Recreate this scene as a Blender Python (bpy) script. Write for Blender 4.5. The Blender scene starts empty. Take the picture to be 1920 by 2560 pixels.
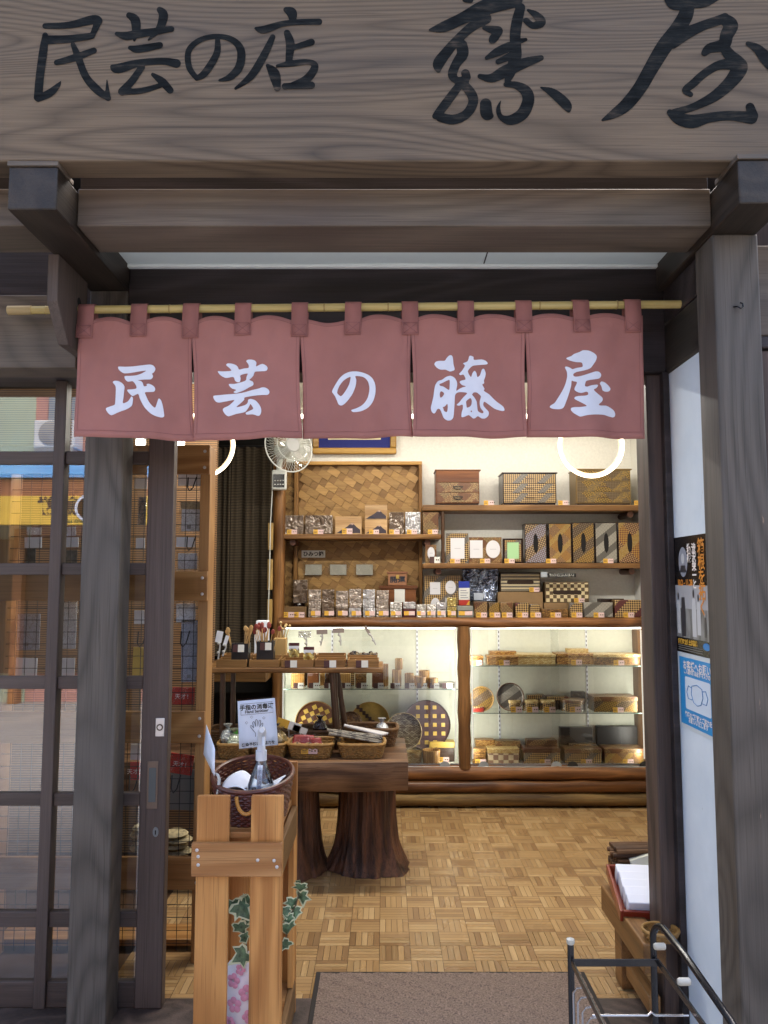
import bpy, math, random
import numpy as np
from mathutils import Vector, Matrix, Euler
random.seed(7)
SC = bpy.context.scene
COL = SC.collection
# ------------------------------------------------------------------ camera, sky, sun, exposure
EYE = 1.65                      # eye height above the shop floor (floor = z 0)
F_PX, CX, CY = 1950.0, 960.0, 1280.0
PITCH = math.atan(170.0 / F_PX)
cam_d = bpy.data.cameras.new('camera'); cam = bpy.data.objects.new('camera', cam_d); COL.objects.link(cam)
cam_d.sensor_fit = 'VERTICAL'; cam_d.sensor_height = 36.0; cam_d.lens = 36.0 * F_PX / 2560.0
cam_d.clip_start = 0.05; cam_d.clip_end = 2000
cam.location = (0, 0, EYE); cam.rotation_euler = (math.pi / 2 + PITCH, 0, 0)
SC.camera = cam
SUN_EL, SUN_AZ = math.radians(58), math.radians(25)   # azimuth clockwise from +y (the shop faces -y, so its front is in open shade)
world = bpy.data.worlds.new('World'); SC.world = world; world.use_nodes = True
wn = world.node_tree.nodes; bg = wn['Background']
sky = wn.new('ShaderNodeTexSky'); sky.sky_type = 'NISHITA'; sky.sun_disc = False
sky.sun_elevation = SUN_EL; sky.sun_rotation = SUN_AZ; sky.dust_density = 5.0; sky.air_density = 1.0; sky.ozone_density = 0.8
world.node_tree.links.new(sky.outputs[0], bg.inputs[0]); bg.inputs[1].default_value = 0.15
sun_d = bpy.data.lights.new('sun', 'SUN'); sun = bpy.data.objects.new('sun', sun_d); COL.objects.link(sun)
sun_d.energy = 1.5; sun_d.angle = math.radians(35); sun_d.color = (1.0, 0.95, 0.88)
sd = Vector((math.sin(SUN_AZ) * math.cos(SUN_EL), math.cos(SUN_AZ) * math.cos(SUN_EL), math.sin(SUN_EL)))
sun.rotation_euler = sd.to_track_quat('Z', 'Y').to_euler(); sun.location = (0, -6, 12)
SC.view_settings.view_transform = 'Standard'; SC.view_settings.look = 'None'
SC.view_settings.exposure = 2.2; SC.view_settings.gamma = 1.0
SC.render.engine = 'CYCLES'
SC.cycles.use_denoising = True
SC.cycles.max_bounces = 8; SC.cycles.transparent_max_bounces = 16
SC.cycles.caustics_reflective = False; SC.cycles.caustics_refractive = False
SC.cycles.sample_clamp_indirect = 6.0

_cp, _sp = math.cos(PITCH), math.sin(PITCH)
def at(u, v, Y):
    """Point at forward distance Y seen at photograph pixel (u, v)."""
    b = (CY - v) / F_PX; t = Y / (_cp - b * _sp)
    return Vector(((u - CX) / F_PX * t, Y, EYE + (_sp + b * _cp) * t))
def X(u, v, Y): return at(u, v, Y).x
def Z(v, Y): return at(960, v, Y).z

# ------------------------------------------------------------------ materials
def _nt(name):
    m = bpy.data.materials.new(name); m.use_nodes = True
    nt = m.node_tree; return m, nt, nt.nodes['Principled BSDF']
def N(nt, typ, **kw):
    n = nt.nodes.new(typ)
    for k, v in kw.items():
        if k.startswith('i_'):
            key = k[2:]
            key = int(key) if key.isdigit() else key.replace('_', ' ')
            n.inputs[key].default_value = v
        else: setattr(n, k, v)
    return n
def L(nt, a, b): nt.links.new(a, b)
def c4(c): return (c[0], c[1], c[2], 1.0)
def hexc(h):
    h = h.lstrip('#'); r = [int(h[i:i + 2], 16) / 255 for i in (0, 2, 4)]
    return tuple(x / 12.92 if x <= .04045 else ((x + .055) / 1.055) ** 2.4 for x in r)
def ramp(nt, stops, interp='LINEAR'):
    r = nt.nodes.new('ShaderNodeValToRGB'); cr = r.color_ramp; cr.interpolation = interp
    cr.elements[0].position = stops[0][0]; cr.elements[0].color = c4(stops[0][1])
    cr.elements[1].position = stops[-1][0]; cr.elements[1].color = c4(stops[-1][1])
    for p, c in stops[1:-1]:
        e = cr.elements.new(p); e.color = c4(c)
    return r
def mixc(nt, fac, a, b, blend='MIX'):
    m = N(nt, 'ShaderNodeMix', data_type='RGBA', blend_type=blend)
    for sock, val in ((m.inputs[0], fac), (m.inputs[6], a), (m.inputs[7], b)):
        if hasattr(val, 'is_linked'): L(nt, val, sock)
        elif isinstance(val, (int, float)): sock.default_value = val
        else: sock.default_value = c4(val)
    return m.outputs[2]
def math_(nt, op, a, b=None):
    m = N(nt, 'ShaderNodeMath', operation=op)
    for i, val in enumerate((a, b)):
        if val is None: continue
        if hasattr(val, 'is_linked'): L(nt, val, m.inputs[i])
        else: m.inputs[i].default_value = val
    return m.outputs[0]
def objcoord(nt, scale=(1, 1, 1), rot=(0, 0, 0), rand=True):
    tc = N(nt, 'ShaderNodeTexCoord'); out = tc.outputs['Object']
    if rand:
        oi = N(nt, 'ShaderNodeObjectInfo')
        sc = N(nt, 'ShaderNodeVectorMath', operation='SCALE', i_0=(13.7, 7.3, 19.1)); L(nt, oi.outputs['Random'], sc.inputs['Scale'])
        ad = N(nt, 'ShaderNodeVectorMath', operation='ADD'); L(nt, out, ad.inputs[0]); L(nt, sc.outputs[0], ad.inputs[1]); out = ad.outputs[0]
    mp = N(nt, 'ShaderNodeMapping', i_Scale=scale, i_Rotation=rot); L(nt, out, mp.inputs[0])
    return mp.outputs[0]
def bump(nt, p, h, strength=.2, dist=.01):
    b = N(nt, 'ShaderNodeBump', i_Strength=strength, i_Distance=dist); L(nt, h, b.inputs['Height']); L(nt, b.outputs[0], p.inputs['Normal'])
_mc = {}
def plain(name, col, rough=.6, metal=0., noise=.0, nscale=8., spec=.5, bumpk=0.):
    if name in _mc: return _mc[name]
    m, nt, p = _nt(name)
    p.inputs['Roughness'].default_value = rough; p.inputs['Metallic'].default_value = metal
    p.inputs['Specular IOR Level'].default_value = spec
    if noise > 0 or bumpk > 0:
        tx = N(nt, 'ShaderNodeTexNoise', i_Scale=nscale, i_Detail=5.); L(nt, objcoord(nt), tx.inputs[0])
        lo = tuple(max(0, c * (1 - noise)) for c in col); hi = tuple(min(1, c * (1 + noise)) for c in col)
        r = ramp(nt, [(.3, lo), (.7, hi)]); L(nt, tx.outputs[0], r.inputs[0]); L(nt, r.outputs[0], p.inputs[0])
        if bumpk > 0: bump(nt, p, tx.outputs[0], bumpk, .005)
    else: p.inputs[0].default_value = c4(col)
    _mc[name] = m; return m
def wood(name, dark, light, axis='x', rings=26., big=1.0, streak=70., rough=.62, contrast=1.0, wear=None, bumpk=.25, knots=False, fade=None, dist=.6, thin=1.7, fine=1.0, pores=.5):
    """Flat-sawn timber: contour lines of a stretched noise field for the year rings, plus fine pore streaks along the grain."""
    if name in _mc: return _mc[name]
    m, nt, p = _nt(name)
    def sc(al, ac): return {'x': (al, ac, ac), 'y': (ac, al, ac), 'z': (ac, ac, al)}[axis]
    n1 = N(nt, 'ShaderNodeTexNoise', i_Scale=1.0, i_Detail=1.5, i_Roughness=.45, i_Distortion=dist); L(nt, objcoord(nt, sc(.55 * big, 3.2 * big)), n1.inputs[0])
    n1o = n1.outputs[0]
    if knots:
        kv = N(nt, 'ShaderNodeTexVoronoi', i_Scale=1., i_Randomness=1.); L(nt, objcoord(nt, sc(knots, knots * 2.1)), kv.inputs[0]); kd = kv.outputs['Distance']
        n1o = math_(nt, 'ADD', n1o, math_(nt, 'MULTIPLY', math_(nt, 'EXPONENT', math_(nt, 'MULTIPLY', kd, -9.)), .30))
    s = math_(nt, 'SINE', math_(nt, 'MULTIPLY', n1o, rings * 2.2))
    g = math_(nt, 'POWER', math_(nt, 'ADD', math_(nt, 'MULTIPLY', s, .5), .5), thin)
    n2 = N(nt, 'ShaderNodeTexNoise', i_Scale=1.0, i_Detail=4., i_Roughness=.65); L(nt, objcoord(nt, sc(1.6, streak)), n2.inputs[0])
    n3 = N(nt, 'ShaderNodeTexNoise', i_Scale=1.0, i_Detail=2.); L(nt, objcoord(nt, sc(1.1, 4.)), n3.inputs[0])
    def cen(o, k): return math_(nt, 'MULTIPLY', math_(nt, 'SUBTRACT', o, .5), k)
    n6 = N(nt, 'ShaderNodeTexNoise', i_Scale=1.0, i_Detail=2., i_Roughness=.6); L(nt, objcoord(nt, sc(2.2, streak * 3.1)), n6.inputs[0])
    v = math_(nt, 'ADD', math_(nt, 'ADD', cen(g, .42 * contrast), cen(n2.outputs[0], fine)), math_(nt, 'ADD', cen(n3.outputs[0], .55), cen(n6.outputs[0], fine * .8)))
    v = math_(nt, 'ADD', v, .5)
    r = ramp(nt, [(.08, dark), (.5, tuple((a + b) / 2 for a, b in zip(dark, light))), (.92, light)]); L(nt, v, r.inputs[0])
    col = r.outputs[0]
    oi = N(nt, 'ShaderNodeObjectInfo')
    mr = N(nt, 'ShaderNodeMapRange', i_3=.86, i_4=1.14); L(nt, oi.outputs['Random'], mr.inputs[0])
    hv = N(nt, 'ShaderNodeHueSaturation'); L(nt, mr.outputs[0], hv.inputs['Value']); L(nt, col, hv.inputs['Color']); col = hv.outputs[0]
    if pores:
        pr = ramp(nt, [(.56, (0, 0, 0)), (.66, (1, 1, 1))]); L(nt, n6.outputs[0], pr.inputs[0]); pr2 = ramp(nt, [(.60, (0, 0, 0)), (.68, (1, 1, 1))]); L(nt, n2.outputs[0], pr2.inputs[0])
        col = mixc(nt, math_(nt, 'MULTIPLY', math_(nt, 'MAXIMUM', pr.outputs[0], pr2.outputs[0]), pores), col, tuple(c * .5 for c in dark))
    if knots:
        kr = ramp(nt, [(.0, (1, 1, 1)), (.05, (.9, .9, .9)), (.10, (0, 0, 0))]); L(nt, kd, kr.inputs[0]); col = mixc(nt, math_(nt, 'MULTIPLY', kr.outputs[0], .75), col, tuple(c * .45 for c in dark))
    if fade:
        n5 = N(nt, 'ShaderNodeTexNoise', i_Scale=2.2, i_Detail=3.); L(nt, objcoord(nt), n5.inputs[0])
        rr = ramp(nt, [(.42, (0, 0, 0)), (.68, (1, 1, 1))]); L(nt, n5.outputs[0], rr.inputs[0])
        col = mixc(nt, math_(nt, 'MULTIPLY', rr.outputs[0], .6), col, fade)
    if wear:
        n4 = N(nt, 'ShaderNodeTexNoise', i_Scale=1., i_Detail=6., i_Roughness=.7); L(nt, objcoord(nt, sc(5., 38.)), n4.inputs[0])
        rr = ramp(nt, [(.70, (0, 0, 0)), (.74, (1, 1, 1))]); L(nt, n4.outputs[0], rr.inputs[0])
        col = mixc(nt, rr.outputs[0], col, wear)
    rm = N(nt, 'ShaderNodeMapRange', i_1=.3, i_2=.7, i_3=max(.05, rough - .12), i_4=rough + .14); L(nt, n3.outputs[0], rm.inputs[0]); L(nt, rm.outputs[0], p.inputs['Roughness'])
    L(nt, col, p.inputs[0]); p.inputs['Specular IOR Level'].default_value = .35
    if bumpk: bump(nt, p, v, bumpk, .004)
    _mc[name] = m; return m
def flatcoord(nt, scale, rot=0.):
    """x against z+y of the object, so that marquetry runs over front and lid alike"""
    tc = N(nt, 'ShaderNodeTexCoord'); sx = N(nt, 'ShaderNodeSeparateXYZ'); L(nt, tc.outputs['Object'], sx.inputs[0])
    cx = N(nt, 'ShaderNodeCombineXYZ'); L(nt, sx.outputs[0], cx.inputs[0]); L(nt, math_(nt, 'ADD', sx.outputs[2], sx.outputs[1]), cx.inputs[1])
    mp = N(nt, 'ShaderNodeMapping', i_Scale=(scale, scale, scale), i_Rotation=(0, 0, rot), i_Location=(.013, .017, .5)); L(nt, cx.outputs[0], mp.inputs[0])
    return mp.outputs[0]
def yosegi(name, a, b, c, kind='diag', scale=1.0, rough=.35):
    """Marquetry veneer: small star, check and weave fields in bands."""
    if name in _mc: return _mc[name]
    m, nt, p = _nt(name); p.inputs['Roughness'].default_value = rough
    def star(s, lo, hi):
        v = N(nt, 'ShaderNodeTexVoronoi', i_Scale=1., i_Randomness=0.); v.feature = 'F1'; L(nt, flatcoord(nt, s, .4), v.inputs[0])
        r = ramp(nt, [(.0, hi), (.22, hi), (.26, lo), (.42, lo), (.46, hi), (.60, lo)], 'CONSTANT'); L(nt, v.outputs['Distance'], r.inputs[0]); return r.outputs[0]
    def chk(s, lo, hi, rot=math.pi / 4):
        k = N(nt, 'ShaderNodeTexChecker', i_Scale=1., i_Color1=c4(lo), i_Color2=c4(hi)); L(nt, flatcoord(nt, s, rot), k.inputs[0]); return k.outputs[0]
    def brk(s, lo, hi, rot=math.pi / 4, mortar=None):
        k = N(nt, 'ShaderNodeTexBrick', i_Color1=c4(lo), i_Color2=c4(hi), i_Mortar=c4(mortar or tuple(x * .25 for x in lo)), i_Scale=1., i_Mortar_Size=.07, i_Brick_Width=.9, i_Row_Height=.45)
        L(nt, flatcoord(nt, s, rot), k.inputs[0]); return k.outputs[0]
    def band(s, rot, thr, x, y):
        w = N(nt, 'ShaderNodeTexWave', i_Scale=1.); w.wave_type = 'BANDS'; w.bands_direction = 'X'; L(nt, flatcoord(nt, s, rot), w.inputs[0])
        r = ramp(nt, [(0, (0, 0, 0)), (thr, (1, 1, 1))], 'CONSTANT'); L(nt, w.outputs[1], r.inputs[0]); return mixc(nt, r.outputs[0], x, y)
    s = scale * 1.55
    dk = tuple(x * .55 for x in a)
    if kind == 'check': col = chk(38 * scale, a, b, 0)
    elif kind == 'diag': col = band(1.7 * s, .78, .72, band(1.2 * s, -.78, .6, star(70 * s, dk, b), chk(95 * s, a, c)), brk(60 * s, c, b))
    elif kind == 'star': col = band(1.6 * s, .9, .6, star(58 * s, a, b), star(52 * s, dk, c))
    elif kind == 'weave': col = brk(42 * s, a, b, 0, dk)
    elif kind == 'lattice': col = band(1.5 * s, .78, .8, chk(60 * s, dk, b), star(64 * s, c, dk))
    elif kind == 'stripe':
        w = N(nt, 'ShaderNodeTexWave', i_Scale=12. * s, i_Distortion=0.); w.bands_direction = 'X'; L(nt, flatcoord(nt, 1.), w.inputs[0])
        r = ramp(nt, [(0, a), (.3, b), (.5, c), (.62, dk), (.75, b), (.9, a)], 'CONSTANT'); L(nt, w.outputs[1], r.inputs[0]); col = r.outputs[0]
    elif kind == 'hstripe':
        w = N(nt, 'ShaderNodeTexWave', i_Scale=9. * s); w.bands_direction = 'Y'; L(nt, flatcoord(nt, 1.), w.inputs[0])
        r = ramp(nt, [(0, dk), (.3, b), (.45, dk), (.6, c), (.8, b)], 'CONSTANT'); L(nt, w.outputs[1], r.inputs[0]); col = r.outputs[0]
    L(nt, col, p.inputs[0]); _mc[name] = m; return m
def glass(name, tint=(1, 1, 1), ior=1.5, refl=1.0):
    if name in _mc: return _mc[name]
    m, nt, p = _nt(name); nt.nodes.remove(p)
    t = N(nt, 'ShaderNodeBsdfTransparent', i_0=c4(tint)); g = N(nt, 'ShaderNodeBsdfGlossy', i_Roughness=.01)
    f = N(nt, 'ShaderNodeFresnel', i_IOR=ior); mx = N(nt, 'ShaderNodeMixShader')
    L(nt, math_(nt, 'MULTIPLY', f.outputs[0], refl), mx.inputs[0]); L(nt, t.outputs[0], mx.inputs[1]); L(nt, g.outputs[0], mx.inputs[2])
    L(nt, mx.outputs[0], nt.nodes['Material Output'].inputs[0]); _mc[name] = m; return m
def film(name, tint=(.93, .94, .95), rough=.15, cover=.03):
    """crinkled clear film: mostly transparent with bent highlights"""
    if name in _mc: return _mc[name]
    m, nt, p = _nt(name); nt.nodes.remove(p)
    t = N(nt, 'ShaderNodeBsdfTransparent', i_0=c4(tint)); g = N(nt, 'ShaderNodeBsdfGlossy', i_Roughness=rough)
    vo = N(nt, 'ShaderNodeTexNoise', i_Scale=38., i_Detail=2., i_Distortion=1.2); L(nt, objcoord(nt), vo.inputs[0])
    b = N(nt, 'ShaderNodeBump', i_Strength=1., i_Distance=.03); L(nt, vo.outputs[0], b.inputs['Height']); L(nt, b.outputs[0], g.inputs['Normal'])
    f = N(nt, 'ShaderNodeFresnel', i_IOR=1.5); L(nt, b.outputs[0], f.inputs['Normal'])
    mx = N(nt, 'ShaderNodeMixShader'); L(nt, math_(nt, 'ADD', math_(nt, 'MULTIPLY', f.outputs[0], .38), cover), mx.inputs[0])
    L(nt, t.outputs[0], mx.inputs[1]); L(nt, g.outputs[0], mx.inputs[2]); L(nt, mx.outputs[0], nt.nodes['Material Output'].inputs[0]); _mc[name] = m; return m
def emit(name, col, s):
    if name in _mc: return _mc[name]
    m, nt, p = _nt(name); p.inputs[0].default_value = c4(col); p.inputs['Emission Color'].default_value = c4(col); p.inputs['Emission Strength'].default_value = s
    _mc[name] = m; return m

# ------------------------------------------------------------------ mesh building
WL = {}                         # world location of each object's origin
class MB:
    def __init__(s): s.v = []; s.f = []; s.mi = []; s.cur = 0
    def add(s, vs, fs):
        o = len(s.v); s.v += [tuple(v) for v in vs]; s.f += [tuple(i + o for i in f) for f in fs]; s.mi += [s.cur] * len(fs); return s
    def mat(s, i): s.cur = i; return s
    def hexa(s, p): return s.add(p, [(0, 3, 2, 1), (4, 5, 6, 7), (0, 1, 5, 4), (1, 2, 6, 5), (2, 3, 7, 6), (3, 0, 4, 7)])
    def box(s, x0, x1, y0, y1, z0, z1):
        x0, x1 = min(x0, x1), max(x0, x1); y0, y1 = min(y0, y1), max(y0, y1); z0, z1 = min(z0, z1), max(z0, z1)
        return s.hexa([(x0, y0, z0), (x1, y0, z0), (x1, y1, z0), (x0, y1, z0), (x0, y0, z1), (x1, y0, z1), (x1, y1, z1), (x0, y1, z1)])
    def obox(s, M, sx, sy, sz):     # box centred on M's origin
        h = [(-1, -1, -1), (1, -1, -1), (1, 1, -1), (-1, 1, -1), (-1, -1, 1), (1, -1, 1), (1, 1, 1), (-1, 1, 1)]
        return s.hexa([M @ Vector((a * sx / 2, b * sy / 2, c * sz / 2)) for a, b, c in h])
    def tube(s, pts, r, n=8, closed=False, cap=True):
        pts = [Vector(p) for p in pts]; k = len(pts); rs = r if isinstance(r, (list, tuple)) else [r] * k
        ring = []; up = None
        for i, p in enumerate(pts):
            a = pts[(i - 1) % k] if (closed or i > 0) else p; b = pts[(i + 1) % k] if (closed or i < k - 1) else p
            d = (b - a).normalized() if (b - a).length > 1e-9 else Vector((0, 0, 1))
            if up is None:
                up = Vector((0, 0, 1)) if abs(d.z) < .9 else Vector((1, 0, 0))
            e = d.cross(up)
            if e.length < 1e-6: e = d.cross(Vector((0, 1, 0)))
            e.normalize(); up = e.cross(d).normalized()
            ring.append([p + (e * math.cos(2 * math.pi * j / n) + up * math.sin(2 * math.pi * j / n)) * rs[i] for j in range(n)])
        vs = [q for rr in ring for q in rr]; fs = []
        for i in range(k if closed else k - 1):
            i2 = (i + 1) % k
            for j in range(n): fs.append((i * n + j, i * n + (j + 1) % n, i2 * n + (j + 1) % n, i2 * n + j))
        if cap and not closed: fs += [tuple(reversed(range(n))), tuple((k - 1) * n + j for j in range(n))]
        return s.add(vs, fs)
    def cyl(s, p0, p1, r0, r1=None, n=14): return s.tube([p0, p1], [r0, r0 if r1 is None else r1], n)
    def lathe(s, prof, c=(0, 0, 0), n=24, sx=1., sy=1., M=None):
        vs = []; fs = []; k = len(prof)
        for r, z in prof:
            for j in range(n):
                a = 2 * math.pi * j / n; q = Vector((r * math.cos(a) * sx, r * math.sin(a) * sy, z))
                vs.append((M @ q) if M else q + Vector(c))
        for i in range(k - 1):
            for j in range(n): fs.append((i * n + j, i * n + (j + 1) % n, (i + 1) * n + (j + 1) % n, (i + 1) * n + j))
        if prof[0][0] > 1e-6: fs.append(tuple(reversed(range(n))))
        if prof[-1][0] > 1e-6: fs.append(tuple((k - 1) * n + j for j in range(n)))
        return s.add(vs, fs)
    def prism(s, poly, fn, d0, d1):   # fn(a, b, d) -> point
        n = len(poly); vs = [fn(a, b, d0) for a, b in poly] + [fn(a, b, d1) for a, b in poly]
        fs = [tuple(range(n)), tuple(reversed(range(n, 2 * n)))] + [((i + 1) % n, i, n + i, n + (i + 1) % n) for i in range(n)]
        return s.add(vs, fs)
    def grid(s, fn, nu, nv):
        vs = [fn(i / nu, j / nv) for j in range(nv + 1) for i in range(nu + 1)]
        fs = [(j * (nu + 1) + i, j * (nu + 1) + i + 1, (j + 1) * (nu + 1) + i + 1, (j + 1) * (nu + 1) + i) for j in range(nv) for i in range(nu)]
        return s.add(vs, fs)
    def build(s, name, mats, parent=None, smooth=True, bevel=0., label=None, cat=None, group=None, kind=None, solid=0., fix=True):
        if not isinstance(mats, (list, tuple)): mats = [mats]
        a = np.array(s.v); c = Vector(((a[:, 0].min() + a[:, 0].max()) / 2, (a[:, 1].min() + a[:, 1].max()) / 2, a[:, 2].min()))
        me = bpy.data.meshes.new(name); me.from_pydata([tuple(Vector(v) - c) for v in s.v], [], s.f)
        for m in mats: me.materials.append(m)
        if len(mats) > 1: me.polygons.foreach_set('material_index', s.mi)
        me.update()
        if fix:
            import bmesh
            bm = bmesh.new(); bm.from_mesh(me); bmesh.ops.recalc_face_normals(bm, faces=bm.faces); bm.to_mesh(me); bm.free()
        if smooth:
            me.shade_smooth(); me.set_sharp_from_angle(angle=math.radians(38))
        o = bpy.data.objects.new(name, me); COL.objects.link(o); WL[o.name] = c
        if parent is not None: o.parent = parent; o.location = c - WL[parent.name]
        else: o.location = c
        if solid:
            md = o.modifiers.new('thickness', 'SOLIDIFY'); md.thickness = solid; md.offset = 0
        if bevel:
            md = o.modifiers.new('edges', 'BEVEL'); md.width = bevel; md.segments = 2; md.limit_method = 'ANGLE'; md.angle_limit = math.radians(40)
        if label: tag(o, label, cat, group)
        if kind: o['kind'] = kind
        return o
def tag(o, label, cat, group=None):
    o['label'] = label; o['category'] = cat
    if group: o['group'] = group
    return o
def thing(name, label, cat, loc, group=None):
    o = bpy.data.objects.new(name, None); COL.objects.link(o); o.location = loc; o.empty_display_size = .05
    WL[o.name] = Vector(loc); tag(o, label, cat, group); return o
def box(name, m, x0, x1, y0, y1, z0, z1, parent=None, bevel=.003, **kw): return MB().box(x0, x1, y0, y1, z0, z1).build(name, m, parent, bevel=bevel, **kw)
def copy_child(o, parent, loc):     # shares mesh data
    c = o.copy(); COL.objects.link(c); c.parent = parent; c.location = Vector(loc) - WL[parent.name]; WL[c.name] = Vector(loc); return c

# ------------------------------------------------------------------ lettering
def font_mesh(body, size, fn, align='CENTER', sx=1., bold=0.):
    """text in the built-in font as flat geometry, each point mapped by fn(a, b)"""
    cu = bpy.data.curves.new('lettering', 'FONT'); cu.body = body; cu.size = size; cu.align_x = align; cu.align_y = 'CENTER'; cu.resolution_u = 3; cu.offset = bold
    o = bpy.data.objects.new('lettering', cu); COL.objects.link(o)
    me = bpy.data.meshes.new_from_object(o.evaluated_get(bpy.context.evaluated_depsgraph_get()))
    vs = [fn(v.co.x * sx, v.co.y) for v in me.vertices]; fs = [tuple(p.vertices) for p in me.polygons]
    bpy.data.objects.remove(o); bpy.data.curves.remove(cu); bpy.data.meshes.remove(me)
    return vs, fs
def _smooth(poly, k=3):
    n = len(poly); out = []
    P = np.array(poly, float)
    for i in range(n):
        p0, p1, p2, p3 = P[(i - 1) % n], P[i], P[(i + 1) % n], P[(i + 2) % n]
        for j in range(k):
            t = j / k
            out.append(.5 * ((2 * p1) + (p2 - p0) * t * .8 + (2 * p0 - 5 * p1 + 4 * p2 - p3) * t * t * .8 + (3 * p1 - p0 - 3 * p2 + p3) * t ** 3 * .8) if False else
                       p1 + (p2 - p1) * t + (1 - t) * t * ((p2 - p0) * .5 * (1 - t) - (p3 - p1) * .5 * t - (p2 - p1) * (1 - 2 * t)) * .8)
    return np.array(out)
def glyph_field(polys, strokes, step):
    """signed field (negative inside) of filled outlines (even-odd) and brush strokes on a grid"""
    def cr(s):
        if len(s) < 3: return s
        P = [np.array(q, float) for q in s]; out = []
        for i in range(len(P) - 1):
            p0, p1, p2, p3 = P[max(0, i - 1)], P[i], P[i + 1], P[min(len(P) - 1, i + 2)]
            for j in range(5):
                t = j / 5; out.append(.5 * (2 * p1 + (p2 - p0) * t + (2 * p0 - 5 * p1 + 4 * p2 - p3) * t * t + (3 * p1 - p0 - 3 * p2 + p3) * t ** 3))
        return [tuple(q) for q in out + [P[-1]]]
    strokes = [cr(s) for s in strokes]
    pts = np.vstack([np.array(q, float)[:, :2] for q in polys + strokes]); pad = 3 * step + (max([r for s in strokes for (_, _, r) in s]) if strokes else 0)
    x0, y0 = pts.min(0) - pad; x1, y1 = pts.max(0) + pad
    xs = np.arange(x0, x1, step); ys = np.arange(y0, y1, step); GX, GY = np.meshgrid(xs, ys); D = np.full(GX.shape, 1e9)
    if polys:
        ins = np.zeros(GX.shape, bool); dd = np.full(GX.shape, 1e9)
        for q in polys:
            P = _smooth(q); Q = np.roll(P, -1, 0)
            for (ax, ay), (bx, by) in zip(P, Q):
                c = (ay > GY) != (by > GY)
                if by != ay: ins ^= c & (GX < (bx - ax) * (GY - ay) / (by - ay) + ax)
                ex, ey = bx - ax, by - ay; l2 = ex * ex + ey * ey + 1e-12
                t = np.clip(((GX - ax) * ex + (GY - ay) * ey) / l2, 0, 1); dd = np.minimum(dd, np.hypot(GX - ax - t * ex, GY - ay - t * ey))
        D = np.minimum(D, np.where(ins, -dd, dd))
    for s in strokes:
        for (ax, ay, ar), (bx, by, br) in zip(s[:-1], s[1:]):
            ex, ey = bx - ax, by - ay; l2 = ex * ex + ey * ey + 1e-12
            t = np.clip(((GX - ax) * ex + (GY - ay) * ey) / l2, 0, 1)
            D = np.minimum(D, np.hypot(GX - ax - t * ex, GY - ay - t * ey) - (ar + (br - ar) * t))
    return xs, ys, D
def glyph_mesh(polys, strokes, step, fn):
    xs, ys, D = glyph_field(polys, strokes, step); vs = []; fs = []; idx = {}
    def vid(key, x, y):
        if key not in idx: idx[key] = len(vs); vs.append(fn(x, y))
        return idx[key]
    H, W = D.shape
    for j in range(H - 1):
        for i in range(W - 1):
            cs = [(i, j), (i + 1, j), (i + 1, j + 1), (i, j + 1)]; d = [D[b, a] for a, b in cs]
            if min(d) >= 0: continue
            poly = []
            for k in range(4):
                (a, b), (a2, b2) = cs[k], cs[(k + 1) % 4]; d0, d1 = d[k], d[(k + 1) % 4]
                if d0 < 0: poly.append(vid((a, b), xs[a], ys[b]))
                if (d0 < 0) != (d1 < 0):
                    t = d0 / (d0 - d1); key = ('e',) + tuple(sorted([(a, b), (a2, b2)]))
                    poly.append(vid(key, xs[a] + (xs[a2] - xs[a]) * t, ys[b] + (ys[b2] - ys[b]) * t))
            if len(poly) >= 3: fs.append(tuple(poly))
    return vs, fs
# ================================================================== materials of the front
M_sign = wood('sign_timber', hexc('#31281f'), hexc('#72614e'), 'x', rings=165., big=.62, streak=90., rough=.66, contrast=.8, bumpk=.12, dist=.4, thin=.45, fine=.55, pores=.4)
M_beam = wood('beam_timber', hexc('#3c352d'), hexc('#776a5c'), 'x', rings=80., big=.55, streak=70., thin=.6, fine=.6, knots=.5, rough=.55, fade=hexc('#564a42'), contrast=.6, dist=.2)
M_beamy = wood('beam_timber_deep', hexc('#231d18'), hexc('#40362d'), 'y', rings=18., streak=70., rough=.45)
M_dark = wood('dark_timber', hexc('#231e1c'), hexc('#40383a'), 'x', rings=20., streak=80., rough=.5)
M_post = wood('post_timber', hexc('#35302b'), hexc('#686058'), 'z', rings=95., big=.6, streak=60., thin=.6, fine=.6, knots=.7, rough=.6, fade=hexc('#56504b'), wear=hexc('#8a7360'), contrast=.8, dist=.2)
M_jamb = wood('jamb_timber', hexc('#332b28'), hexc('#5b4c45'), 'z', rings=24., streak=60., rough=.55, wear=hexc('#a07a52'))
M_sash = wood('sash_timber', hexc('#3e3430'), hexc('#5d504a'), 'z', rings=10., streak=80., rough=.5, contrast=.5, wear=hexc('#6e6058'))
M_sashx = wood('sash_rail_timber', hexc('#3e3430'), hexc('#5d504a'), 'x', rings=10., streak=80., rough=.5, contrast=.5)
M_bracket = wood('bracket_timber', hexc('#4a3f39'), hexc('#6f6159'), 'z', rings=16., streak=60., rough=.6)
M_plaster, nt, p = _nt('white_plaster'); p.inputs['Roughness'].default_value = .85
n = N(nt, 'ShaderNodeTexNoise', i_Scale=3., i_Detail=6., i_Roughness=.6); L(nt, objcoord(nt), n.inputs[0]); n2 = N(nt, 'ShaderNodeTexNoise', i_Scale=1., i_Detail=4., i_Roughness=.7); L(nt, objcoord(nt, (20, 26, 9), (.5, 0, 0)), n2.inputs[0])
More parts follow.
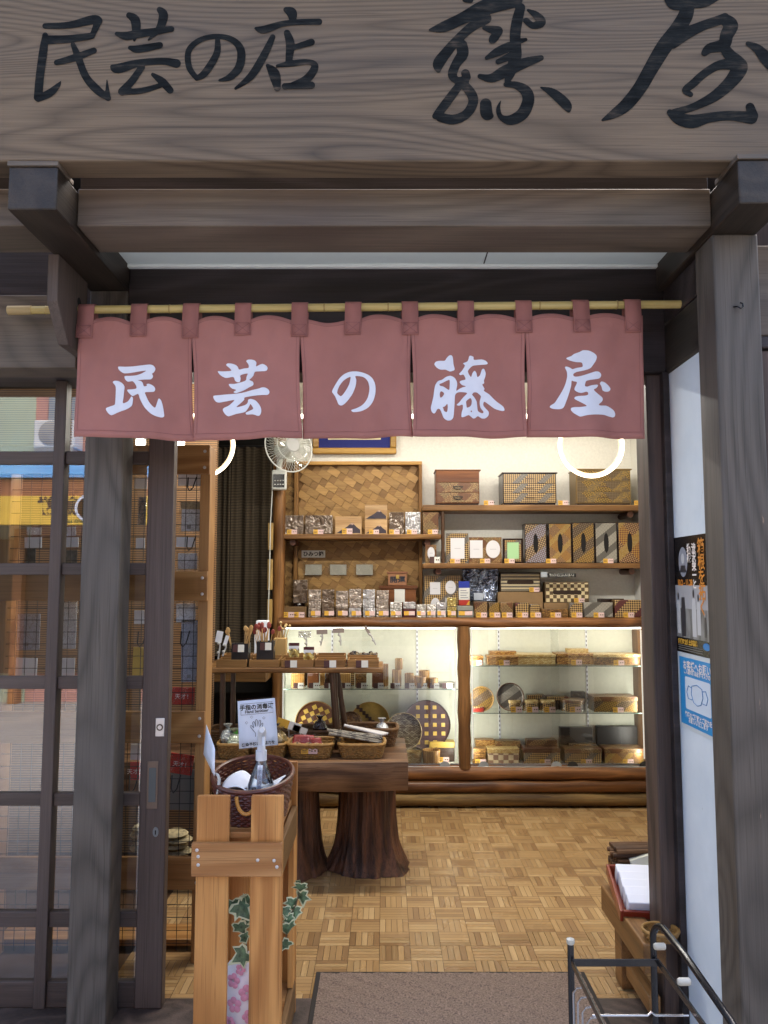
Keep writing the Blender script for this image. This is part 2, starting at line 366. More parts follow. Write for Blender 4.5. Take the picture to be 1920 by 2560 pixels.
r = ramp(nt, [(.3, hexc('#c6d2de')), (.7, hexc('#d8e2ec'))]); L(nt, n.outputs[0], r.inputs[0]); r2 = ramp(nt, [(.70, (0, 0, 0)), (.76, (1, 1, 1))]); L(nt, n2.outputs[0], r2.inputs[0]); L(nt, mixc(nt, math_(nt, 'MULTIPLY', r2.outputs[0], .5), r.outputs[0], hexc('#9aa0a6')), p.inputs[0]); bump(nt, p, n.outputs[0], .15, .01)
M_cream = plain('cream_wallcloth', hexc('#e2e1d9'), .9, noise=.05, nscale=60., bumpk=.1)
M_soffit = plain('soffit_paint', hexc('#dfe6e4'), .8, noise=.05, nscale=4.)
M_trans, nt, p = _nt('soffit_panel'); tl_ = N(nt, 'ShaderNodeBsdfTranslucent', i_0=(.55, .62, .60, 1)); mx = N(nt, 'ShaderNodeMixShader', i_0=.06); p.inputs[0].default_value = c4(hexc('#cdd6d4')); p.inputs['Roughness'].default_value = .7
L(nt, p.outputs[0], mx.inputs[1]); L(nt, tl_.outputs[0], mx.inputs[2]); L(nt, mx.outputs[0], nt.nodes['Material Output'].inputs[0])
M_carve, nt, p = _nt('carved_black_paint'); p.inputs['Roughness'].default_value = .6; p.inputs['Specular IOR Level'].default_value = .05
n = N(nt, 'ShaderNodeTexNoise', i_Scale=1., i_Detail=5., i_Roughness=.7); L(nt, objcoord(nt, (7, 7, 60), (0, .12, 0)), n.inputs[0]); n2 = N(nt, 'ShaderNodeTexNoise', i_Scale=14., i_Detail=4.); L(nt, objcoord(nt), n2.inputs[0])
r = ramp(nt, [(.38, hexc('#0f1010')), (.54, hexc('#1d1f1f')), (.61, hexc('#302d29')), (.70, hexc('#54483e'))]); L(nt, math_(nt, 'ADD', math_(nt, 'MULTIPLY', n.outputs[0], .65), math_(nt, 'MULTIPLY', n2.outputs[0], .38)), r.inputs[0]); L(nt, r.outputs[0], p.inputs[0]); bump(nt, p, n.outputs[0], .6, .006)
M_cloth = None
def cloth_mat(name, col, weave=900.):
    m, nt, p = _nt(name); p.inputs['Roughness'].default_value = .85; p.inputs['Specular IOR Level'].default_value = .2
    n = N(nt, 'ShaderNodeTexNoise', i_Scale=5., i_Detail=5.); L(nt, objcoord(nt), n.inputs[0])
    r = ramp(nt, [(.3, tuple(c * .88 for c in col)), (.7, tuple(min(1, c * 1.08) for c in col))]); L(nt, n.outputs[0], r.inputs[0]); L(nt, r.outputs[0], p.inputs[0])
    w = N(nt, 'ShaderNodeTexNoise', i_Scale=weave, i_Detail=1.); L(nt, objcoord(nt), w.inputs[0])
    w2 = N(nt, 'ShaderNodeTexNoise', i_Scale=9., i_Detail=3., i_Distortion=1.); L(nt, objcoord(nt), w2.inputs[0])
    bump(nt, p, math_(nt, 'ADD', math_(nt, 'MULTIPLY', w.outputs[0], .15), w2.outputs[0]), .35, .012)
    return m
M_noren = cloth_mat('madder_cloth', hexc('#9f6c64'))
M_white = plain('white_print', hexc('#d9dbe4'), .85, noise=.03, nscale=30., spec=.2)

# ================================================================== setting: street, floor, walls, ceiling
Y_GL = 3.17                     # plane of the door glass
street = MB().grid(lambda a, b: (-30 + 60 * a, -30 + 32.9 * b, -.12), 1, 1).build('street', plain('asphalt', (.26, .26, .265), .9, noise=.2, nscale=30., bumpk=.3), kind='structure')
slab = MB().box(-6, 6, 1.7, 2.99, -.3, -.03).build('entrance_slab', plain('slab_concrete', (.38, .37, .36), .85, noise=.15, nscale=9.), kind='structure', bevel=.01)
# parquet: blocks of five fingers, laid basket fashion
M_pq = []
for i, (d, l) in enumerate([('#8e6e48', '#aa8a60'), ('#95754c', '#b19166'), ('#7f6040', '#9a7a54'), ('#9e8056', '#bc9d72')]):
    for ax in 'xy': M_pq.append(wood('parquet_%s%d' % (ax, i), hexc(d), hexc(l), ax, rings=8., streak=120., rough=.27, contrast=.4, bumpk=.03, big=2., fine=.6, pores=.2))
floor = MB().box(-4.5, 2.3, 2.99, 7.2, -.2, -.006).build('floor', plain('floor_gap', hexc('#4a3018'), .6), kind='structure', smooth=False)
PB = .138; fw = PB / 5
FX0, FY0 = -.02 - PB * 30, 3.0
fing = []
for bi in range(0, 46):
    for bj in range(0, 25):
        x0 = FX0 + bi * PB; y0 = FY0 + bj * PB
        if x0 + PB > 2.28 or x0 < -1.25 or y0 > 6.3: continue
        hor = (bi + bj) % 2
        for k in range(5):
            if hor: r = (x0, x0 + PB, y0 + k * fw, y0 + (k + 1) * fw)
            else: r = (x0 + k * fw, x0 + (k + 1) * fw, y0, y0 + PB)
            fing.append((hor, r))
def seen_floor(r):
    cx, cy = (r[0] + r[1]) / 2, (r[2] + r[3]) / 2; b = -(EYE / cy)
    v = CY + F_PX * (EYE / cy - math.tan(PITCH)) / (1 + EYE / cy * math.tan(PITCH)); u = CX + F_PX * cx / (cy * _cp - EYE * _sp)
    if 760 < v and v < 2560 and 745 < u < 1600 and not (v > 2425 and cx > -.285 and cx < .845): return 1 / cy
    return 0
fing.sort(key=lambda q: -seen_floor(q[1]))
g = .0010
base = {}
for n_, (hor, r) in enumerate(fing):
    mi = random.choice([0, 0, 1, 1, 2, 3])
    if n_ < 300:
        key = (hor, mi)
        if key not in base:
            w, d = (PB, fw) if hor else (fw, PB)
            o = MB().box(r[0] + g, r[1] - g, r[2] + g, r[3] - g, -.006, 0).build('parquet_strip', M_pq[mi * 2 + (0 if hor else 1)], floor, smooth=False)
            base[key] = o
        else: copy_child(base[key], floor, ((r[0] + r[1]) / 2, (r[2] + r[3]) / 2, -.006))
rest = [MB() for _ in range(8)]
rb = MB()
for n_, (hor, r) in enumerate(fing[300:]):
    mi = random.choice([0, 0, 1, 1, 2, 3]) * 2 + (0 if hor else 1)
    rb.mat(mi); rb.add([(r[0] + g, r[2] + g, 0), (r[1] - g, r[2] + g, 0), (r[1] - g, r[3] - g, 0), (r[0] + g, r[3] - g, 0)], [(0, 1, 2, 3)])
rb.build('parquet', M_pq, floor, smooth=False, kind='stuff', fix=False)
YB = 6.16                        # back wall
MB().box(-4.5, 2.3, YB, YB + .12, 0, 3.1).build('wall_back', M_cream, kind='structure', smooth=False)
MB().box(1.97, 2.09, 3.25, YB, 0, 3.1).build('wall_right', M_cream, kind='structure', smooth=False)
MB().box(-4.62, -4.5, 2.99, YB, 0, 3.1).build('wall_left', M_cream, kind='structure', smooth=False)
MB().box(-4.6, 2.3, 3.15, YB + .1, 2.905, 3.1).build('ceiling', plain('ceiling_board', hexc('#cfcabb'), .9, noise=.04), kind='structure', smooth=False)
m, nt, p = _nt('bamboo_blind'); w = N(nt, 'ShaderNodeTexWave', i_Scale=22., i_Distortion=.3); w.bands_direction = 'Z'; L(nt, objcoord(nt, rand=False), w.inputs[0]); r_ = ramp(nt, [(0, hexc('#2a1d12')), (.35, hexc('#6a4c2e')), (.8, hexc('#7d5c38'))]); L(nt, w.outputs[1], r_.inputs[0]); L(nt, r_.outputs[0], p.inputs[0]); p.inputs['Roughness'].default_value = .7
MB().box(-4.5, -1.06, 4.9, 4.94, 0, 2.9).build('wall_partition', m, kind='structure', smooth=False)
MB().box(-9, 9, 3.08, 9, 3.3, 3.4).build('roof_deck', M_dark, kind='structure', smooth=False)

# ================================================================== the shop front: one building, its timbers as parts
shop = thing('shop_building', 'dark stained timber shop front with heavy posts and beams round the open doorway', 'building', (0, 3.0, 0))
Zb, Zt = 2.80, 2.94
def part(name, m, *b, bevel=.005): return box(name, m, *b, parent=shop, bevel=bevel)
part('post', M_post, -1.172, -1.022, 3.02, 3.15, -.05, 2.80, bevel=.006)
part('post', M_post, 1.095, 1.246, 2.51, 2.66, -.12, 2.80, bevel=.006)
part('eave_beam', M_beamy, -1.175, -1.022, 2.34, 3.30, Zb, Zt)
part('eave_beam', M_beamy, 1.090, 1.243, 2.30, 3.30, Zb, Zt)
part('packing_slab', M_beam, -1.178, -1.020, 2.335, 2.46, Zt + .001, Zt + .016, bevel=.001)
part('packing_slab', M_beam, 1.087, 1.246, 2.295, 2.46, Zt + .001, Zt + .016, bevel=.001)
part('cross_beam', M_beam, -1.022, 1.090, 2.50, 2.715, 2.822, 2.952)
part('cross_beam', M_beam, -3.2, -1.176, 2.50, 2.715, 2.822, 2.952)
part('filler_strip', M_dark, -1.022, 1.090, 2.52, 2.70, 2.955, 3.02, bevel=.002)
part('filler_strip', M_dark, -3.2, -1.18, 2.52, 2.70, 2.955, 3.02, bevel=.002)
MB().add([(-1.021, 2.716, 2.905), (1.089, 2.716, 2.905), (1.089, 3.06, 2.905), (-1.021, 3.06, 2.905)], [(0, 1, 2, 3)]).build('soffit', M_trans, shop, smooth=False, fix=False)
MB().box(.395, .40, 2.716, 3.06, 2.9035, 2.9045).build('soffit_joint', M_dark, shop, smooth=False)
part('soffit_trim', M_soffit, -1.022, 1.090, 3.005, 3.03, 2.89, 2.905, bevel=.004)
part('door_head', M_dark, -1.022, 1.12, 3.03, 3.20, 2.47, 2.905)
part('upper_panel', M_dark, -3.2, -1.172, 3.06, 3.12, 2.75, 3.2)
part('lintel', M_beam, -3.2, -1.185, 2.94, 3.085, 2.462, 2.752)
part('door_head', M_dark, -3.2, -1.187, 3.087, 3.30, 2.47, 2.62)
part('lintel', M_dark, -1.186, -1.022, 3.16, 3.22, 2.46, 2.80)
part('door_jamb', M_jamb, 1.046, 1.122, 3.06, 3.20, -.05, 2.47, bevel=.005)
part('jamb_strip', M_dark, 1.10, 1.124, 3.02, 3.058, -.05, 2.47, bevel=.002)
part('side_wall', M_plaster, 1.126, 1.20, 2.66, 3.20, -.12, 2.462, bevel=0)
part('side_board', wood('side_board_timber', hexc('#2a2622'), hexc('#46403a'), 'y', rings=14., streak=70., rough=.55), 1.118, 1.21, 2.66, 3.06, 2.464, 2.66)
part('side_board', M_dark, 1.116, 1.21, 2.66, 3.06, 2.664, 2.80)
part('wall_panel', M_jamb, 1.247, 2.4, 2.60, 2.64, -.12, 2.43)
part('wall_rail', M_dark, 1.247, 2.4, 2.585, 2.64, 2.434, 2.475)
part('wall_panel', M_beam, 1.247, 2.4, 2.60, 2.64, 2.48, 2.80)
part('wall_panel', M_jamb, 1.21, 2.4, 3.06, 3.2, 0, 3.1)
part('sill', M_jamb, -3.2, 1.06, 3.0, 3.24, -.05, .004, bevel=.004)
# noren bracket: side board with a sloping nose and a hole for the pole
br = MB()
prof = [(2.668, 2.798), (2.668, 2.628), (2.776, 2.503), (2.938, 2.503), (2.938, 2.798)]
br.prism(prof, lambda a, b, d: (d, a, b), -1.187, -1.149); br.build('bracket', M_bracket, shop, smooth=False, bevel=.003)
MB().cyl((-1.1488, 2.86, 2.693), (-1.1482, 2.86, 2.693), .017, n=18).build('bracket_hole', plain('hole_black', (.004, .004, .004), .9), shop)
hk = MB(); hx = at(1846, 770, 2.505)
hk.tube([hx + Vector((-.012, .006, .006)), hx + Vector((-.008, -.014, .0)), hx + Vector((0, -.018, -.008)), hx + Vector((.008, -.016, -.002)), hx + Vector((.008, -.014, .010)), hx + Vector((0, -.012, .014))], .0028, 8)
hk.build('hook', plain('black_steel', (.012, .012, .014), .3, .6), shop)

# ================================================================== carved sign board
sign = thing('shop_sign', 'long carved timber sign board with brushed black characters above the entrance', 'sign', (0, 2.39, 2.956))
pk = MB().box(-2.4, 2.4, 2.34, 2.445, 2.957, 3.62).build('board', M_sign, sign, bevel=.006)
S1 = (0., 0., 1.728)
SIGN = {
 'min': (S1, [[(195, 112, 12), (300, 108, 15), (400, 85, 20), (425, 90, 18)], [(425, 92, 16), (400, 150, 12)], [(205, 172, 19), (300, 168, 17), (395, 155, 14)],
   [(195, 152, 12), (187, 220, 18), (172, 330, 18), (165, 420, 19)], [(165, 425, 15), (215, 402, 17), (248, 372, 11), (262, 352, 2)], [(245, 270, 12), (320, 250, 16), (405, 218, 13)],
   [(315, 192, 10), (335, 240, 15), (370, 330, 16), (420, 388, 18), (468, 424, 12)], [(465, 420, 13), (462, 345, 2)]]),
 'gei': (S1, [[(505, 146, 9), (545, 155, 18), (600, 146, 18), (740, 125, 13)], [(558, 66, 13), (583, 85, 20), (588, 130, 18), (580, 175, 5)], [(690, 42, 13), (706, 66, 20), (690, 120, 16), (642, 172, 4)],
   [(562, 206, 9), (600, 212, 17), (690, 195, 14)], [(485, 288, 9), (510, 296, 21), (600, 272, 16), (700, 264, 15), (762, 274, 19)], [(612, 290, 14), (570, 350, 16), (528, 395, 18)],
   [(525, 397, 13), (610, 392, 13), (690, 370, 11)], [(660, 322, 8), (700, 352, 17), (735, 390, 15)]]),
 'no': (S1, [[(940, 175, 11), (935, 235, 15), (885, 315, 16), (850, 338, 11)], [(850, 338, 11), (817, 290, 13), (815, 220, 13), (860, 175, 12), (930, 157, 11), (1000, 170, 13), (1040, 215, 17), (1035, 285, 18), (995, 332, 15), (948, 347, 5)]]),
 'ten': (S1, [[(1236, 42, 12), (1260, 55, 22), (1265, 85, 14)], [(1105, 122, 6), (1140, 128, 17), (1220, 103, 13), (1300, 95, 13), (1378, 94, 14)], [(1178, 160, 12), (1140, 240, 17), (1085, 328, 16), (1018, 382, 6)],
   [(1240, 142, 14), (1254, 190, 19), (1248, 260, 15)], [(1270, 205, 12), (1345, 182, 15)], [(1198, 285, 7), (1260, 274, 14), (1335, 268, 12), (1360, 290, 16), (1320, 345, 18), (1230, 378, 10)],
   [(1156, 283, 8), (1185, 320, 24), (1198, 380, 15)], [(1230, 372, 13), (1345, 368, 16)]]),
 'fuji': ((1060., 0., 4.1475), [[(60, 310, 12), (200, 280, 55), (400, 190, 62), (600, 90, 80), (750, 40, 85), (950, 10, 60), (960, -60, 60)], [(430, -10, 35), (480, 0, 32)],
   [(640, 190, 60), (480, 290, 50), (330, 430, 48), (220, 560, 55), (150, 660, 58), (150, 735, 22)], [(390, 470, 60), (400, 560, 60), (335, 660, 48), (295, 770, 48), (335, 830, 38), (420, 840, 48)], [(430, 762, 45), (440, 800, 45)],
   [(400, 860, 45), (495, 980, 52), (505, 1080, 50), (430, 1190, 48), (300, 1240, 52), (170, 1215, 48)], [(385, 860, 40), (280, 1000, 46), (160, 1160, 45), (115, 1205, 30)], [(630, 290, 25), (720, 310, 44), (780, 320, 38), (720, 400, 45), (705, 425, 28)],
   [(1000, 80, 50), (965, 220, 56), (945, 360, 56), (950, 480, 58), (945, 600, 62), (890, 770, 48), (860, 840, 25)], [(1000, 425, 28), (1055, 410, 18)], [(650, 600, 20), (760, 540, 46), (880, 485, 50)], [(770, 640, 28), (900, 580, 40)],
   [(580, 790, 25), (700, 810, 46), (850, 735, 62), (1050, 650, 52), (1215, 600, 28)], [(1080, 105, 14), (1165, 160, 40), (1215, 230, 48), (1130, 265, 35), (1060, 215, 32)],
   [(850, 875, 26), (960, 885, 40), (1060, 950, 58), (1080, 1050, 62), (1020, 1180, 62), (900, 1245, 52), (800, 1215, 28), (770, 1130, 22), (795, 1045, 4)], [(640, 1080, 60), (650, 1180, 62), (690, 1200, 32)], [(1215, 908, 10), (1340, 965, 46), (1470, 1080, 54), (1500, 1145, 22)]]),
 'ya': ((1480., 0., 3.77), [[(700, 0, 18), (780, 40, 56), (900, 20, 60), (1050, 0, 70), (1200, -40, 30)], [(900, 60, 65), (880, 150, 70), (800, 280, 70), (680, 440, 74), (560, 640, 68), (450, 830, 64), (330, 980, 60), (220, 1065, 46), (100, 1132, 12)],
   [(760, 400, 60), (880, 320, 58), (1050, 240, 46), (1200, 190, 46), (1255, 160, 38)], [(1260, 190, 58), (1310, 240, 68), (1270, 330, 62), (1240, 420, 58), (1110, 455, 46), (1060, 500, 30)],
   [(1240, 440, 46), (1300, 520, 56), (1385, 590, 58), (1390, 650, 74), (1300, 780, 62), (1150, 910, 50), (950, 1010, 36), (780, 1060, 36)], [(1300, 600, 56), (1180, 620, 42), (1050, 700, 38), (950, 790, 38), (880, 850, 32), (930, 890, 24)],
   [(735, 1060, 30), (820, 1120, 56), (950, 1145, 64), (1100, 1110, 48), (1300, 1090, 46), (1500, 1110, 60)], [(1490, 1010, 42), (1515, 1090, 52)], [(1470, 412, 22), (1560, 460, 44), (1650, 560, 62), (1740, 660, 50), (1800, 740, 20)]]),
}
for key, ((ox, oy, s), st) in SIGN.items():
    def mp(a, b, ox=ox, oy=oy, s=s):
        p = at(ox + a / s, oy + b / s, 2.3385); return (p.x, p.y, p.z)
    vs, fs = glyph_mesh([], st, 3.2 * s / 1.728, mp)
    MB().add(vs, fs).build('lettering', M_carve, sign, smooth=False, fix=False)
# pale scars in the face of the board
sc = MB()
for (u, v, dx, dz, w) in ((216, 362, .03, -.03, .006), (355, 156, .012, .016, .012), (1714, 386, .004, .012, .006), (1030, 182, .01, .004, .003), (820, 264, .003, .006, .003), (95, 395, .03, .004, .003)):
    p = at(u, v, 2.3375); MB().add([p + Vector((0, 0, 0)), p + Vector((w, 0, w * .2)), p + Vector((dx + w * .5, 0, dz)), p + Vector((dx * .6 - w * .3, 0, dz * .5))], [(0, 1, 2, 3)])


# ================================================================== noren curtain and its bamboo pole
PY = 2.86
pL, pR = at(22, 776, PY), at(1702, 761, PY)
pole = thing('curtain_pole', 'yellow bamboo pole carrying the red shop curtain', 'pole', pL)
M_bam = wood('pole_bamboo', hexc('#a88f4c'), hexc('#d2c083'), 'x', rings=5., streak=140., rough=.3, contrast=.3, bumpk=.05)
nodes = [.0, .055, .24, .355, .47, .565, .69, .79, .905, 1.0]
pts = []; rr = []
for a, b in zip(nodes[:-1], nodes[1:]):
    for t, r in ((0, .0165), (.012, .0152), (.5, .0155), (.988, .0152)):
        pts.append(pL.lerp(pR, a + (b - a) * t)); rr.append(r)
pts.append(pR); rr.append(.0165)
MB().tube(pts, rr, 18).build('culm', M_bam, pole)
for a in nodes[2:-1]:
    p = pL.lerp(pR, a); d = (pR - pL).normalized()
    MB().tube([p - d * .004, p - d * .001, p + d * .002], [.0158, .0168, .0158], 18).build('node_ring', plain('bamboo_node', hexc('#8b7440'), .5), pole)
MB().cyl(pL - Vector((.002, 0, 0)), pL.lerp(pR, .034), .0172, n=18).build('end_cap', plain('bamboo_cap', hexc('#a08a5e'), .5), pole)
NT, NB = 2.615, Z(1096, PY - .02)
def cloth_y(x, z):
    s = max(0., (2.66 - z) / (2.66 - NB))
    return PY - .019 + s * (.021 * math.sin(11 * x + .6 + 1.2 * z) + .011 * math.sin(27 * x + 1.3 - 2 * z)) - .006 * s + .0035 * math.sin(43 * x + 13 * z) * s + .0022 * math.sin(61 * x - 23 * z) * (1 - .5 * s)
noren = thing('shop_curtain', 'madder red split shop curtain with white brushed characters hanging over the doorway', 'curtain', ((pL.x + pR.x) / 2, PY, NB))
tops = [203, 481, 750, 1026, 1309, 1603]; bots = [195, 487, 758, 1031, 1314, 1609]
tabs = [220, 350, 482, 609, 750, 885, 1023, 1164, 1308, 1448, 1580]
tabx = [X(u, 790, PY) for u in tabs]
def zpole(x): return pL.z + (pR.z - pL.z) * (x - pL.x) / (pR.x - pL.x)
GL = {
 0: ((260, 900, 10.37), [[(385,185),(560,190),(760,180),(1000,150),(1200,130),(1290,155),(1340,220),(1335,280),(1300,335),(1260,370),(1285,420),(1270,480),(1220,520),(1080,530),(890,545),(985,570),(1035,620),(1065,705),(1140,690),(1130,650),(1190,635),(1290,680),(1335,740),(1330,800),(1300,835),(1200,850),(1095,865),(1120,950),(1190,1100),(1260,1190),(1340,1250),(1380,1130),(1420,1000),(1475,1040),(1520,1180),(1555,1430),(1530,1480),(1470,1492),(1350,1465),(1230,1400),(1100,1270),(1020,1140),(960,1010),(920,905),(790,950),(740,940),(640,840),(620,780),(760,775),(870,755),(850,670),(765,565),(640,575),(575,530),(550,470),(560,430),(700,425),(860,410),(990,370),(1110,295),(950,310),(700,350),(550,360),(470,325),(400,260)],
   [(255,600),(290,560),(380,560),(470,600),(530,660),(550,720),(535,850),(520,1000),(510,1135),(640,1085),(700,1010),(735,960),(780,1010),(770,1150),(740,1220),(620,1290),(480,1340),(380,1385),(240,1460),(160,1410),(110,1330),(110,1280),(200,1235),(300,1190),(320,1140),(330,950),(330,710)]]),
 1: ((520, 890, 10.37), [[(275,410),(400,415),(615,400),(570,330),(480,250),(520,205),(640,215),(740,255),(790,310),(815,365),(950,335),(1060,320),(1060,240),(1000,150),(1045,110),(1150,110),(1230,140),(1270,200),(1260,295),(1360,250),(1440,235),(1530,285),(1565,345),(1540,405),(1490,425),(1360,430),(1230,437),(1195,530),(1130,600),(1080,635),(1170,685),(1200,745),(1175,795),(1080,830),(960,890),(740,970),(670,945),(740,890),(640,860),(580,810),(555,745),(690,738),(830,700),(985,645),(1005,560),(1035,465),(850,510),(855,600),(830,680),(770,690),(710,655),(670,560),(500,590),(400,560),(320,500),(275,440)],
   [(150,1045),(330,1035),(600,1005),(900,960),(1150,910),(1330,880),(1430,850),(1520,860),(1600,920),(1618,990),(1570,1050),(1430,1050),(1200,1060),(960,1085),(950,1140),(870,1220),(740,1335),(880,1310),(990,1275),(1045,1220),(1055,1150),(1130,1135),(1250,1180),(1350,1290),(1405,1400),(1410,1490),(1385,1560),(1330,1590),(1180,1535),(1015,1535),(990,1485),(1090,1440),(1190,1395),(1165,1330),(1115,1265),(1070,1350),(1000,1440),(940,1475),(740,1515),(560,1575),(500,1560),(440,1500),(400,1420),(430,1365),(540,1310),(620,1240),(695,1150),(500,1195),(320,1228),(230,1205),(170,1140)]]),
 2: ((820, 910, 11.85), [[(120,800),(150,730),(240,580),(340,430),(470,310),(640,230),(830,208),(1000,235),(1180,310),(1310,420),(1385,560),(1410,720),(1400,890),(1350,1060),(1270,1190),(1160,1290),(1000,1370),(860,1405),(735,1412),(685,1358),(830,1300),(980,1220),(1090,1120),(1170,990),(1215,830),(1225,680),(1190,530),(1110,420),(1000,360),(810,345),(835,440),(830,560),(800,690),(720,880),(600,1060),(500,1170),(430,1220),(370,1230),(310,1195),(270,1100),(210,960),(160,890),(125,840)],
   [(665,375),(660,450),(620,610),(530,780),(440,910),(380,957),(330,930),(275,870),(290,770),(350,640),(440,520),(550,430)]]),
 3: ((1070, 880, 8.295), [[(130,265),(160,210),(240,190),(345,185),(385,130),(440,75),(490,75),(515,130),(525,260),(550,370),(520,400),(450,415),(360,372),(260,370),(180,330)],
   [(55,1170),(80,1060),(110,930),(130,780),(155,680),(210,605),(290,580),(370,525),(460,505),(540,545),(590,620),(600,700),(580,820),(640,780),(720,740),(790,718),(700,695),(650,640),(680,605),(770,580),(770,540),(730,475),(670,492),(640,465),(700,400),(765,285),(720,245),(820,195),(855,90),(885,78),(945,100),(955,160),(1110,150),(1200,180),(1243,230),(1200,255),(1040,268),(920,290),(825,400),(890,520),(920,440),(965,385),(1005,430),(1025,515),(1080,475),(1120,360),(1165,345),(1200,430),(1190,510),(1165,580),(1170,640),(1130,665),(1180,750),(1165,790),(1280,860),(1420,1000),(1570,1120),(1595,1200),(1530,1205),(1400,1160),(1290,1080),(1180,1010),(1155,1080),(1200,1140),(1275,1220),(1265,1300),(1200,1355),(1120,1360),(1040,1322),(980,1370),(930,1382),(880,1345),(830,1322),(740,1365),(685,1365),(690,1270),(715,1190),(710,1105),(640,1130),(585,1110),(640,1060),(720,960),(805,870),(780,850),(660,845),(590,865),(555,920),(545,1080),(530,1300),(510,1390),(460,1430),(390,1430),(320,1380),(280,1280),(250,1210),(215,1187),(180,1210),(150,1270),(115,1292),(70,1250)],
   [(235,670),(290,650),(420,592),(447,610),(440,780),(420,797),(380,770),(310,720),(250,705)], [(245,860),(270,820),(320,850),(330,885),(300,930),(260,957),(243,920)], [(300,1160),(350,1135),(395,1085),(405,1150),(395,1240),(370,1258),(325,1230),(315,1185)],
   [(785,1040),(820,1000),(875,962),(905,1010),(895,1100),(860,1145),(800,1168),(790,1110)], [(915,880),(950,840),(1010,835),(1060,865),(1105,910),(1080,1000),(1080,1080),(1100,1150),(1160,1215),(1150,1250),(1110,1250),(1040,1215),(1025,1130),(1010,1020),(960,940),(920,900)], [(875,1245),(895,1215),(912,1258)]]),
 4: ((1360, 870, 8.73), [[(470,240),(510,220),(580,195),(640,150),(760,105),(840,65),(960,70),(1050,110),(1115,165),(1135,220),(1110,300),(1050,390),(1000,455),(930,490),(820,520),(700,545),(630,580),(615,620),(660,650),(780,635),(960,580),(1100,535),(1180,540),(1230,590),(1215,655),(1150,695),(910,740),(870,800),(860,860),(910,875),(1000,845),(1130,822),(1158,840),(1120,895),(1055,940),(1130,1005),(1250,1090),(1265,1140),(1240,1190),(1170,1250),(1200,1275),(1340,1270),(1440,1310),(1530,1370),(1560,1440),(1550,1490),(1500,1515),(1400,1500),(1280,1475),(1100,1480),(900,1505),(760,1535),(700,1510),(610,1440),(565,1380),(570,1330),(640,1318),(750,1325),(880,1310),(860,1280),(760,1220),(640,1140),(650,1095),(720,1080),(850,1078),(920,1055),(920,1005),(880,990),(780,1015),(700,990),(640,940),(650,880),(695,775),(620,750),(580,740),(570,850),(530,1000),(480,1150),(430,1280),(390,1330),(320,1350),(180,1345),(110,1310),(130,1270),(220,1210),(300,1090),(390,940),(450,800),(485,650),(480,540),(440,440),(480,425),(560,460),(600,485),(700,455),(820,430),(820,360),(790,332),(680,330),(560,300),(490,265)],
   [(1200,790),(1240,745),(1310,760),(1380,810),(1440,880),(1435,930),(1390,960),(1320,962),(1260,935),(1240,860)]]),
}
for k in range(5):
    xa0, xa1 = X(tops[k], 810, PY), X(bots[k], 1095, PY); xb0, xb1 = X(tops[k + 1], 810, PY), X(bots[k + 1], 1095, PY)
    def fn(a, b, xa0=xa0, xa1=xa1, xb0=xb0, xb1=xb1, k=k):
        s = b                                   # 0 top, 1 hem
        xl = xa0 + (xa1 - xa0) * s; xr = xb0 + (xb1 - xb0) * s
        gap = .0055 * math.sin(math.pi * min(1, max(0, (s - .14) / .8))) if s > .14 else 0
        if k > 0: xl += gap
        if k < 4: xr -= gap
        x = xl + (xr - xl) * a
        zt = zpole(x) - .052
        i = min(range(10), key=lambda q: abs((tabx[q] + tabx[q + 1]) / 2 - x)); h = abs((tabx[i] + tabx[i + 1]) / 2 - x) / ((tabx[i + 1] - tabx[i]) / 2)
        lift = (.016 if i not in (4,) else -.014) * max(0, math.cos(min(1, h / .72) * math.pi / 2)) - .003 * math.sin(31 * x)
        zt += lift
        zb = NB + .004 * math.sin(5 * x + 1) + (.006 * (a - .5) * (1 if k % 2 else -1)) + (x + .1) * .0045
        z = zt + (zb - zt) * s
        y = cloth_y(x, z)
        if gap and k > 0: y -= .010 * math.exp(-a / .05) * s * (1 if k % 2 else -.6)
        if gap and k < 4: y -= .010 * math.exp(-(1 - a) / .05) * s * (1 if k % 2 else -.6)
        return (x, y, z)
    pn = MB().grid(fn, 48, 26).build('cloth_panel', M_noren, noren, solid=.0012, fix=False)
    for (ss, a0, a1) in ((.945, .012, .988), (.03, .02, .98)):
        MB().tube([Vector(fn(a0 + (a1 - a0) * i / 40, ss)) - Vector((0, .0012, 0)) for i in range(41)], .0007, 4).build('seam', plain('madder_thread', hexc('#7a4c4b'), .9), pn)
    for aa in (.03, .97):
        MB().tube([Vector(fn(aa, .04 + .9 * i / 20)) - Vector((0, .0012, 0)) for i in range(21)], .0006, 4).build('seam', plain('madder_thread', hexc('#7a4c4b'), .9), pn)
    (ox, oy, s), polys = GL[k]
    def mp(a, b, ox=ox, oy=oy, s=s):
        p = at(ox + a / s, oy + b / s, PY - .02); return (p.x, cloth_y(p.x, p.z) - .0028, p.z)
    vs, fs = glyph_mesh(polys, [], 1.35 * s, mp)
    MB().add(vs, fs).build('lettering', M_white, pn, smooth=True, fix=False)
M_tab = cloth_mat('madder_cloth_tab', hexc('#95645e'))
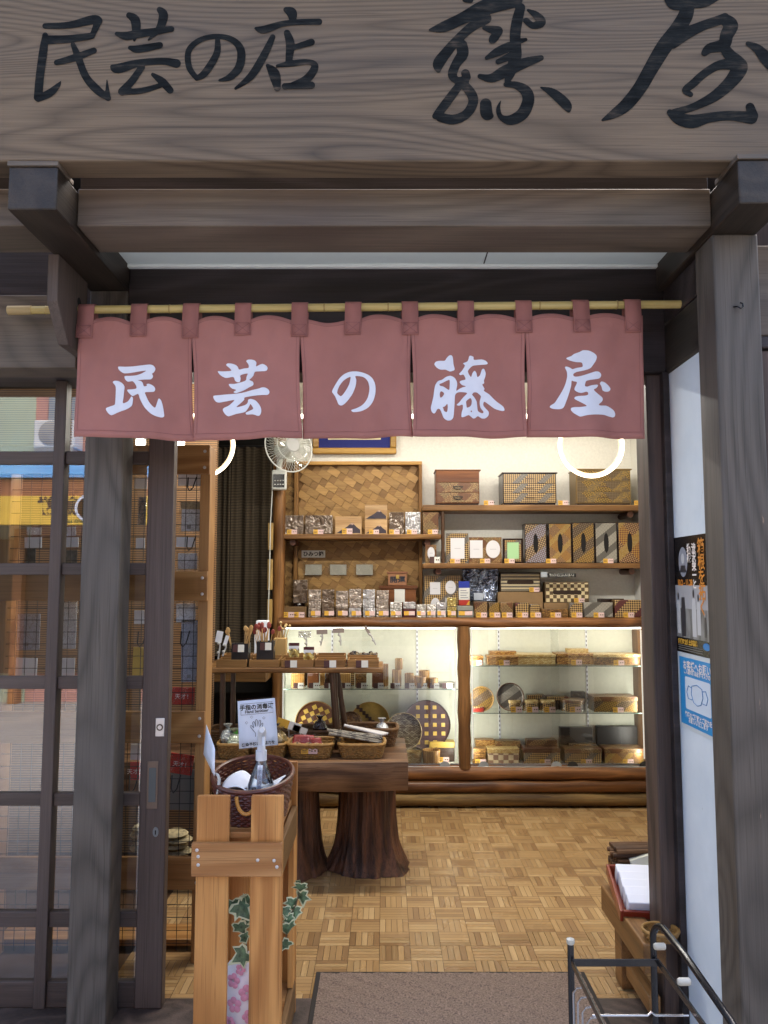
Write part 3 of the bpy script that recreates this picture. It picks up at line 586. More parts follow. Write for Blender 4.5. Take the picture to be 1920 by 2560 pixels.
for i, (u, x) in enumerate(zip(tabs, tabx)):
    w = .0305; zp = zpole(x); zb = zp - .112 - .006 * (i in (0, 2, 4, 6)); prof = [(PY + .024, zp - .075), (PY + .021, zp - .02)]
    for a in range(0, 181, 20): prof.append((PY + .0195 * math.cos(math.radians(a)), zp + .0195 * math.sin(math.radians(a))))
    prof += [(PY - .021, zp - .02), (PY - .0245, zp - .055), (cloth_y(x, zb) - .0052, zp - .085), (cloth_y(x, zb) - .0052, zb)]
    tb = MB(); n = len(prof); sk = .004 * math.sin(i * 2.3)
    vs = [(x + (-w if e == 0 else w) + sk * j / n, p[0], p[1]) for j, p in enumerate(prof) for e in (0, 1)]
    tb.add(vs, [(2 * j, 2 * j + 1, 2 * j + 3, 2 * j + 2) for j in range(n - 1)])
    o = tb.build('hanging_loop', M_tab, noren, solid=.0022, fix=False)
    st = MB()               # stitched square with a cross
    y = cloth_y(x, zb) - .0068; z1 = zb + .006; z2 = zb + .046; x1, x2 = x - w + .005 + sk, x + w - .005 + sk
    for a, b in (((x1, z1), (x2, z1)), ((x1, z2), (x2, z2)), ((x1, z1), (x2, z2)), ((x1, z2), (x2, z1)), ((x1, z1), (x1, z2)), ((x2, z1), (x2, z2))):
        st.tube([(a[0], y, a[1]), (b[0], y, b[1])], .0007, 4)
    st.build('stitching', plain('madder_thread', hexc('#7a4c4b'), .9), o)
# ================================================================== lattice sliding door at the left of the opening
DY0, DY1 = 3.165, 3.20
door = thing('sliding_door', 'dark lattice sliding door with glass panes, slid open behind the left post', 'door', (-1.4, 3.18, 0))
box('stile', M_sash, -.963, -.857, DY0 - .008, DY1 + .008, .005, 2.469, door, bevel=.004)
for x0, x1 in ((-1.352, -1.305), (-1.76, -1.713), (-2.2, -2.1)):
    box('muntin', M_sash, x0, x1, DY0 - .012, DY1 + .006, .005, 2.469, door, bevel=.003)
rails = [(1128, 1160), (1408, 1437), (1691, 1723), (1983, 2015), (2280, 2319)]
zr = [(Z(b, DY0), Z(a, DY0)) for a, b in rails]
xs = [(-2.1, -1.76), (-1.713, -1.352), (-1.305, -.963)]
for z0, z1 in zr:
    for xa, xb in xs: box('rail', M_sashx, xa, xb, DY0, DY1, z0, z1, door, bevel=.003)
for xa, xb in xs: box('rail', M_sashx, xa, xb, DY0, DY1, .005, .10, door, bevel=.003)
zz = [.10] + [z for p in reversed(zr) for z in p] + [2.468]
M_pane = glass('door_glass', (.93, .96, .95), 1.55, 4.6)
for a in range(0, len(zz), 2):
    for xa, xb in xs: MB().add([(xa, 3.182, zz[a]), (xb, 3.182, zz[a]), (xb, 3.182, zz[a + 1]), (xa, 3.182, zz[a + 1])], [(0, 1, 2, 3)]).build('pane', M_pane, door, smooth=False, fix=False)
lk = at(400, 1818, DY0 - .009)
M_steel = plain('brushed_steel', (.55, .56, .57), .35, .9); M_pull = plain('pull_bronze', hexc('#6a5c52'), .45, .5)
lp = MB().box(lk.x - .018, lk.x + .018, DY0 - .0115, DY0 - .008, lk.z - .036, lk.z + .036).build('lock_plate', M_steel, door, bevel=.004)
MB().cyl((lk.x, DY0 - .0115, lk.z), (lk.x, DY0 - .0135, lk.z), .0135, n=20).build('lock_cylinder', plain('lock_core', (.08, .07, .06), .3, .8), lp)
MB().cyl((lk.x, DY0 - .0135, lk.z), (lk.x, DY0 - .0145, lk.z), .008, n=16).build('key_slot', M_steel, lp)
hp = at(381, 1962, DY0 - .009)
h = MB().box(hp.x - .022, hp.x + .022, DY0 - .011, DY0 - .008, hp.z - .092, hp.z + .092).build('pull_plate', M_pull, door, bevel=.002)
MB().box(hp.x - .014, hp.x + .014, DY0 - .0125, DY0 - .011, hp.z - .066, hp.z + .066).build('pull_recess', plain('pull_dark', hexc('#4c5357'), .35, .6), h, bevel=.001)
kp = at(389, 2080, DY0 - .009); k = MB().lathe([(.0, -.002), (.016, -.002), (.0155, .0015), (.0, .002)], n=20, M=Matrix.Translation((kp.x, DY0 - .009, kp.z)) @ Matrix.Rotation(math.pi / 2, 4, 'X') @ Matrix.Diagonal((.72, 1.2, 1, 1)))
ke = k.build('key_escutcheon', plain('grey_metal', hexc('#6e7478'), .4, .7), door)
MB().box(kp.x - .002, kp.x + .002, DY0 - .0125, DY0 - .0112, kp.z - .009, kp.z + .007).build('key_hole', plain('hole_black', (0, 0, 0)), ke, bevel=0)

# ================================================================== tall display rack behind the door
M_pine = wood('rack_pine', knots=1.1, fine=.6, dark=hexc('#80562c'), light=hexc('#b08350'), axis='x', rings=22., streak=60., rough=.42, contrast=1.1, bumpk=.1)
M_pinez = wood('rack_pine_upright', knots=1.1, fine=.6, dark=hexc('#845a30'), light=hexc('#b48854'), axis='z', rings=18., streak=60., rough=.42, bumpk=.1)
rack = thing('display_rack', 'tall varnished pine rack with wire grid and hooks behind the sliding door', 'rack', (-1.25, 3.56, 0))
RY = 3.5; rx0, rx1 = -1.74, -.79
ztop = Z(1112, RY)
for x in (rx0, rx1 - .045): box('upright', M_pinez, x, x + .045, RY + .021, RY + .135, 0, ztop - .002, rack)
box('upright', M_pinez, -1.30, -1.255, RY + .021, RY + .07, 0, ztop - .002, rack)
for v0, v1 in ((1112, 1185), (1428, 1502), (1779, 1858), (2143, 2225)):
    z1, z0 = Z(v0, RY), Z(v1, RY)
    pl = box('cross_plank', M_pine, rx0, rx1, RY, RY + .02, z0, z1, rack)
    for zz_ in (z0 + .03, z1 - .03):
        MB().lathe([(.0, .0025), (.006, .002), (.0075, 0)], n=12, M=Matrix.Translation((rx1 - .022, RY, zz_)) @ Matrix.Rotation(math.pi / 2, 4, 'X')).build('screw', M_steel, pl)
box('top_board', M_pine, rx0 + .046, rx1 - .046, RY + .021, RY + .135, ztop - .03, ztop - .005, rack)
box('bottom_board', M_pine, rx0, rx1, RY + .14, RY + .30, .02, .05, rack)
gw = MB(); gy = RY + .032
for i in range(20):
    x = -1.70 + i * .047
    if x < rx1 - .05: gw.tube([(x, gy, .05), (x, gy, ztop - .03)], .0016, 5)
nz = 0
z = .08
while z < ztop - .03: gw.tube([(rx0 + .046, gy + .003, z), (rx1 - .046, gy + .003, z)], .0016, 5); z += .0535
M_wire = plain('black_wire', (.015, .015, .016), .45, .3)
gw.build('wire_grid', M_wire, rack, kind='stuff')
for (u, v, s) in ((480, 1205, 1.), (478, 1352, 1.), (463, 1590, 1.), (356, 1590, 1.), (440, 1950, .8), (335, 1950, .8)):
    p = at(u, v, gy - .01); q = MB()
    q.tube([p + Vector((-.018, 0, .02)), p + Vector((-.012, -.03, -.03)), p + Vector((0, -.04, -.045)), p + Vector((.012, -.03, -.03)), p + Vector((.02, 0, .022))], .003, 6); q.build('hook', M_wire, rack)
# packets hung on the grid
M_film = film('clear_film'); M_card = plain('white_card', hexc('#dfe3ea'), .6); M_kraft = plain('kraft_card', hexc('#a89a7d'), .7)
M_redp = plain('red_card', hexc('#c2261c'), .5); M_yel = plain('yellow_card', hexc('#d9b64a'), .6)
pk_spec = [  # u0,v0,u1,v1, depth Y, kind, label
 (446, 1186, 505, 1214, 3.60, 'card', 'white packet at the top of the pine rack, under its top plank'),
 (450, 1255, 505, 1332, 3.60, 'bag', 'tall white packet with kraft header in the top bay of the pine rack'),
 (441, 1343, 487, 1368, 3.60, 'card', 'small white packet beside the lower hook of the top rack bay'),
 (441, 1374, 497, 1427, 3.60, 'clear', 'crinkled clear packet just above the second plank of the pine rack'),
 (336, 1195, 368, 1222, 3.62, 'card', 'white packet at the top of the slot between post and door stile'),
 (345, 1240, 369, 1312, 3.62, 'clear', 'packet of dark beads in the slot between post and door stile'),
 (340, 1345, 362, 1372, 3.62, 'card', 'pale grey packet in the slot just above the lattice rail'),
 (336, 1526, 362, 1560, 3.62, 'card', 'white packet in the slot below the second rack plank'),
 (333, 1618, 362, 1690, 3.62, 'mix', 'yellow striped packet low in the slot between post and door stile'),
 (437, 1500, 492, 1560, 3.60, 'clear', 'clear packet with white card below the second rack plank'),
 (455, 1550, 498, 1705, 3.60, 'grey', 'long pale blue grey packet with barcode below the second rack plank'),
 (431, 1718, 486, 1762, 3.60, 'red', 'red printed packet above the third plank of the rack'),
 (425, 1885, 482, 1935, 3.60, 'red2', 'tilted red printed packet on grey board below the third rack plank'),
 (326, 1905, 352, 1950, 3.60, 'red3', 'red packet in the slot below the third rack plank'),
 (327, 1860, 352, 1900, 3.62, 'card', 'white packet with round marks above the red one in the slot'),
 (64, 1312, 106, 1340, 3.62, 'clear', 'clear packet on the grid behind the left door pane'),
 (62, 1343, 104, 1370, 3.62, 'card', 'white packet on the grid behind the left door pane'),
 (160, 1343, 196, 1368, 3.62, 'card', 'white packet behind the narrow pane beside the left post'),
 (160, 1312, 192, 1342, 3.62, 'clear', 'clear packet behind the narrow pane beside the left post'),
 (45, 1535, 98, 1625, 3.62, 'grey', 'pale packet with barcode behind the middle left pane'),
 (152, 1500, 192, 1625, 3.62, 'clear', 'tall clear packet behind the middle narrow pane'),
 (40, 1645, 92, 1690, 3.62, 'card', 'white packet low behind the middle left pane'),
 (150, 1645, 186, 1690, 3.62, 'card', 'white packet low behind the middle narrow pane'),
 (62, 1372, 88, 1425, 3.61, 'dark', 'small dark foil packet behind the left door pane'),
 (158, 1375, 192, 1428, 3.61, 'dark', 'small dark foil packet behind the narrow pane beside the left post'),
]
M_greyc = plain('blue_grey_card', hexc('#a9b0c0'), .55); M_board = plain('grey_board', hexc('#77746c'), .8); M_darkfoil = plain('dark_foil', hexc('#4a4a44'), .3, .3, noise=.5, nscale=40.)
M_beads = plain('beads', hexc('#6b5540'), .5, noise=.8, nscale=90.)
def flat(mb, p0, p1, Y, tilt=0., t=.004):
    a = at(p0[0], p0[1], Y); b = at(p1[0], p1[1], Y); c = (a + b) / 2
    M = Matrix.Translation(c) @ Matrix.Rotation(tilt, 4, 'Y'); mb.obox(M, abs(b.x - a.x), t, abs(a.z - b.z)); return M, abs(b.x - a.x), abs(a.z - b.z)
for (u0, v0, u1, v1, Y, kd, lab) in pk_spec:
    c = at((u0 + u1) / 2, v1, Y); t = thing('hanging_packet', lab, 'packet', c, 'packets hung on the pine rack')
    m = {'card': M_card, 'bag': M_card, 'clear': M_beads if 'bead' in lab else M_card, 'grey': M_greyc, 'red': M_redp, 'red2': M_redp, 'red3': M_redp, 'mix': M_yel, 'dark': M_darkfoil}[kd]
    mb = MB(); tl = {'red2': .14}.get(kd, random.uniform(-.03, .03))
    iw = (u1 - u0) * .08 if kd in ('clear', 'bag') else 0
    M, w, hgt = flat(mb, (u0 + iw, v0 + (18 if kd == 'bag' else iw * 2)), (u1 - iw, v1 - iw), Y, tl); mb.build('card', m, t, bevel=.001)
    if kd == 'bag':
        mb = MB(); flat(mb, (u0 + 2, v0), (u1 - 2, v0 + 17), Y - .003, tl); mb.build('header', M_kraft, t, bevel=.001)
    if kd in ('clear', 'bag', 'red', 'red2', 'grey'):
        n = MB(); a = at(u0, v0, Y - .009); b = at(u1, v1, Y - .009)
        n.grid(lambda p, q: (a.x + (b.x - a.x) * p, Y - .009 - .006 * math.sin(9 * p + 7 * q), a.z + (b.z - a.z) * q), 8, 10); n.build('film_sleeve', M_film, t, fix=False)
    if kd in ('grey', 'bag'):
        bc = MB(); q = at(u0 + (u1 - u0) * .4, v1 - 14, Y - .004); bc.box(q.x - .009, q.x + .009, Y - .0046, Y - .0042, q.z - .008, q.z + .008); bc.build('barcode', plain('barcode_print', hexc('#8d8d90'), .7), t, bevel=0)
    if kd in ('red', 'red2', 'red3'):
        r = Matrix.Rotation(tl, 4, 'Y'); cc = at((u0 + u1) / 2, (v0 + v1) / 2, Y - .005); sz = .026
        vs, fs = font_mesh('天才！', sz, lambda a, b: cc + r @ Vector((a, 0, b - .004))); MB().add(vs, fs).build('lettering', plain('white_ink', hexc('#f0e6e0'), .6), t, smooth=False, fix=False)
    if kd == 'red2':
        mb = MB(); flat(mb, (u0 + 2, v1 - 12), (u1 + 4, v1 + 90), Y + .006, .02); mb.build('backing_board', M_board, t, bevel=.001)
# pale woven bundle low in the rack
wb = MB(); c = at(448, 2120, 3.62)
for i in range(5): wb.lathe([(.0, -.012), (.05, -.01), (.062, 0), (.05, .01), (.0, .012)], c=(c.x + .02 * (i % 2) - .03, c.y + .03, c.z - .05 + i * .026), n=14)
wb.build('woven_bundle', plain('pale_straw', hexc('#9d8f6c'), .8, noise=.4, nscale=60.), label='pale straw bundle lying low in the pine rack', cat='bundle')
wb = MB(); c = at(345, 2090, 3.62)
for i in range(4): wb.lathe([(.0, -.014), (.035, -.012), (.045, 0), (.035, .012), (.0, .014)], c=(c.x + .01 * (i % 2), c.y + .03, c.z - .06 + i * .029), n=14)
wb.build('woven_bundle', plain('pale_straw', hexc('#9d8f6c')), label='pale straw bundle seen in the slot beside the left post', cat='bundle')

# ================================================================== lamps
M_lamp = emit('lamp_warm', (1., .86, .66), 1.6); M_lampw = emit('lamp_white', (1., .90, .74), 4.)
def ring_lamp(uc, vc, Y, rpx, lab):
    c = at(uc, vc, Y); R = rpx / F_PX * Y
    t = thing('ring_lamp', lab, 'lamp', (c.x, c.y, c.z - R), 'ring pendant lamps')
    pts = [c + Vector((R * math.cos(a), 0, R * math.sin(a))) for a in [2 * math.pi * i / 56 for i in range(56)]]
    MB().tube([p for p in pts], .0088, 10, closed=True).build('light_tube', M_lamp, t)
    MB().tube([c + (p - c) * .935 + Vector((0, .012, 0)) for p in pts], .009, 8, closed=True).build('inner_band', plain('lamp_band', hexc('#c9b08a'), .5), t)
    MB().tube([c + Vector((0, .01, R + .012)), c + Vector((0, .01, 2.9 - c.z))], .004, 6).build('cord', M_wire, t)
    ld = bpy.data.lights.new('ring_glow', 'POINT'); ld.energy = 3.2; ld.color = (1., .94, .85); ld.shadow_soft_size = R
    lo = bpy.data.objects.new('glow', ld); COL.objects.link(lo); lo.parent = t; lo.location = (0, -.04, R + .25)
ring_lamp(1478, 1113, 4.7, 80, 'glowing ring pendant lamp on the right, in front of the drawer chests')
ring_lamp(505, 1113, 4.7, 80, 'glowing ring pendant lamp on the left, partly hidden by the pine rack')
for (u, v, lab) in ((352, 1108, 'small square lamp glimpsed between left post and door stile'), (450, 1106, 'small bright square lamp just under the curtain above the pine rack')):
    c = at(u, v, 4.3); t = thing('square_lamp', lab, 'lamp', c, 'square spot lamps')
    box('diffuser', M_lampw, c.x - .022, c.x + .022, c.y - .02, c.y + .02, c.z - .02, c.z + .02, t, bevel=.004)
    box('housing', plain('lamp_housing', (.05, .05, .05), .5), c.x - .026, c.x + .026, c.y - .024, c.y + .024, c.z + .0205, c.z + .06, t, bevel=.003)
    MB().tube([(c.x, c.y, c.z + .06), (c.x, c.y, 2.9)], .004, 6).build('stem', M_wire, t)
    ld = bpy.data.lights.new('spot_glow', 'POINT'); ld.energy = 1.2; ld.color = (1., .965, .90); ld.shadow_soft_size = .03
    lo = bpy.data.objects.new('glow', ld); COL.objects.link(lo); lo.parent = t; lo.location = (0, -.03, -.05)
# ceiling strip lamps that wash the back wall and the floor
for (x0, x1, y, e, lab) in ((-.7, 1.85, 5.72, 1.3, 'long ceiling strip lamp washing the back wall with light'), (-.6, 1.3, 4.3, 12, 'ceiling strip lamp over the parquet floor')):
    t = thing('strip_lamp', lab, 'lamp', ((x0 + x1) / 2, y, 2.85), 'ceiling strip lamps')
    box('diffuser', emit('strip_diffuser', (1., .90, .74), 2.5), x0, x1, y - .03, y + .03, 2.852, 2.872, t, bevel=.004)
    box('housing', plain('lamp_housing_white', (.7, .7, .68), .5), x0 - .02, x1 + .02, y - .035, y + .035, 2.8725, 2.904, t, bevel=.004)
    ld = bpy.data.lights.new('strip_glow', 'AREA'); ld.shape = 'RECTANGLE'; ld.size = x1 - x0; ld.size_y = .06; ld.energy = e; ld.color = (1., .965, .90)
    lo = bpy.data.objects.new('glow', ld); COL.objects.link(lo); lo.parent = t; lo.location = (0, 0, -.002)

# ================================================================== back wall joinery: log post, woven panel, shelves
M_log = wood('log', hexc('#4a2c16'), hexc('#8a5c34'), 'x', rings=16., streak=30., rough=.4, contrast=1.2, bumpk=.5, big=1.4)
M_logz = wood('log_upright', hexc('#5a3a1c'), hexc('#94693c'), 'z', rings=16., streak=30., rough=.45, contrast=1.2, bumpk=.5)
M_shelf = wood('shelf_board', hexc('#5f3f20'), hexc('#9b7344'), 'x', rings=16., streak=40., rough=.4, contrast=1.3, bumpk=.3, big=1.6)
M_frame = wood('panel_frame', hexc('#8a6230'), hexc('#c19855'), 'x', rings=8., streak=60., rough=.45)
M_framez = wood('panel_frame_z', hexc('#6e4a22'), hexc('#a87c44'), 'z', rings=8., streak=60., rough=.45)
def log(p0, p1, r, seed, n=14, k=10, amp=.12):
    rnd = random.Random(seed); p0, p1 = Vector(p0), Vector(p1)
    return MB().tube([p0.lerp(p1, i / k) + Vector((0, rnd.uniform(-1, 1) * r * .06, rnd.uniform(-1, 1) * r * .06)) for i in range(k + 1)], [r * (1 + rnd.uniform(-amp, amp) * .5) for i in range(k + 1)], n)
SY = 5.86
zc = Z(1545, 5.80)              # counter top
z_top, z_mid, z_left = Z(1262, SY), Z(1408, SY), Z(1335, SY)
lgp = log((X(697, 1400, SY), SY + .03, 0), (X(695, 1400, SY), SY + .03, 2.85), .046, 3, amp=.2).build('log_pillar', M_logz, label='peeled log pillar rising beside the wall fan', cat='pillar')
# bamboo strips tied on the post
for (v0, v1) in ((1307, 1375), (1398, 1475), (1498, 1560)):
    box('bamboo_strip', plain('bamboo_split', hexc('#a98a4e'), .5, noise=.2), X(669, 1400, 5.8), X(682, 1400, 5.8), 5.80, 5.812, Z(v1, 5.8), Z(v0, 5.8), bevel=.003,
        label='flat bamboo strip tied beside the log pillar, %s' % {1307: 'topmost of three', 1398: 'middle of three', 1498: 'lowest of three'}[v0], cat='strip', group='bamboo strips')
# woven panel
pan = thing('wall_panel', 'framed panel of broad woven wood strips behind the puzzle boxes', 'panel', (X(890, 1300, 6.13), 6.13, zc))
WY = 6.135
px0, px1 = X(742, 1300, WY), X(1055, 1300, WY); pz0, pz1 = zc + .02, Z(1155, WY)
box('backing', plain('weave_gap', hexc('#6b4c28'), .8), X(706, 1300, WY), px1, WY + .012, WY + .02, pz0, pz1, pan, bevel=0)
box('frame_rail', M_frame, px0 - .02, px1, WY - .04, WY + .01, pz1 - .028, pz1, pan)
box('frame_stile', M_framez, px0 - .02, px0 + .012, WY - .04, WY + .01, pz0, pz1 - .029, pan)
box('frame_stile', M_framez, px1 - .026, px1, WY - .04, WY + .01, pz0, pz1 - .029, pan)
box('frame_stile', M_framez, X(706, 1300, WY) - .01, X(706, 1300, WY) + .008, WY - .03, WY + .01, pz0, pz1 - .05, pan)
M_wv = [wood('weave_strip_%d' % i, hexc(a), hexc(b), 'x', rings=6., streak=60., rough=.45, contrast=.5, bumpk=.1) for i, (a, b) in enumerate([('#8f6c3c', '#b8935c'), ('#7d5c32', '#9c784a'), ('#87653a', '#ac8852')])]
ca, sa = math.cos(math.radians(-32)), math.sin(math.radians(-32))
wv = {}
def weave(x0, x1, z0, z1, pw, pl, n0):
    cx, cz = (x0 + x1) / 2, (z0 + z1) / 2; cnt = 0
    for i in range(-24, 25):
        for j in range(-14, 15):
            # long strips run down to the right, crossed by square ends of the other set
            a = i * pl * 1.0 + (j % 3) * pl * .34; b = j * pw
            for kind in (0, 1):
                aa = a + (0 if kind == 0 else pl * .5 + pw * .02); x = cx + aa * ca - b * sa; zz_ = cz + aa * sa + b * ca
                ln = pl * .62 if kind == 0 else pl * .36
                if not (x0 - .0 < x < x1 + .0 and z0 < zz_ < z1): continue
                M = Matrix.Translation((x, WY + (.0 if kind == 0 else .006), zz_)) @ Matrix.Rotation(math.radians(32), 4, 'Y')
                # clip to the panel by shaving corners: polygon clip in x/z
                q = [M @ Vector((sx * ln / 2, 0, sz * (pw * .485))) for sx, sz in ((-1, -1), (1, -1), (1, 1), (-1, 1))]
                poly = [(p.x, p.z) for p in q]
                for ax, lim, sg in ((0, x0, 1), (0, x1, -1), (1, z0, 1), (1, z1, -1)):
                    out = []
                    for k in range(len(poly)):
                        c_, d_ = poly[k], poly[(k + 1) % len(poly)]; ic, idd = (c_[ax] - lim) * sg >= 0, (d_[ax] - lim) * sg >= 0
                        if ic: out.append(c_)
                        if ic != idd:
                            t = (lim - c_[ax]) / (d_[ax] - c_[ax]); out.append((c_[0] + (d_[0] - c_[0]) * t, c_[1] + (d_[1] - c_[1]) * t))
                    poly = out
                    if len(poly) < 3: break
                if len(poly) < 3: continue
                y = WY + (.0 if kind == 0 else .005)
                MB().prism(poly, lambda p, r, d: (p, d, r), y, y + .004).build('weave_strip', M_wv[kind if random.random() < .8 else 2], pan, smooth=False); cnt += 1
    return cnt
weave(px0 + .013, px1 - .027, pz0, pz1 - .03, .058, .150, 0)
weave(X(706, 1300, WY) + .009, px0 - .021, pz0, pz1 - .05, .032, .085, 0)
# shelves
def shelf(name, lab, x0, x1, zt, th, y0=SY, y1=YB - .002):
    t = thing(name, lab, 'shelf', ((x0 + x1) / 2, (y0 + y1) / 2, zt - th), 'wooden wall shelves')
    mb = MB(); k = 12
    for i in range(k):
        xa, xb = x0 + (x1 - x0) * i / k, x0 + (x1 - x0) * (i + 1) / k
    mb.box(x0, x1, y0, y1, zt - th, zt); mb.build('board', M_shelf, t, bevel=.008)
    for xb in ((x0 + .12), (x1 - .10)):
        MB().cyl((xb, y0 + .05, zt - th - .022), (xb, y1, zt - th - .022), .024, n=12).build('peg_bracket', plain('peg_brown', hexc('#4f2a16'), .45, noise=.2), t)
    return t
shelf('wall_shelf', 'upper right wall shelf carrying the three drawer chests', X(1056, 1270, SY), X(1614, 1270, SY), z_top, Z(1262, SY) - Z(1277, SY))
shelf('wall_shelf', 'right wall shelf carrying photo frames and upright tissue boxes', X(1057, 1414, SY), X(1618, 1414, SY), z_mid, Z(1408, SY) - Z(1421, SY))
shelf('wall_shelf', 'left wall shelf carrying wrapped puzzle boxes before the woven panel', X(690, 1340, SY), X(1103, 1340, SY), z_left, Z(1335, SY) - Z(1348, SY))
log((X(1108, 1340, SY), SY + .03, z_mid), (X(1108, 1340, SY), SY + .03, z_top - .05), .014, 8, n=10, k=6).build('bamboo_strut', plain('dark_bamboo', hexc('#4b3018'), .4, noise=.3), label='short dark bamboo strut between the two right wall shelves', cat='strut')

# ================================================================== glass display case below
case = thing('display_case', 'long log framed glass display case along the back wall, lit inside', 'display case', (.55, 5.98, 0))
cx0, cx1 = X(688, 1750, 5.83), X(1619, 1750, 5.83)
zg0, zg1 = Z(1918, 5.83), Z(1569, 5.83)
lb = [(1985, 2019, 9), (1953, 1985, 5), (1918, 1953, 6)]
for v0, v1, sd_ in lb:
    z1, z0 = Z(v0, 5.8), Z(v1, 5.8); r = (z1 - z0) / 2
    log((cx0, 5.80 + r, max(r + .002, (z0 + z1) / 2)), (cx1 + .02, 5.80 + r, max(r + .002, (z0 + z1) / 2)), r * 1.03, sd_, n=16, k=16).build('base_log', wood('bark_log', hexc('#4a3418'), hexc('#a5854f'), 'x', rings=9., streak=14., rough=.6, contrast=1.4, bumpk=.6, wear=hexc('#22140a')) if sd_ == 9 else M_log, case)
r = (zc - zg1) / 2
log((cx0 + .02, 5.80 + r, (zc + zg1) / 2), (cx1 + .02, 5.80 + r, (zc + zg1) / 2), r, 11, n=16, k=18).build('counter_log', M_log, case)
box('counter_board', M_shelf, cx0 + .02, cx1 + .02, 5.86, YB - .003, zc - .03, zc, case, bevel=.004)
log((X(1161, 1750, 5.82), 5.835, zg0 - .01), (X(1161, 1750, 5.82), 5.835, zg1 + .01), .047, 21, n=14, k=10, amp=.2).build('case_post', M_logz, case)
box('end_panel', M_logz, cx1 + .0, cx1 + .04, 5.82, YB - .003, 0, zg1, case)
box('end_panel', plain('case_white', hexc('#d4d8d0'), .6), cx0 + .02, cx0 + .035, 5.86, YB - .01, zg0, zg1, case, bevel=.001)
box('case_back', plain('case_back_panel', hexc('#d5d8c8'), .7, noise=.03, nscale=40.), cx0 + .036, cx1 - .002, YB - .012, YB - .004, zg0, zg1, case, bevel=0)
box('case_floor', plain('case_floor_white', hexc('#dadccf'), .6), cx0 + .02, cx1, 5.86, YB - .012, zg0 - .02, zg0, case, bevel=0)
box('glass_track', M_steel, cx0 + .02, cx1, 5.825, 5.858, zg0 - .012, zg0 + .006, case, bevel=.001)
M_cg = glass('case_glass', (.97, .99, .98), 1.52, 2.2)
xm = X(1161, 1750, 5.83)
for (xa, xb, y) in ((cx0 + .04, X(925, 1750, 5.83), 5.838), (X(905, 1750, 5.83), xm - .04, 5.848), (xm + .04, X(1400, 1750, 5.83), 5.838), (X(1380, 1750, 5.83), cx1 - .004, 5.848)):
    MB().add([(xa, y, zg0), (xb, y, zg0), (xb, y, zg1), (xa, y, zg1)], [(0, 1, 2, 3)]).build('glass_door', M_cg, case, smooth=False, fix=False)
M_gs = glass('shelf_glass', (.93, .97, .95), 1.5, 1.)
M_gedge = plain('glass_edge', hexc('#3f5a52'), .2)
shelf_l, shelf_1, shelf_2 = Z(1722, 5.9), Z(1664, 5.9), Z(1782, 5.9)
for (xa, xb, zz_) in ((cx0 + .05, xm - .04, shelf_l), (xm + .04, cx1 - .01, shelf_1), (xm + .04, cx1 - .01, shelf_2)):
    s_ = MB().add([(xa, 5.9, zz_ - .001), (xb, 5.9, zz_ - .001), (xb, YB - .03, zz_ - .001), (xa, YB - .03, zz_ - .001)], [(0, 1, 2, 3)]).build('glass_shelf', M_gs, case, smooth=False, fix=False)
    MB().box(xa, xb, 5.897, 5.8995, zz_ - .006, zz_ - .001).build('shelf_edge', M_gedge, s_, smooth=False)
for u in (830, 1043, 1248, 1468):
    p = at(u, 1700, 6.14); st = box('shelf_standard', M_card, p.x - .008, p.x + .008, YB - .018, YB - .0125, zg0, zg1, case, bevel=.001)
    sl = MB(); z = zg0 + .03
    while z < zg1 - .02: sl.box(p.x - .003, p.x + .003, YB - .0186, YB - .0182, z, z + .016); z += .034
    sl.build('slots', plain('slot_dark', (.03, .03, .03), .8), st, smooth=False, kind='stuff')
for (xa, xb) in ((cx0 + .06, xm - .06), (xm + .06, cx1 - .02)):
    b = box('case_light', emit('case_led', (1., .97, .86), 1.5), xa, xb, 5.872, 5.89, zg1 - .012, zg1 - .001, case, bevel=.002)
    ld = bpy.data.lights.new('case_glow', 'AREA'); ld.shape = 'RECTANGLE'; ld.size = xb - xa; ld.size_y = .03; ld.energy = .42; ld.color = (1., .96, .86)
    lo = bpy.data.objects.new('glow', ld); COL.objects.link(lo); lo.parent = case; lo.location = Vector(((xa + xb) / 2, 5.90, zg1 - .015)) - WL[case.name]; lo.rotation_euler = (math.radians(36), 0, 0)
for (x, sgn) in ((cx0 + .052, 1), (xm - .062, -1), (xm + .062, 1), (cx1 - .022, -1)):  # only the left end strip is real; the other three are added fill light
    box('case_light', emit('case_led_fill', (1., .97, .88), .14), x - .004, x + .004, 5.868, 5.876, zg0 + .05, zg1 - .02, case, bevel=.001)
    ld = bpy.data.lights.new('case_glow', 'AREA'); ld.shape = 'RECTANGLE'; ld.size = .02; ld.size_y = zg1 - zg0 - .1; ld.energy = .7; ld.color = (1., .96, .86)
    lo = bpy.data.objects.new('glow', ld); COL.objects.link(lo); lo.parent = case; lo.location = Vector((x + sgn * .006, 5.879, (zg0 + zg1) / 2)) - WL[case.name]; lo.rotation_euler = Vector((-sgn * .75, -.65, 0)).to_track_quat('Z', 'Y').to_euler()
for (u, dk) in ((1112, 0), (1209, 0), (1391, 0), (1432, 1), (1612, 1)):
    c = at(u, 1916, 5.832); MB().lathe([(0, 0), (.04, 0), (.04, .004), (0, .006)], n=24, M=Matrix.Translation((c.x, 5.836, c.z - .004)) @ Matrix.Rotation(math.pi / 2, 4, 'X')).build('finger_pull', plain('pull_black', (.02, .02, .02), .3) if dk else plain('pull_clear', hexc('#9fa6a8'), .1, .3), case)
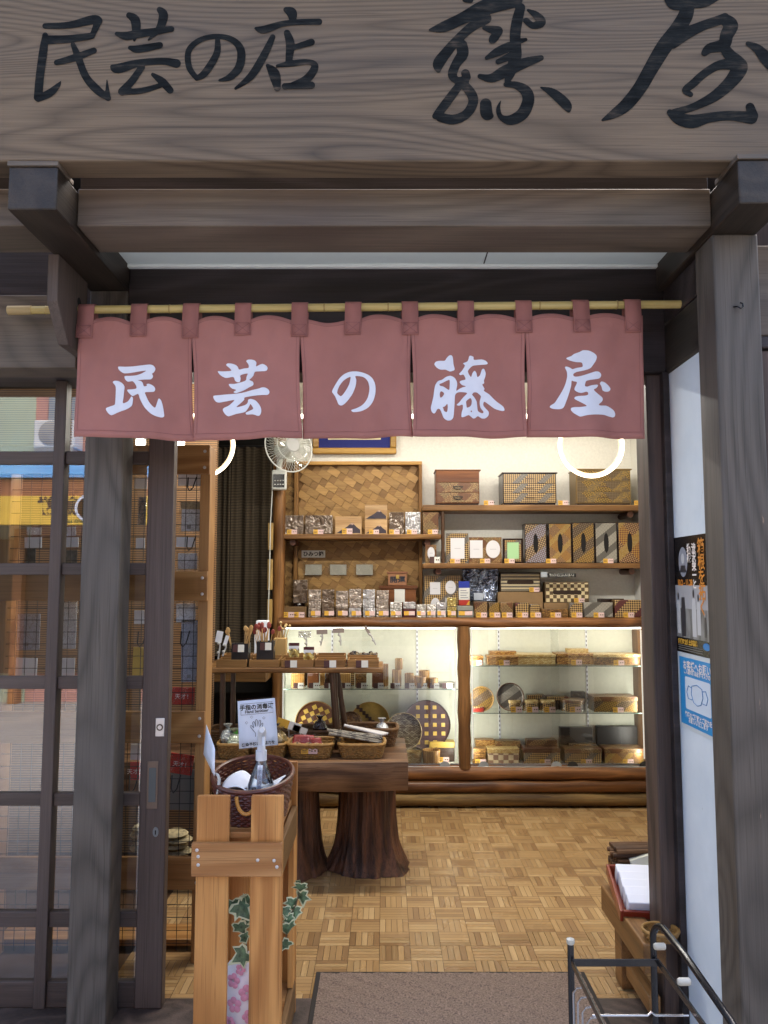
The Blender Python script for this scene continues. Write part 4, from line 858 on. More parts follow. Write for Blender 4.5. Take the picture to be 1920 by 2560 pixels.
# ================================================================== goods on the shelves
B1, B2, B3 = hexc('#4e3220'), hexc('#b99a66'), hexc('#7d5230')
GR, RD, YL, PU = hexc('#7c7870'), hexc('#5f2028'), hexc('#b08c3e'), hexc('#5d4a4e')
Yd = yosegi('yosegi_diag', B1, B2, B3, 'diag'); Yd2 = yosegi('yosegi_diag_red', RD, B2, YL, 'diag', 1.2); Ys = yosegi('yosegi_star', B1, B2, B3, 'star'); Ys2 = yosegi('yosegi_star_grey', GR, hexc('#b5b0a2'), hexc('#55504a'), 'star', 1.2)
Ys3 = yosegi('yosegi_star_gold', hexc('#5a4226'), YL, hexc('#7a6a58'), 'star', .9); Yl = yosegi('yosegi_lattice', B1, B2, GR, 'lattice'); Yl2 = yosegi('yosegi_lattice_red', B1, B2, RD, 'lattice', .9)
Yc = yosegi('yosegi_check', hexc('#5d4a34'), hexc('#d8c79c'), B3, 'check', .98); Yw = yosegi('yosegi_weave', hexc('#7a4a20'), hexc('#d6ab62'), B3, 'weave'); Yw2 = yosegi('yosegi_weave_dark', hexc('#4e3016'), hexc('#b58848'), B3, 'weave', 1.2)
Yw3 = yosegi('yosegi_weave_light', hexc('#b8924e'), hexc('#e8d49c'), B3, 'weave', .9)
Yst = yosegi('yosegi_stripe', hexc('#8a5420'), hexc('#d9b05e'), hexc('#e9d79c'), 'stripe'); Yhs = yosegi('yosegi_hstripe', hexc('#6c6560'), hexc('#cdbf9a'), hexc('#a89878'), 'hstripe', .9)
Yblue = yosegi('yosegi_star_blue', hexc('#6b5548'), hexc('#9aa0b4'), hexc('#b49a70'), 'star', .8)
M_lac = plain('dark_lacquer', hexc('#2a1a12'), .25); M_blk = plain('black_box', (.012, .011, .012), .4); M_brn = wood('box_brown', hexc('#5c331a'), hexc('#8a552c'), 'x', rings=8., streak=60., rough=.4)
M_cardboard = plain('cardboard', hexc('#8f7350'), .85, noise=.06, nscale=20.)
M_paper = plain('paper_white', hexc('#dcdcd6'), .8); M_pink = plain('tag_pink', hexc('#d9bcb8'), .7); M_tyel = plain('tag_yellow', hexc('#d6a63a'), .6); M_ink = plain('tag_ink', hexc('#4a3a30'), .8)
def wrapped(name, col, white=.5, scale=26., pat=None):
    if name in _mc: return _mc[name]
    m, nt, p = _nt(name); p.inputs['Roughness'].default_value = .16
    n = N(nt, 'ShaderNodeTexNoise', i_Scale=scale, i_Detail=3., i_Distortion=1.6); L(nt, objcoord(nt), n.inputs[0])
    v = N(nt, 'ShaderNodeTexVoronoi', i_Scale=scale * .8); v.feature = 'DISTANCE_TO_EDGE'; L(nt, objcoord(nt), v.inputs[0])
    if pat: base_ = chk_tex(nt, col, pat)
    else:
        r0 = ramp(nt, [(.35, tuple(c * .6 for c in col)), (.65, col)]); L(nt, n.outputs[0], r0.inputs[0]); base_ = r0.outputs[0]
    L(nt, base_, p.inputs[0]); p.inputs['Coat Weight'].default_value = white; p.inputs['Coat Roughness'].default_value = .08
    p.inputs['Metallic'].default_value = .35; bb = N(nt, 'ShaderNodeBump', i_Strength=.55, i_Distance=.03); L(nt, math_(nt, 'ADD', n.outputs[0], math_(nt, 'MULTIPLY', v.outputs[0], .8)), bb.inputs['Height']); L(nt, bb.outputs[0], p.inputs['Coat Normal']); L(nt, bb.outputs[0], p.inputs['Normal'])
    _mc[name] = m; return m
def chk_tex(nt, a, b):
    v = N(nt, 'ShaderNodeTexVoronoi', i_Scale=1., i_Randomness=.1); L(nt, flatcoord(nt, 85., .5), v.inputs[0])
    r = ramp(nt, [(0, b), (.3, a), (.5, tuple(x * .5 for x in a))]); L(nt, v.outputs['Distance'], r.inputs[0]); return r.outputs[0]
W1 = wrapped('wrapped_marquetry', hexc('#97806a'), 1., 13., hexc('#d6c8b2')); W2 = wrapped('wrapped_small_box', hexc('#b3a598'), 1., 17.); W3 = wrapped('wrapped_silver', hexc('#c4c2c2'), 1., 18.)
W4 = wrapped('wrapped_gold', hexc('#c2aa5c'), 1., 20.); W5 = wrapped('wrapped_pale', hexc('#d6d2ca'), 1., 20.)
def gbox(name, lab, cat, u0, u1, v0, zb, Y, dep, m, group=None, bev=.003, parent=None):
    x0, x1 = X(u0, v0, Y), X(u1, v0, Y); return box(name, m, x0, x1, Y, Y + dep, zb + .0005, Z(v0, Y), parent, bevel=bev, **({} if parent else dict(label=lab, cat=cat, group=group)))
def ptag(u, v, Y, of, zb=None, w=25, h=11, style='yp', parent=None):
    """folded price card: coloured half and pale half"""
    a = at(u, v, Y); wx = w / F_PX * Y; hz = h / F_PX * Y; z0 = (zb + .001) if zb is not None else a.z - hz / 2
    mb = MB(); x0 = a.x - wx / 2; s = .45
    def card(xa, xb, i): mb.mat(i).hexa([(xa, Y, z0), (xb, Y, z0), (xb, Y + .0015, z0), (xa, Y + .0015, z0), (xa, Y + .003, z0 + hz), (xb, Y + .003, z0 + hz), (xb, Y + .0045, z0 + hz), (xa, Y + .0045, z0 + hz)])
    card(x0, x0 + wx * s, 0); card(x0 + wx * s + .0002, x0 + wx, 1)
    mats = [M_tyel, M_pink] if style == 'yp' else [plain('tag_brown', hexc('#4a2a2a'), .6), M_paper]
    lab = '%s price card before the %s' % ('yellow and pink' if style == 'yp' else 'brown and white', of)
    if parent: o = mb.build('price_card', mats, parent, smooth=False)
    else: o = mb.build('price_card', mats, smooth=False, label=lab, cat='price card', group='price cards')
    ik = MB()
    for i in range(3):
        xx = x0 + wx * (s + .16 + .2 * i); ik.box(xx, xx + wx * .11, Y + .0002, Y + .0006, z0 + hz * .42, z0 + hz * .62)
    for k in range(2): ik.box(x0 + wx * .06, x0 + wx * .34, Y + .0002, Y + .0006, z0 + hz * (.3 + .3 * k), z0 + hz * (.4 + .3 * k))
    # printed marks follow the card's lean
    ik2 = MB(); ik2.v = [(a_, b_ - .0008 + .003 * (c_ - z0) / hz, c_) for a_, b_, c_ in ik.v]; ik2.f = ik.f; ik2.mi = ik.mi
    if not parent: ik2.build('print', M_ink, o, smooth=False)
# --- left wall shelf
YS = 5.885
gp = 'wrapped boxes on the left wall shelf'
gbox('puzzle_box', 'film wrapped marquetry box at the left end of the left wall shelf', 'box', 692, 759, 1288, z_left, YS, .12, W1, gp); ptag(730, 1330, YS - .012, 'leftmost wrapped box', z_left)
gbox('puzzle_box', 'film wrapped marquetry box second from left on the left wall shelf', 'box', 763, 832, 1288, z_left, YS, .12, W1, gp); ptag(796, 1330, YS - .012, 'second wrapped box', z_left)
def fuji(lab, u0, u1, v0, v1, zb, Y, snow=True, tint=0):
    x0, x1, zt = X(u0, v0, Y), X(u1, v0, Y), Z(v0, Y); z0 = zb if zb is not None else Z(v1, Y)
    t = thing('picture_box', lab, 'box', ((x0 + x1) / 2, Y + .05, z0), 'boxes with mountain pictures')
    box('body', wood('picture_wood', hexc('#a57f54'), hexc('#cfae82'), 'x', rings=20., streak=30., rough=.3), x0, x1, Y, Y + .1, z0 + .0005, zt, t, bevel=.002)
    w, h_ = x1 - x0, zt - z0
    def poly(pts, m, d, nm): MB().prism([(x0 + a * w, z0 + b * h_) for a, b in pts], lambda a, b, dd: (a, dd, b), Y - d, Y - d + .0008).build(nm, m, t, smooth=False)
    poly([(.05, .06), (.95, .06), (.95, .25), (.8, .42), (.68, .62), (.6, .62), (.45, .42), (.2, .2)], plain('mountain_dark', hexc('#39303a') if not tint else hexc('#6b4534'), .4), .001, 'mountain')
    poly([(.68, .62), (.6, .62), (.55, .54), (.61, .56), (.64, .5), (.69, .56), (.74, .52)], plain('mountain_snow', hexc('#b89a8a'), .4), .0018, 'snow_cap')
    poly([(.05, .06), (.5, .06), (.35, .22), (.22, .2)], plain('foothill', hexc('#26283a'), .4), .0016, 'foothill')
    return t
fuji('flat box with a dark mountain picture, third on the left wall shelf', 838, 904, 1291, 1335, z_left, YS); ptag(868, 1330, YS - .012, 'single mountain picture box', z_left, 26, 14)
fuji('lower of two stacked mountain picture boxes on the left wall shelf', 912, 968, 1299, 1335, z_left, YS)
fuji('upper of two stacked mountain picture boxes, with reddish slope', 912, 968, 1262, 1298, Z(1299, YS), YS, tint=1); ptag(935, 1330, YS - .012, 'stacked mountain picture boxes', z_left)
gbox('puzzle_box', 'narrow film wrapped box with diagonal band right of the mountain boxes', 'box', 973, 1010, 1280, z_left, YS, .1, W1, gp); ptag(986, 1331, YS - .012, 'narrow diagonal banded box', z_left)
gbox('puzzle_box', 'narrow silvery wrapped box on the left wall shelf', 'box', 1013, 1051, 1280, z_left, YS, .1, W3, gp); ptag(1030, 1331, YS - .012, 'silvery wrapped box', z_left)
gbox('puzzle_box', 'narrow marquetry box at the right end of the left wall shelf', 'box', 1057, 1096, 1280, z_left, YS, .1, Yd, gp); ptag(1082, 1331, YS - .012, 'rightmost narrow box', z_left)
# --- secret box notice and hanging bags on the weave
YN = 6.118
a, b = at(754, 1376, YN), at(813, 1394, YN); nt_ = thing('paper_notice', 'white paper notice lettered in black on the woven panel', 'notice', ((a.x + b.x) / 2, YN, b.z))
box('sheet', M_paper, a.x, b.x, YN, YN + .002, b.z, a.z, nt_, bevel=0)
vs, fs = font_mesh('ひみつ箱', (a.z - b.z) * .72, lambda p, q: ((a.x + b.x) / 2 + p, YN - .0012, (a.z + b.z) / 2 + q - .002), bold=.0012); MB().add(vs, fs).build('lettering', plain('black_ink', (.01, .01, .01), .7), nt_, smooth=False, fix=False)
for (u0, u1, wh) in ((757, 812, 'left'), (819, 874, 'middle'), (884, 940, 'right')):
    a, b = at(u0, 1405, YN), at(u1, 1441, YN); t = thing('clear_bag', '%s of three clear bags with a pale card pinned to the woven panel' % wh, 'bag', ((a.x + b.x) / 2, YN, b.z), 'clear bags on the woven panel')
    box('card', plain('bag_card', hexc('#b9b5a4'), .6), a.x + .02, b.x - .025, YN + .002, YN + .004, b.z + .012, a.z - .02, t, bevel=0)
    MB().grid(lambda p, q: (a.x + (b.x - a.x) * p + .004 * math.sin(13 * q), YN - .004 - .007 * math.sin(11 * p + 5 * q), b.z + (a.z - b.z) * q + .004 * math.sin(9 * p)), 12, 8).build('film', M_film, t, fix=False)
# --- counter: little wrapped boxes in three layers
zk = zc; YC = 5.885
g3 = 'small wrapped boxes stacked on the counter'
cols = [(770, 802), (804, 836), (838, 870), (872, 904), (906, 938), (940, 972)]
offs = [0, -1, 4, -2, 0, 2]; ords = ['first', 'second', 'third', 'fourth', 'fifth', 'sixth']
hrow = (Z(1474, YC) - zk) / 3
for ci, (u0, u1) in enumerate(cols):
    hh = hrow * (1 - offs[ci] * .012)
    for ri in range(3):
        x0, x1 = X(u0 + .6, 1500, YC), X(u1 - .6, 1500, YC); dx = random.uniform(-.003, .003)
        o = box('wrapped_box', [W2, W1, W2, W2, W3, W2][ci] if ri else [W2, W1, W1, W3, W3, W2][ci], x0 + dx, x1 + dx, YC + random.uniform(0, .008), YC + .085, zk + ri * hh + .0006, zk + (ri + 1) * hh - .0004, bevel=.003,
            label='small film wrapped box, %s layer of the %s stack on the counter' % (['bottom', 'middle', 'top'][ri], ords[ci]), cat='box', group=g3)
        if ri == 0:
            WL[o.name] = o.location.copy(); ptag((u0 + u1) / 2 + 3, 1533, YC - .006, '', None, 24, 11, 'yp', o)
def stack(specs, gp_):
    for (lab, u0, u1, v0, v1, m) in specs:
        x0, x1 = X(u0, 1520, YC), X(u1, 1520, YC); z0 = zk + .0005 if v1 >= 1540 else Z(v1, YC) + .0005
        o = box('wrapped_box', m, x0, x1, YC, YC + .07, z0, Z(v0, YC), bevel=.003, label=lab, cat='box', group=gp_)
        if v1 >= 1540: ptag((u0 + u1) / 2, 1533, YC - .006, '', None, (u1 - u0) * .85, 10, 'yp', o)
stack([('pale wrapped box on top of the short pair right of the tall stacks', 975, 1005, 1505, 1522, W5), ('lower pale wrapped box right of the tall stacks', 975, 1005, 1522, 1540, W5),
       ('bluish wrapped box above the red topped one on the counter', 1008, 1039, 1505, 1522, W3), ('dark red and black box with a white price card', 1008, 1039, 1523, 1540, plain('dark_red_card', hexc('#4a1a1e'), .5)),
       ('upper of the first small white pair on the counter', 1041, 1065, 1511, 1525, W5), ('lower of the first small white pair on the counter', 1041, 1065, 1526, 1540, W5),
       ('upper of the second small white pair on the counter', 1067, 1090, 1511, 1525, W5), ('lower of the second small white pair on the counter', 1067, 1090, 1526, 1540, W5),
       ('upper of the third small white pair, beside the gold boxes', 1092, 1115, 1506, 1524, W3), ('lower of the third small white pair, beside the gold boxes', 1092, 1115, 1525, 1540, W5),
       ('upper gold wrapped box on the counter', 1118, 1141, 1494, 1517, W4), ('lower gold wrapped box on the counter', 1118, 1141, 1518, 1540, W4),
       ('upper of two flat grey boxes on the counter', 1143, 1183, 1515, 1527, plain('grey_card', hexc('#83867e'), .5)), ('lower of two flat grey boxes on the counter', 1144, 1184, 1528, 1540, plain('grey_card', hexc('#83867e'), .5))], 'small boxes in a row on the counter')
# left end of the counter
gbox('wrapped_box', 'low open box of cards at the left end of the counter', 'box', 706, 766, 1517, zk, YC, .1, plain('tan_card', hexc('#6b5130'), .6)); ptag(722, 1531, YC - .01, 'low card box, left half', zk, 27, 13); ptag(748, 1531, YC - .01, 'low card box, right half', zk, 26, 13)
MB().lathe([(.046, 0), (.05, .01), (.05, .085), (.044, .1), (0, .1)], c=(X(748, 1500, YC + .16), YC + .18, zk), n=20).build('dark_jar', plain('jar_black', hexc('#241512'), .15), label='dark lacquer jar at the left end of the counter', cat='jar')
gbox('puzzle_box', 'wrapped square box standing on the dark jar', 'box', 733, 769, 1449, zk + .1, YC + .135, .08, W1)
# lucky box
t0 = gbox('money_box', 'large brown box with a paper band behind the wrapped boxes', 'box', 952, 1040, 1472, zk, 5.99, .13, M_brn)
WL[t0.name] = t0.location.copy(); box('lid', M_brn, X(948, 1465, 5.985), X(1044, 1465, 5.985), 5.98, 6.125, Z(1472, 5.99) + .0005, Z(1464, 5.985), t0, bevel=.002); box('paper_band', M_paper, X(986, 1490, 5.986), X(1012, 1490, 5.986), 5.987, 5.9895, Z(1505, 5.99), Z(1473, 5.99), t0, bevel=0)
mbx = thing('chest_box', 'small tan box lettered in dark ink with a gold clasp, on the large brown box', 'box', at(994, 1464, 6.0)); z0 = Z(1464, 5.985) + .001
box('body', plain('tan_wood', hexc('#9a6a48'), .5, noise=.08), X(970, 1450, 6.0), X(1017, 1450, 6.0), 6.0, 6.09, z0, Z(1434, 6.0), mbx, bevel=.003); box('lid', plain('tan_wood_dark', hexc('#8a5a3c'), .5), X(967, 1430, 5.995), X(1020, 1430, 5.995), 5.994, 6.096, Z(1434, 6.0) + .0005, Z(1429, 6.0), mbx, bevel=.002)
vs, fs = font_mesh('開運', .052, lambda p, q: (X(994, 1450, 6.0) + p * 1.15, 5.9985, (z0 + Z(1434, 6.0)) / 2 + q - .004), bold=.0015); MB().add(vs, fs).build('lettering', plain('indigo_ink', hexc('#23242e'), .6), mbx, smooth=False, fix=False)
box('clasp', plain('gold', (.6, .42, .12), .3, .9), X(990, 1445, 5.99), X(998, 1445, 5.99), 5.992, 5.9975, Z(1447, 5.99), Z(1437, 5.99), mbx, bevel=.002)
# right half of the counter: small marquetry boxes
small = [(1186, 1218, 1504, Ys, 'round cornered brown marquetry box'), (1222, 1249, 1506, Ys3, 'box with a pale flower inlay'), (1251, 1281, 1506, Yd, 'box with leaning diagonal inlay'), (1288, 1322, 1507, Yl2, 'box with red crossed bands'), (1325, 1350, 1511, Yl, 'small box with fine lattice inlay'),
         (1354, 1421, 1522, Yw2, 'low long box with mesh inlay'), (1424, 1457, 1507, Yl, 'upright box with diamond inlay and dark lid'), (1459, 1532, 1506, Ys2, 'wide grey star patterned box'), (1537, 1603, 1500, Yl2, 'large box with red star band at the counter end')]
for i, (u0, u1, v0, m, d) in enumerate(small):
    gbox('marquetry_box', d + ' on the right of the counter', 'box', u0, u1, v0, zk, YC + .01 * (i % 2), .085, m, 'small marquetry boxes on the counter', .005); ptag((u0 + u1) / 2 + 2, 1533, YC - .014, d.replace(' and dark lid', '').replace(' at the counter end', ''), zk, 26, 12)
gbox('tray_box', 'dark lid leaning behind the red star box', 'lid', 1501, 1560, 1497, zk, 6.0, .1, M_lac)
# frame with four openings
def frame(lab, u0, u1, v0, zb, Y, m, holes, tilt=0):
    x0, x1, zt = X(u0, v0, Y), X(u1, v0, Y), Z(v0, Y); t = thing('photo_frame', lab, 'photo frame', ((x0 + x1) / 2, Y, zb), 'marquetry photo frames')
    box('surround', m, x0, x1, Y, Y + .012, zb + .0005, zt, t, bevel=.002)
    for (kind, a, b, c, d, mm) in holes:   # fractions left,bottom,right,top
        xa, xb, za, zb_ = x0 + (x1 - x0) * a, x0 + (x1 - x0) * c, zb + (zt - zb) * b, zb + (zt - zb) * d
        if kind == 'r': o = box('mount', mm, xa, xb, Y - .0025, Y - .0005, za, zb_, t, bevel=.0008)
        else: o = MB().lathe([(0, 0), (1, 0), (1, .002), (0, .002)], n=32, M=Matrix.Translation(((xa + xb) / 2, Y - .0005, (za + zb_) / 2)) @ Matrix.Rotation(math.pi / 2, 4, 'X') @ Matrix.Diagonal(((xb - xa) / 2, (zb_ - za) / 2, 1, 1))).build('mount', mm, t)
        WL[o.name] = WL[t.name] + o.location
        ln = MB(); zc_ = (za + zb_) / 2; xc_ = (xa + xb) / 2
        ln.box(xc_ - (xb - xa) * .22, xc_ + (xb - xa) * .22, Y - .0034, Y - .003, zc_ - .001, zc_ + .001).build('print_line', plain('faint_print', hexc('#8b8a90'), .8), o, smooth=False)
    return t
MW = plain('mount_paper', hexc('#d9d8dc'), .5); MGn = plain('mount_green', hexc('#a5cf9a'), .5)
frame('marquetry frame with four pale openings on the counter', 1060, 1152, 1439, zk, 6.0, Yl, [('r', .16, .54, .44, .84, MW), ('o', .58, .55, .86, .88, MW), ('o', .17, .05, .44, .46, MW), ('r', .58, .08, .86, .46, MW)])
YF = 5.90
frame('small marquetry frame with oval opening left of the strut', 1063, 1091, 1362, z_mid, YF, Yd, [('o', .2, .22, .85, .88, MW)]); ptag(1087, 1402, YF - .02, 'small oval frame', z_mid, 26, 16, 'bw')
frame('tall marquetry frame with a white rectangular opening', 1115, 1171, 1333, z_mid, YF, Yl, [('r', .2, .15, .82, .84, MW)]); ptag(1138, 1402, YF - .02, 'tall white photo frame', z_mid)
frame('wide marquetry frame with one square and one oval opening', 1172, 1254, 1343, z_mid, YF, Yd, [('r', .03, .2, .42, .88, MW), ('o', .52, .2, .95, .88, MW)]); ptag(1213, 1402, YF - .02, 'wide double frame', z_mid)
frame('black edged frame with a pale green picture', 1256, 1308, 1346, z_mid, YF, M_lac, [('r', .1, .08, .9, .93, Yl), ]); 
fr2 = [o for o in bpy.data.objects if o.get('label') == 'black edged frame with a pale green picture'][0]
box('picture', MGn, X(1268, 1380, YF), X(1297, 1380, YF), YF - .0045, YF - .0038, Z(1397, YF), Z(1356, YF), fr2, bevel=0); ptag(1274, 1402, YF - .02, 'green picture frame', z_mid)
# upright tissue boxes
def tissue(lab, u0, u1, v0, zb, Y, m, horiz=False, dep=.11, edge=M_lac):
    x0, x1, zt = X(u0, v0, Y), X(u1, v0, Y), Z(v0, Y); t = thing('tissue_box', lab, 'tissue box', ((x0 + x1) / 2, Y + dep / 2, zb), 'marquetry tissue boxes')
    box('case', edge, x0, x1, Y + .002, Y + dep, zb + .0005, zt, t, bevel=.003); e = .006
    box('veneer', m, x0 + e, x1 - e, Y, Y + .0025, zb + e, zt - e, t, bevel=.001)
    w, h_ = x1 - x0, zt - zb
    sx, sz = (w * .33, h_ * .1) if horiz else (w * .11, h_ * .25)
    pts = [(math.cos(a) * sx, math.sin(a) * sz) for a in [2 * math.pi * i / 28 for i in range(28)]]
    if horiz: pts = [(max(-sx, min(sx, p[0] * 1.0 + math.copysign(sx * .0, p[0]))), p[1]) for p in [(math.copysign(sx - sz, math.cos(a)) + math.cos(a) * sz, math.sin(a) * sz) for a in [2 * math.pi * i / 28 for i in range(28)]]]
    else: pts = [(p[0] * (1 if abs(p[1]) < sz * .9 else .6), p[1]) for p in pts]
    MB().prism([((x0 + x1) / 2 + a, (zb + zt) / 2 + b) for a, b in pts], lambda a, b, d: (a, d, b), Y - .0008, Y - .0002).build('slot', plain('slot_black', (.006, .005, .005), .9) if not horiz else plain('slot_brown', hexc('#33241a'), .9), t, smooth=False)
    return t
tissue('upright tissue box with bluish star inlay, first in the row', 1311, 1366, 1309, z_mid, YF, Yblue); ptag(1378, 1400, YF - .02, 'first two upright tissue boxes', z_mid)
tissue('upright tissue box with a red diagonal band, second in the row', 1371, 1428, 1308, z_mid, YF, Yd2)
tissue('upright tissue box with gold flower inlay, third in the row', 1430, 1485, 1306, z_mid, YF, Ys3)
tissue('upright grey tissue box, fourth in the row', 1487, 1542, 1306, z_mid, YF, Ys2); ptag(1521, 1400, YF - .02, 'upright grey tissue box', z_mid)
tissue('upright tissue box with yellow and red bands, at the right end', 1544, 1602, 1305, z_mid, YF, yosegi('yosegi_end', RD, B2, YL, 'diag', .7))
gbox('cardboard_box', 'plain cardboard box under the striped tissue box', 'box', 1245, 1357, 1480, zk, 5.99, .12, M_cardboard)
tissue('striped tissue box lying on the cardboard box', 1250, 1351, 1431, Z(1480, 5.99), 5.995, Yhs, True); ptag(1336, 1473, 5.982, 'striped tissue box', Z(1480, 5.99))
gbox('cardboard_box', 'low cardboard box under the checked tissue box', 'box', 1360, 1425, 1507, zk, 5.99, .12, M_cardboard)
tissue('checked cream and brown tissue box on the low cardboard box', 1363, 1472, 1455, Z(1507, 5.99), 5.99, Yc, True, edge=plain('checked_edge', hexc('#6e5a40'), .5)); ptag(1448, 1500, 5.976, 'checked tissue box', Z(1507, 5.99))
# foil bag, strip of letters, card stand
a, b = at(1155, 1423, 6.05), at(1246, 1502, 6.05); t = thing('foil_bag', 'large crinkled blue and silver bag hanging beside the card stand', 'bag', ((a.x + b.x) / 2, 6.05, b.z))
m, nt, p = _nt('foil'); p.inputs['Metallic'].default_value = .8; p.inputs['Roughness'].default_value = .2; nn = N(nt, 'ShaderNodeTexNoise', i_Scale=14., i_Detail=3., i_Distortion=2.); L(nt, objcoord(nt), nn.inputs[0]); rr_ = ramp(nt, [(.3, (.02, .02, .03)), (.5, (.2, .24, .34)), (.62, (.5, .55, .68)), (.7, (.05, .06, .09))]); L(nt, nn.outputs[0], rr_.inputs[0]); L(nt, rr_.outputs[0], p.inputs[0]); bump(nt, p, nn.outputs[0], 1., .03)
MB().grid(lambda p_, q: (a.x + (b.x - a.x) * (p_ * (1 - .15 * q) + .1 * q), 6.05 - .02 * math.sin(7 * p_ + 2 * q) - .02 * math.sin(math.pi * p_), a.z + (b.z - a.z) * q), 18, 14).build('film', m, t, fix=False)
box('card', plain('bag_white', hexc('#b8c0cc'), .5), b.x - .19, b.x - .03, 6.04, 6.048, b.z + .005, b.z + .06, t, bevel=.002)
sp = thing('card_stand', 'upright phone shaped card in blue, white, red and yellow on the counter', 'card', at(1160, 1513, 5.97)); 
xa, xb = X(1147, 1480, 5.97), X(1174, 1480, 5.97); za, zb_ = Z(1513, 5.97), Z(1453, 5.97); hh = zb_ - za
for nm, f0, f1, m in (('base_panel', 0, .22, plain('card_red', hexc('#b8362c'), .4)), ('text_panel', .2215, .72, M_paper), ('top_panel', .7215, 1, plain('card_blue', hexc('#2438a0'), .4))): box(nm, m, xa, xb, 5.97, 5.976, za + hh * f0, za + hh * f1, sp, bevel=.001)
MB().prism([(xb - .001, za + .001), (xb - .001, za + hh * .21), (xb - (xb - xa) * .35, za + .001)], lambda p_, q, d: (p_, d, q), 5.968, 5.9695).build('yellow_corner', M_tyel, sp, smooth=False)
box('stand', plain('stand_red', hexc('#5a1c1a'), .5), xa - .01, xb + .015, 5.965, 6.02, zk + .0005, za - .0005, sp, bevel=.002)
for k in range(4): box('text_line', plain('card_print', hexc('#6a6f86'), .7), xa + .012, xb - .012 - .012 * (k % 2), 5.9692, 5.9698, za + hh * (.30 + .1 * k), za + hh * (.325 + .1 * k), sp, bevel=0)
a, b = at(1352, 1433, 5.875), at(1440, 1443, 5.875); t = thing('letter_strip', 'thin strip of white letters on black hung under the right shelf', 'strip', ((a.x + b.x) / 2, 5.875, b.z))
box('strip', plain('strip_black', (.012, .012, .012), .4), a.x + .05, b.x, 5.875, 5.877, b.z, a.z, t, bevel=0); box('clip', plain('clip_clear', hexc('#aab2ba'), .1), a.x, a.x + .048, 5.872, 5.879, b.z, a.z + .01, t, bevel=.002)
vs, fs = font_mesh('いおんにひらけ', .027, lambda p_, q: ((a.x + b.x) / 2 + .025 - p_, 5.8738, (a.z + b.z) / 2 + q)); MB().add(vs, fs).build('lettering', M_paper, t, smooth=False, fix=False)
# --- chests on the top shelf
def chest(lab, u0, u1, v0, Y, dep, body, front, n, handles, head=0., plinth=True, lid=None):
    x0, x1, zt = X(u0, v0, Y), X(u1, v0, Y), Z(v0, Y); zb = z_top; t = thing('drawer_chest', lab, 'chest', ((x0 + x1) / 2, Y + dep / 2, zb), 'marquetry drawer chests')
    box('carcass', body, x0, x1, Y + .004, Y + dep, zb + .014, zt, t, bevel=.002); box('plinth', M_lac, x0 + .006, x1 - .006, Y + .008, Y + dep - .01, zb + .0005, zb + .0138, t, bevel=.001)
    box('top', lid or body, x0 - .008, x1 + .012, Y - .002, Y + dep, zt + .0005, zt + .010, t, bevel=.003)
    h_ = (zt - zb - .02) * (1 - head)
    for k in range(n):
        za, zb2 = zb + .018 + h_ * k / n + .002, zb + .018 + h_ * (k + 1) / n - .002; d = box('drawer', front, x0 + .007, x1 - .007, Y, Y + .0038, za, zb2, t, bevel=.001)
        WL[d.name] = WL[t.name] + d.location; xm_, zm = (x0 + x1) / 2, (za + zb2) / 2
        if handles == 'bail':
            MB().tube([(xm_ + .034 * math.cos(a), Y - .008, zm + .006 - .02 * math.sin(a)) for a in [math.pi * i / 10 for i in range(11)]], .0028, 6).build('handle', M_blk, d); MB().box(xm_ - .036, xm_ + .036, Y - .006, Y - .0005, zm + .006, zm + .010).build('handle_plate', M_blk, d, smooth=False)
        else: MB().tube([(xm_ - .035, Y - .007, zm), (xm_ + .035, Y - .007, zm)], .0026, 6).build('handle', plain('handle_brown', hexc('#4a3020'), .3), d)
    if head: box('head_panel', M_brn, x0 + .004, x1 - .004, Y - .0005, Y + .0035, zb + .019 + h_, zt - .001, t, bevel=.001)
    return t
chest('two handled chest with plain brown upper half on the top shelf', 1090, 1198, 1177, YS, .2, M_brn, Yd, 2, 'bail', .36); ptag(1222, 1255, YS - .01, 'two handled chest', z_top)
chest('dark three drawer chest in the middle of the top shelf', 1257, 1390, 1184, YS, .22, M_lac, Yl, 3, 'bar'); ptag(1408, 1255, YS - .01, 'dark three drawer chest', z_top)
chest('gold banded marquetry chest at the right of the top shelf', 1440, 1576, 1175, YS, .22, plain('olive_wood', hexc('#7a6030'), .4), yosegi('yosegi_gold', hexc('#4e3a1c'), YL, hexc('#6a5a44'), 'diag', .8), 3, 'bar'); ptag(1598, 1255, YS - .01, 'gold banded chest', z_top)

# ================================================================== goods in the display case
def case_item(nm, lab, cat, u0, u1, v0, zb, Y, dep, m, lid=None, tagtxt=None, gp_='boxes in the display case'):
    x0, x1, zt = X(u0, v0, Y), X(u1, v0, Y), Z(v0, Y); t = thing(nm, lab, cat, ((x0 + x1) / 2, Y + dep / 2, zb), gp_); hl = (zt - zb) * .3 if lid else 0
    box('body', m, x0, x1, Y, Y + dep, zb + .0008, zt - hl, t, bevel=.003)
    if lid: box('lid', lid, x0 - .003, x1 + .003, Y - .003, Y + dep + .003, zt - hl + .0006, zt, t, bevel=.003)
    if tagtxt: ptag(u0 * .45 + u1 * .55, 1700, Y - .02, tagtxt, zb, 26, 12)
    return t
YI = 5.93
case_item('woven_box', 'small orange woven box at the left of the top case shelf', 'box', 1174, 1208, 1640, shelf_1, YI, .10, Yw, Yw, 'small orange woven box'); case_item('woven_box', 'flat woven box with a red check, second on the top case shelf', 'box', 1219, 1296, 1640, shelf_1, YI, .13, Yw, Yw, 'second woven box')
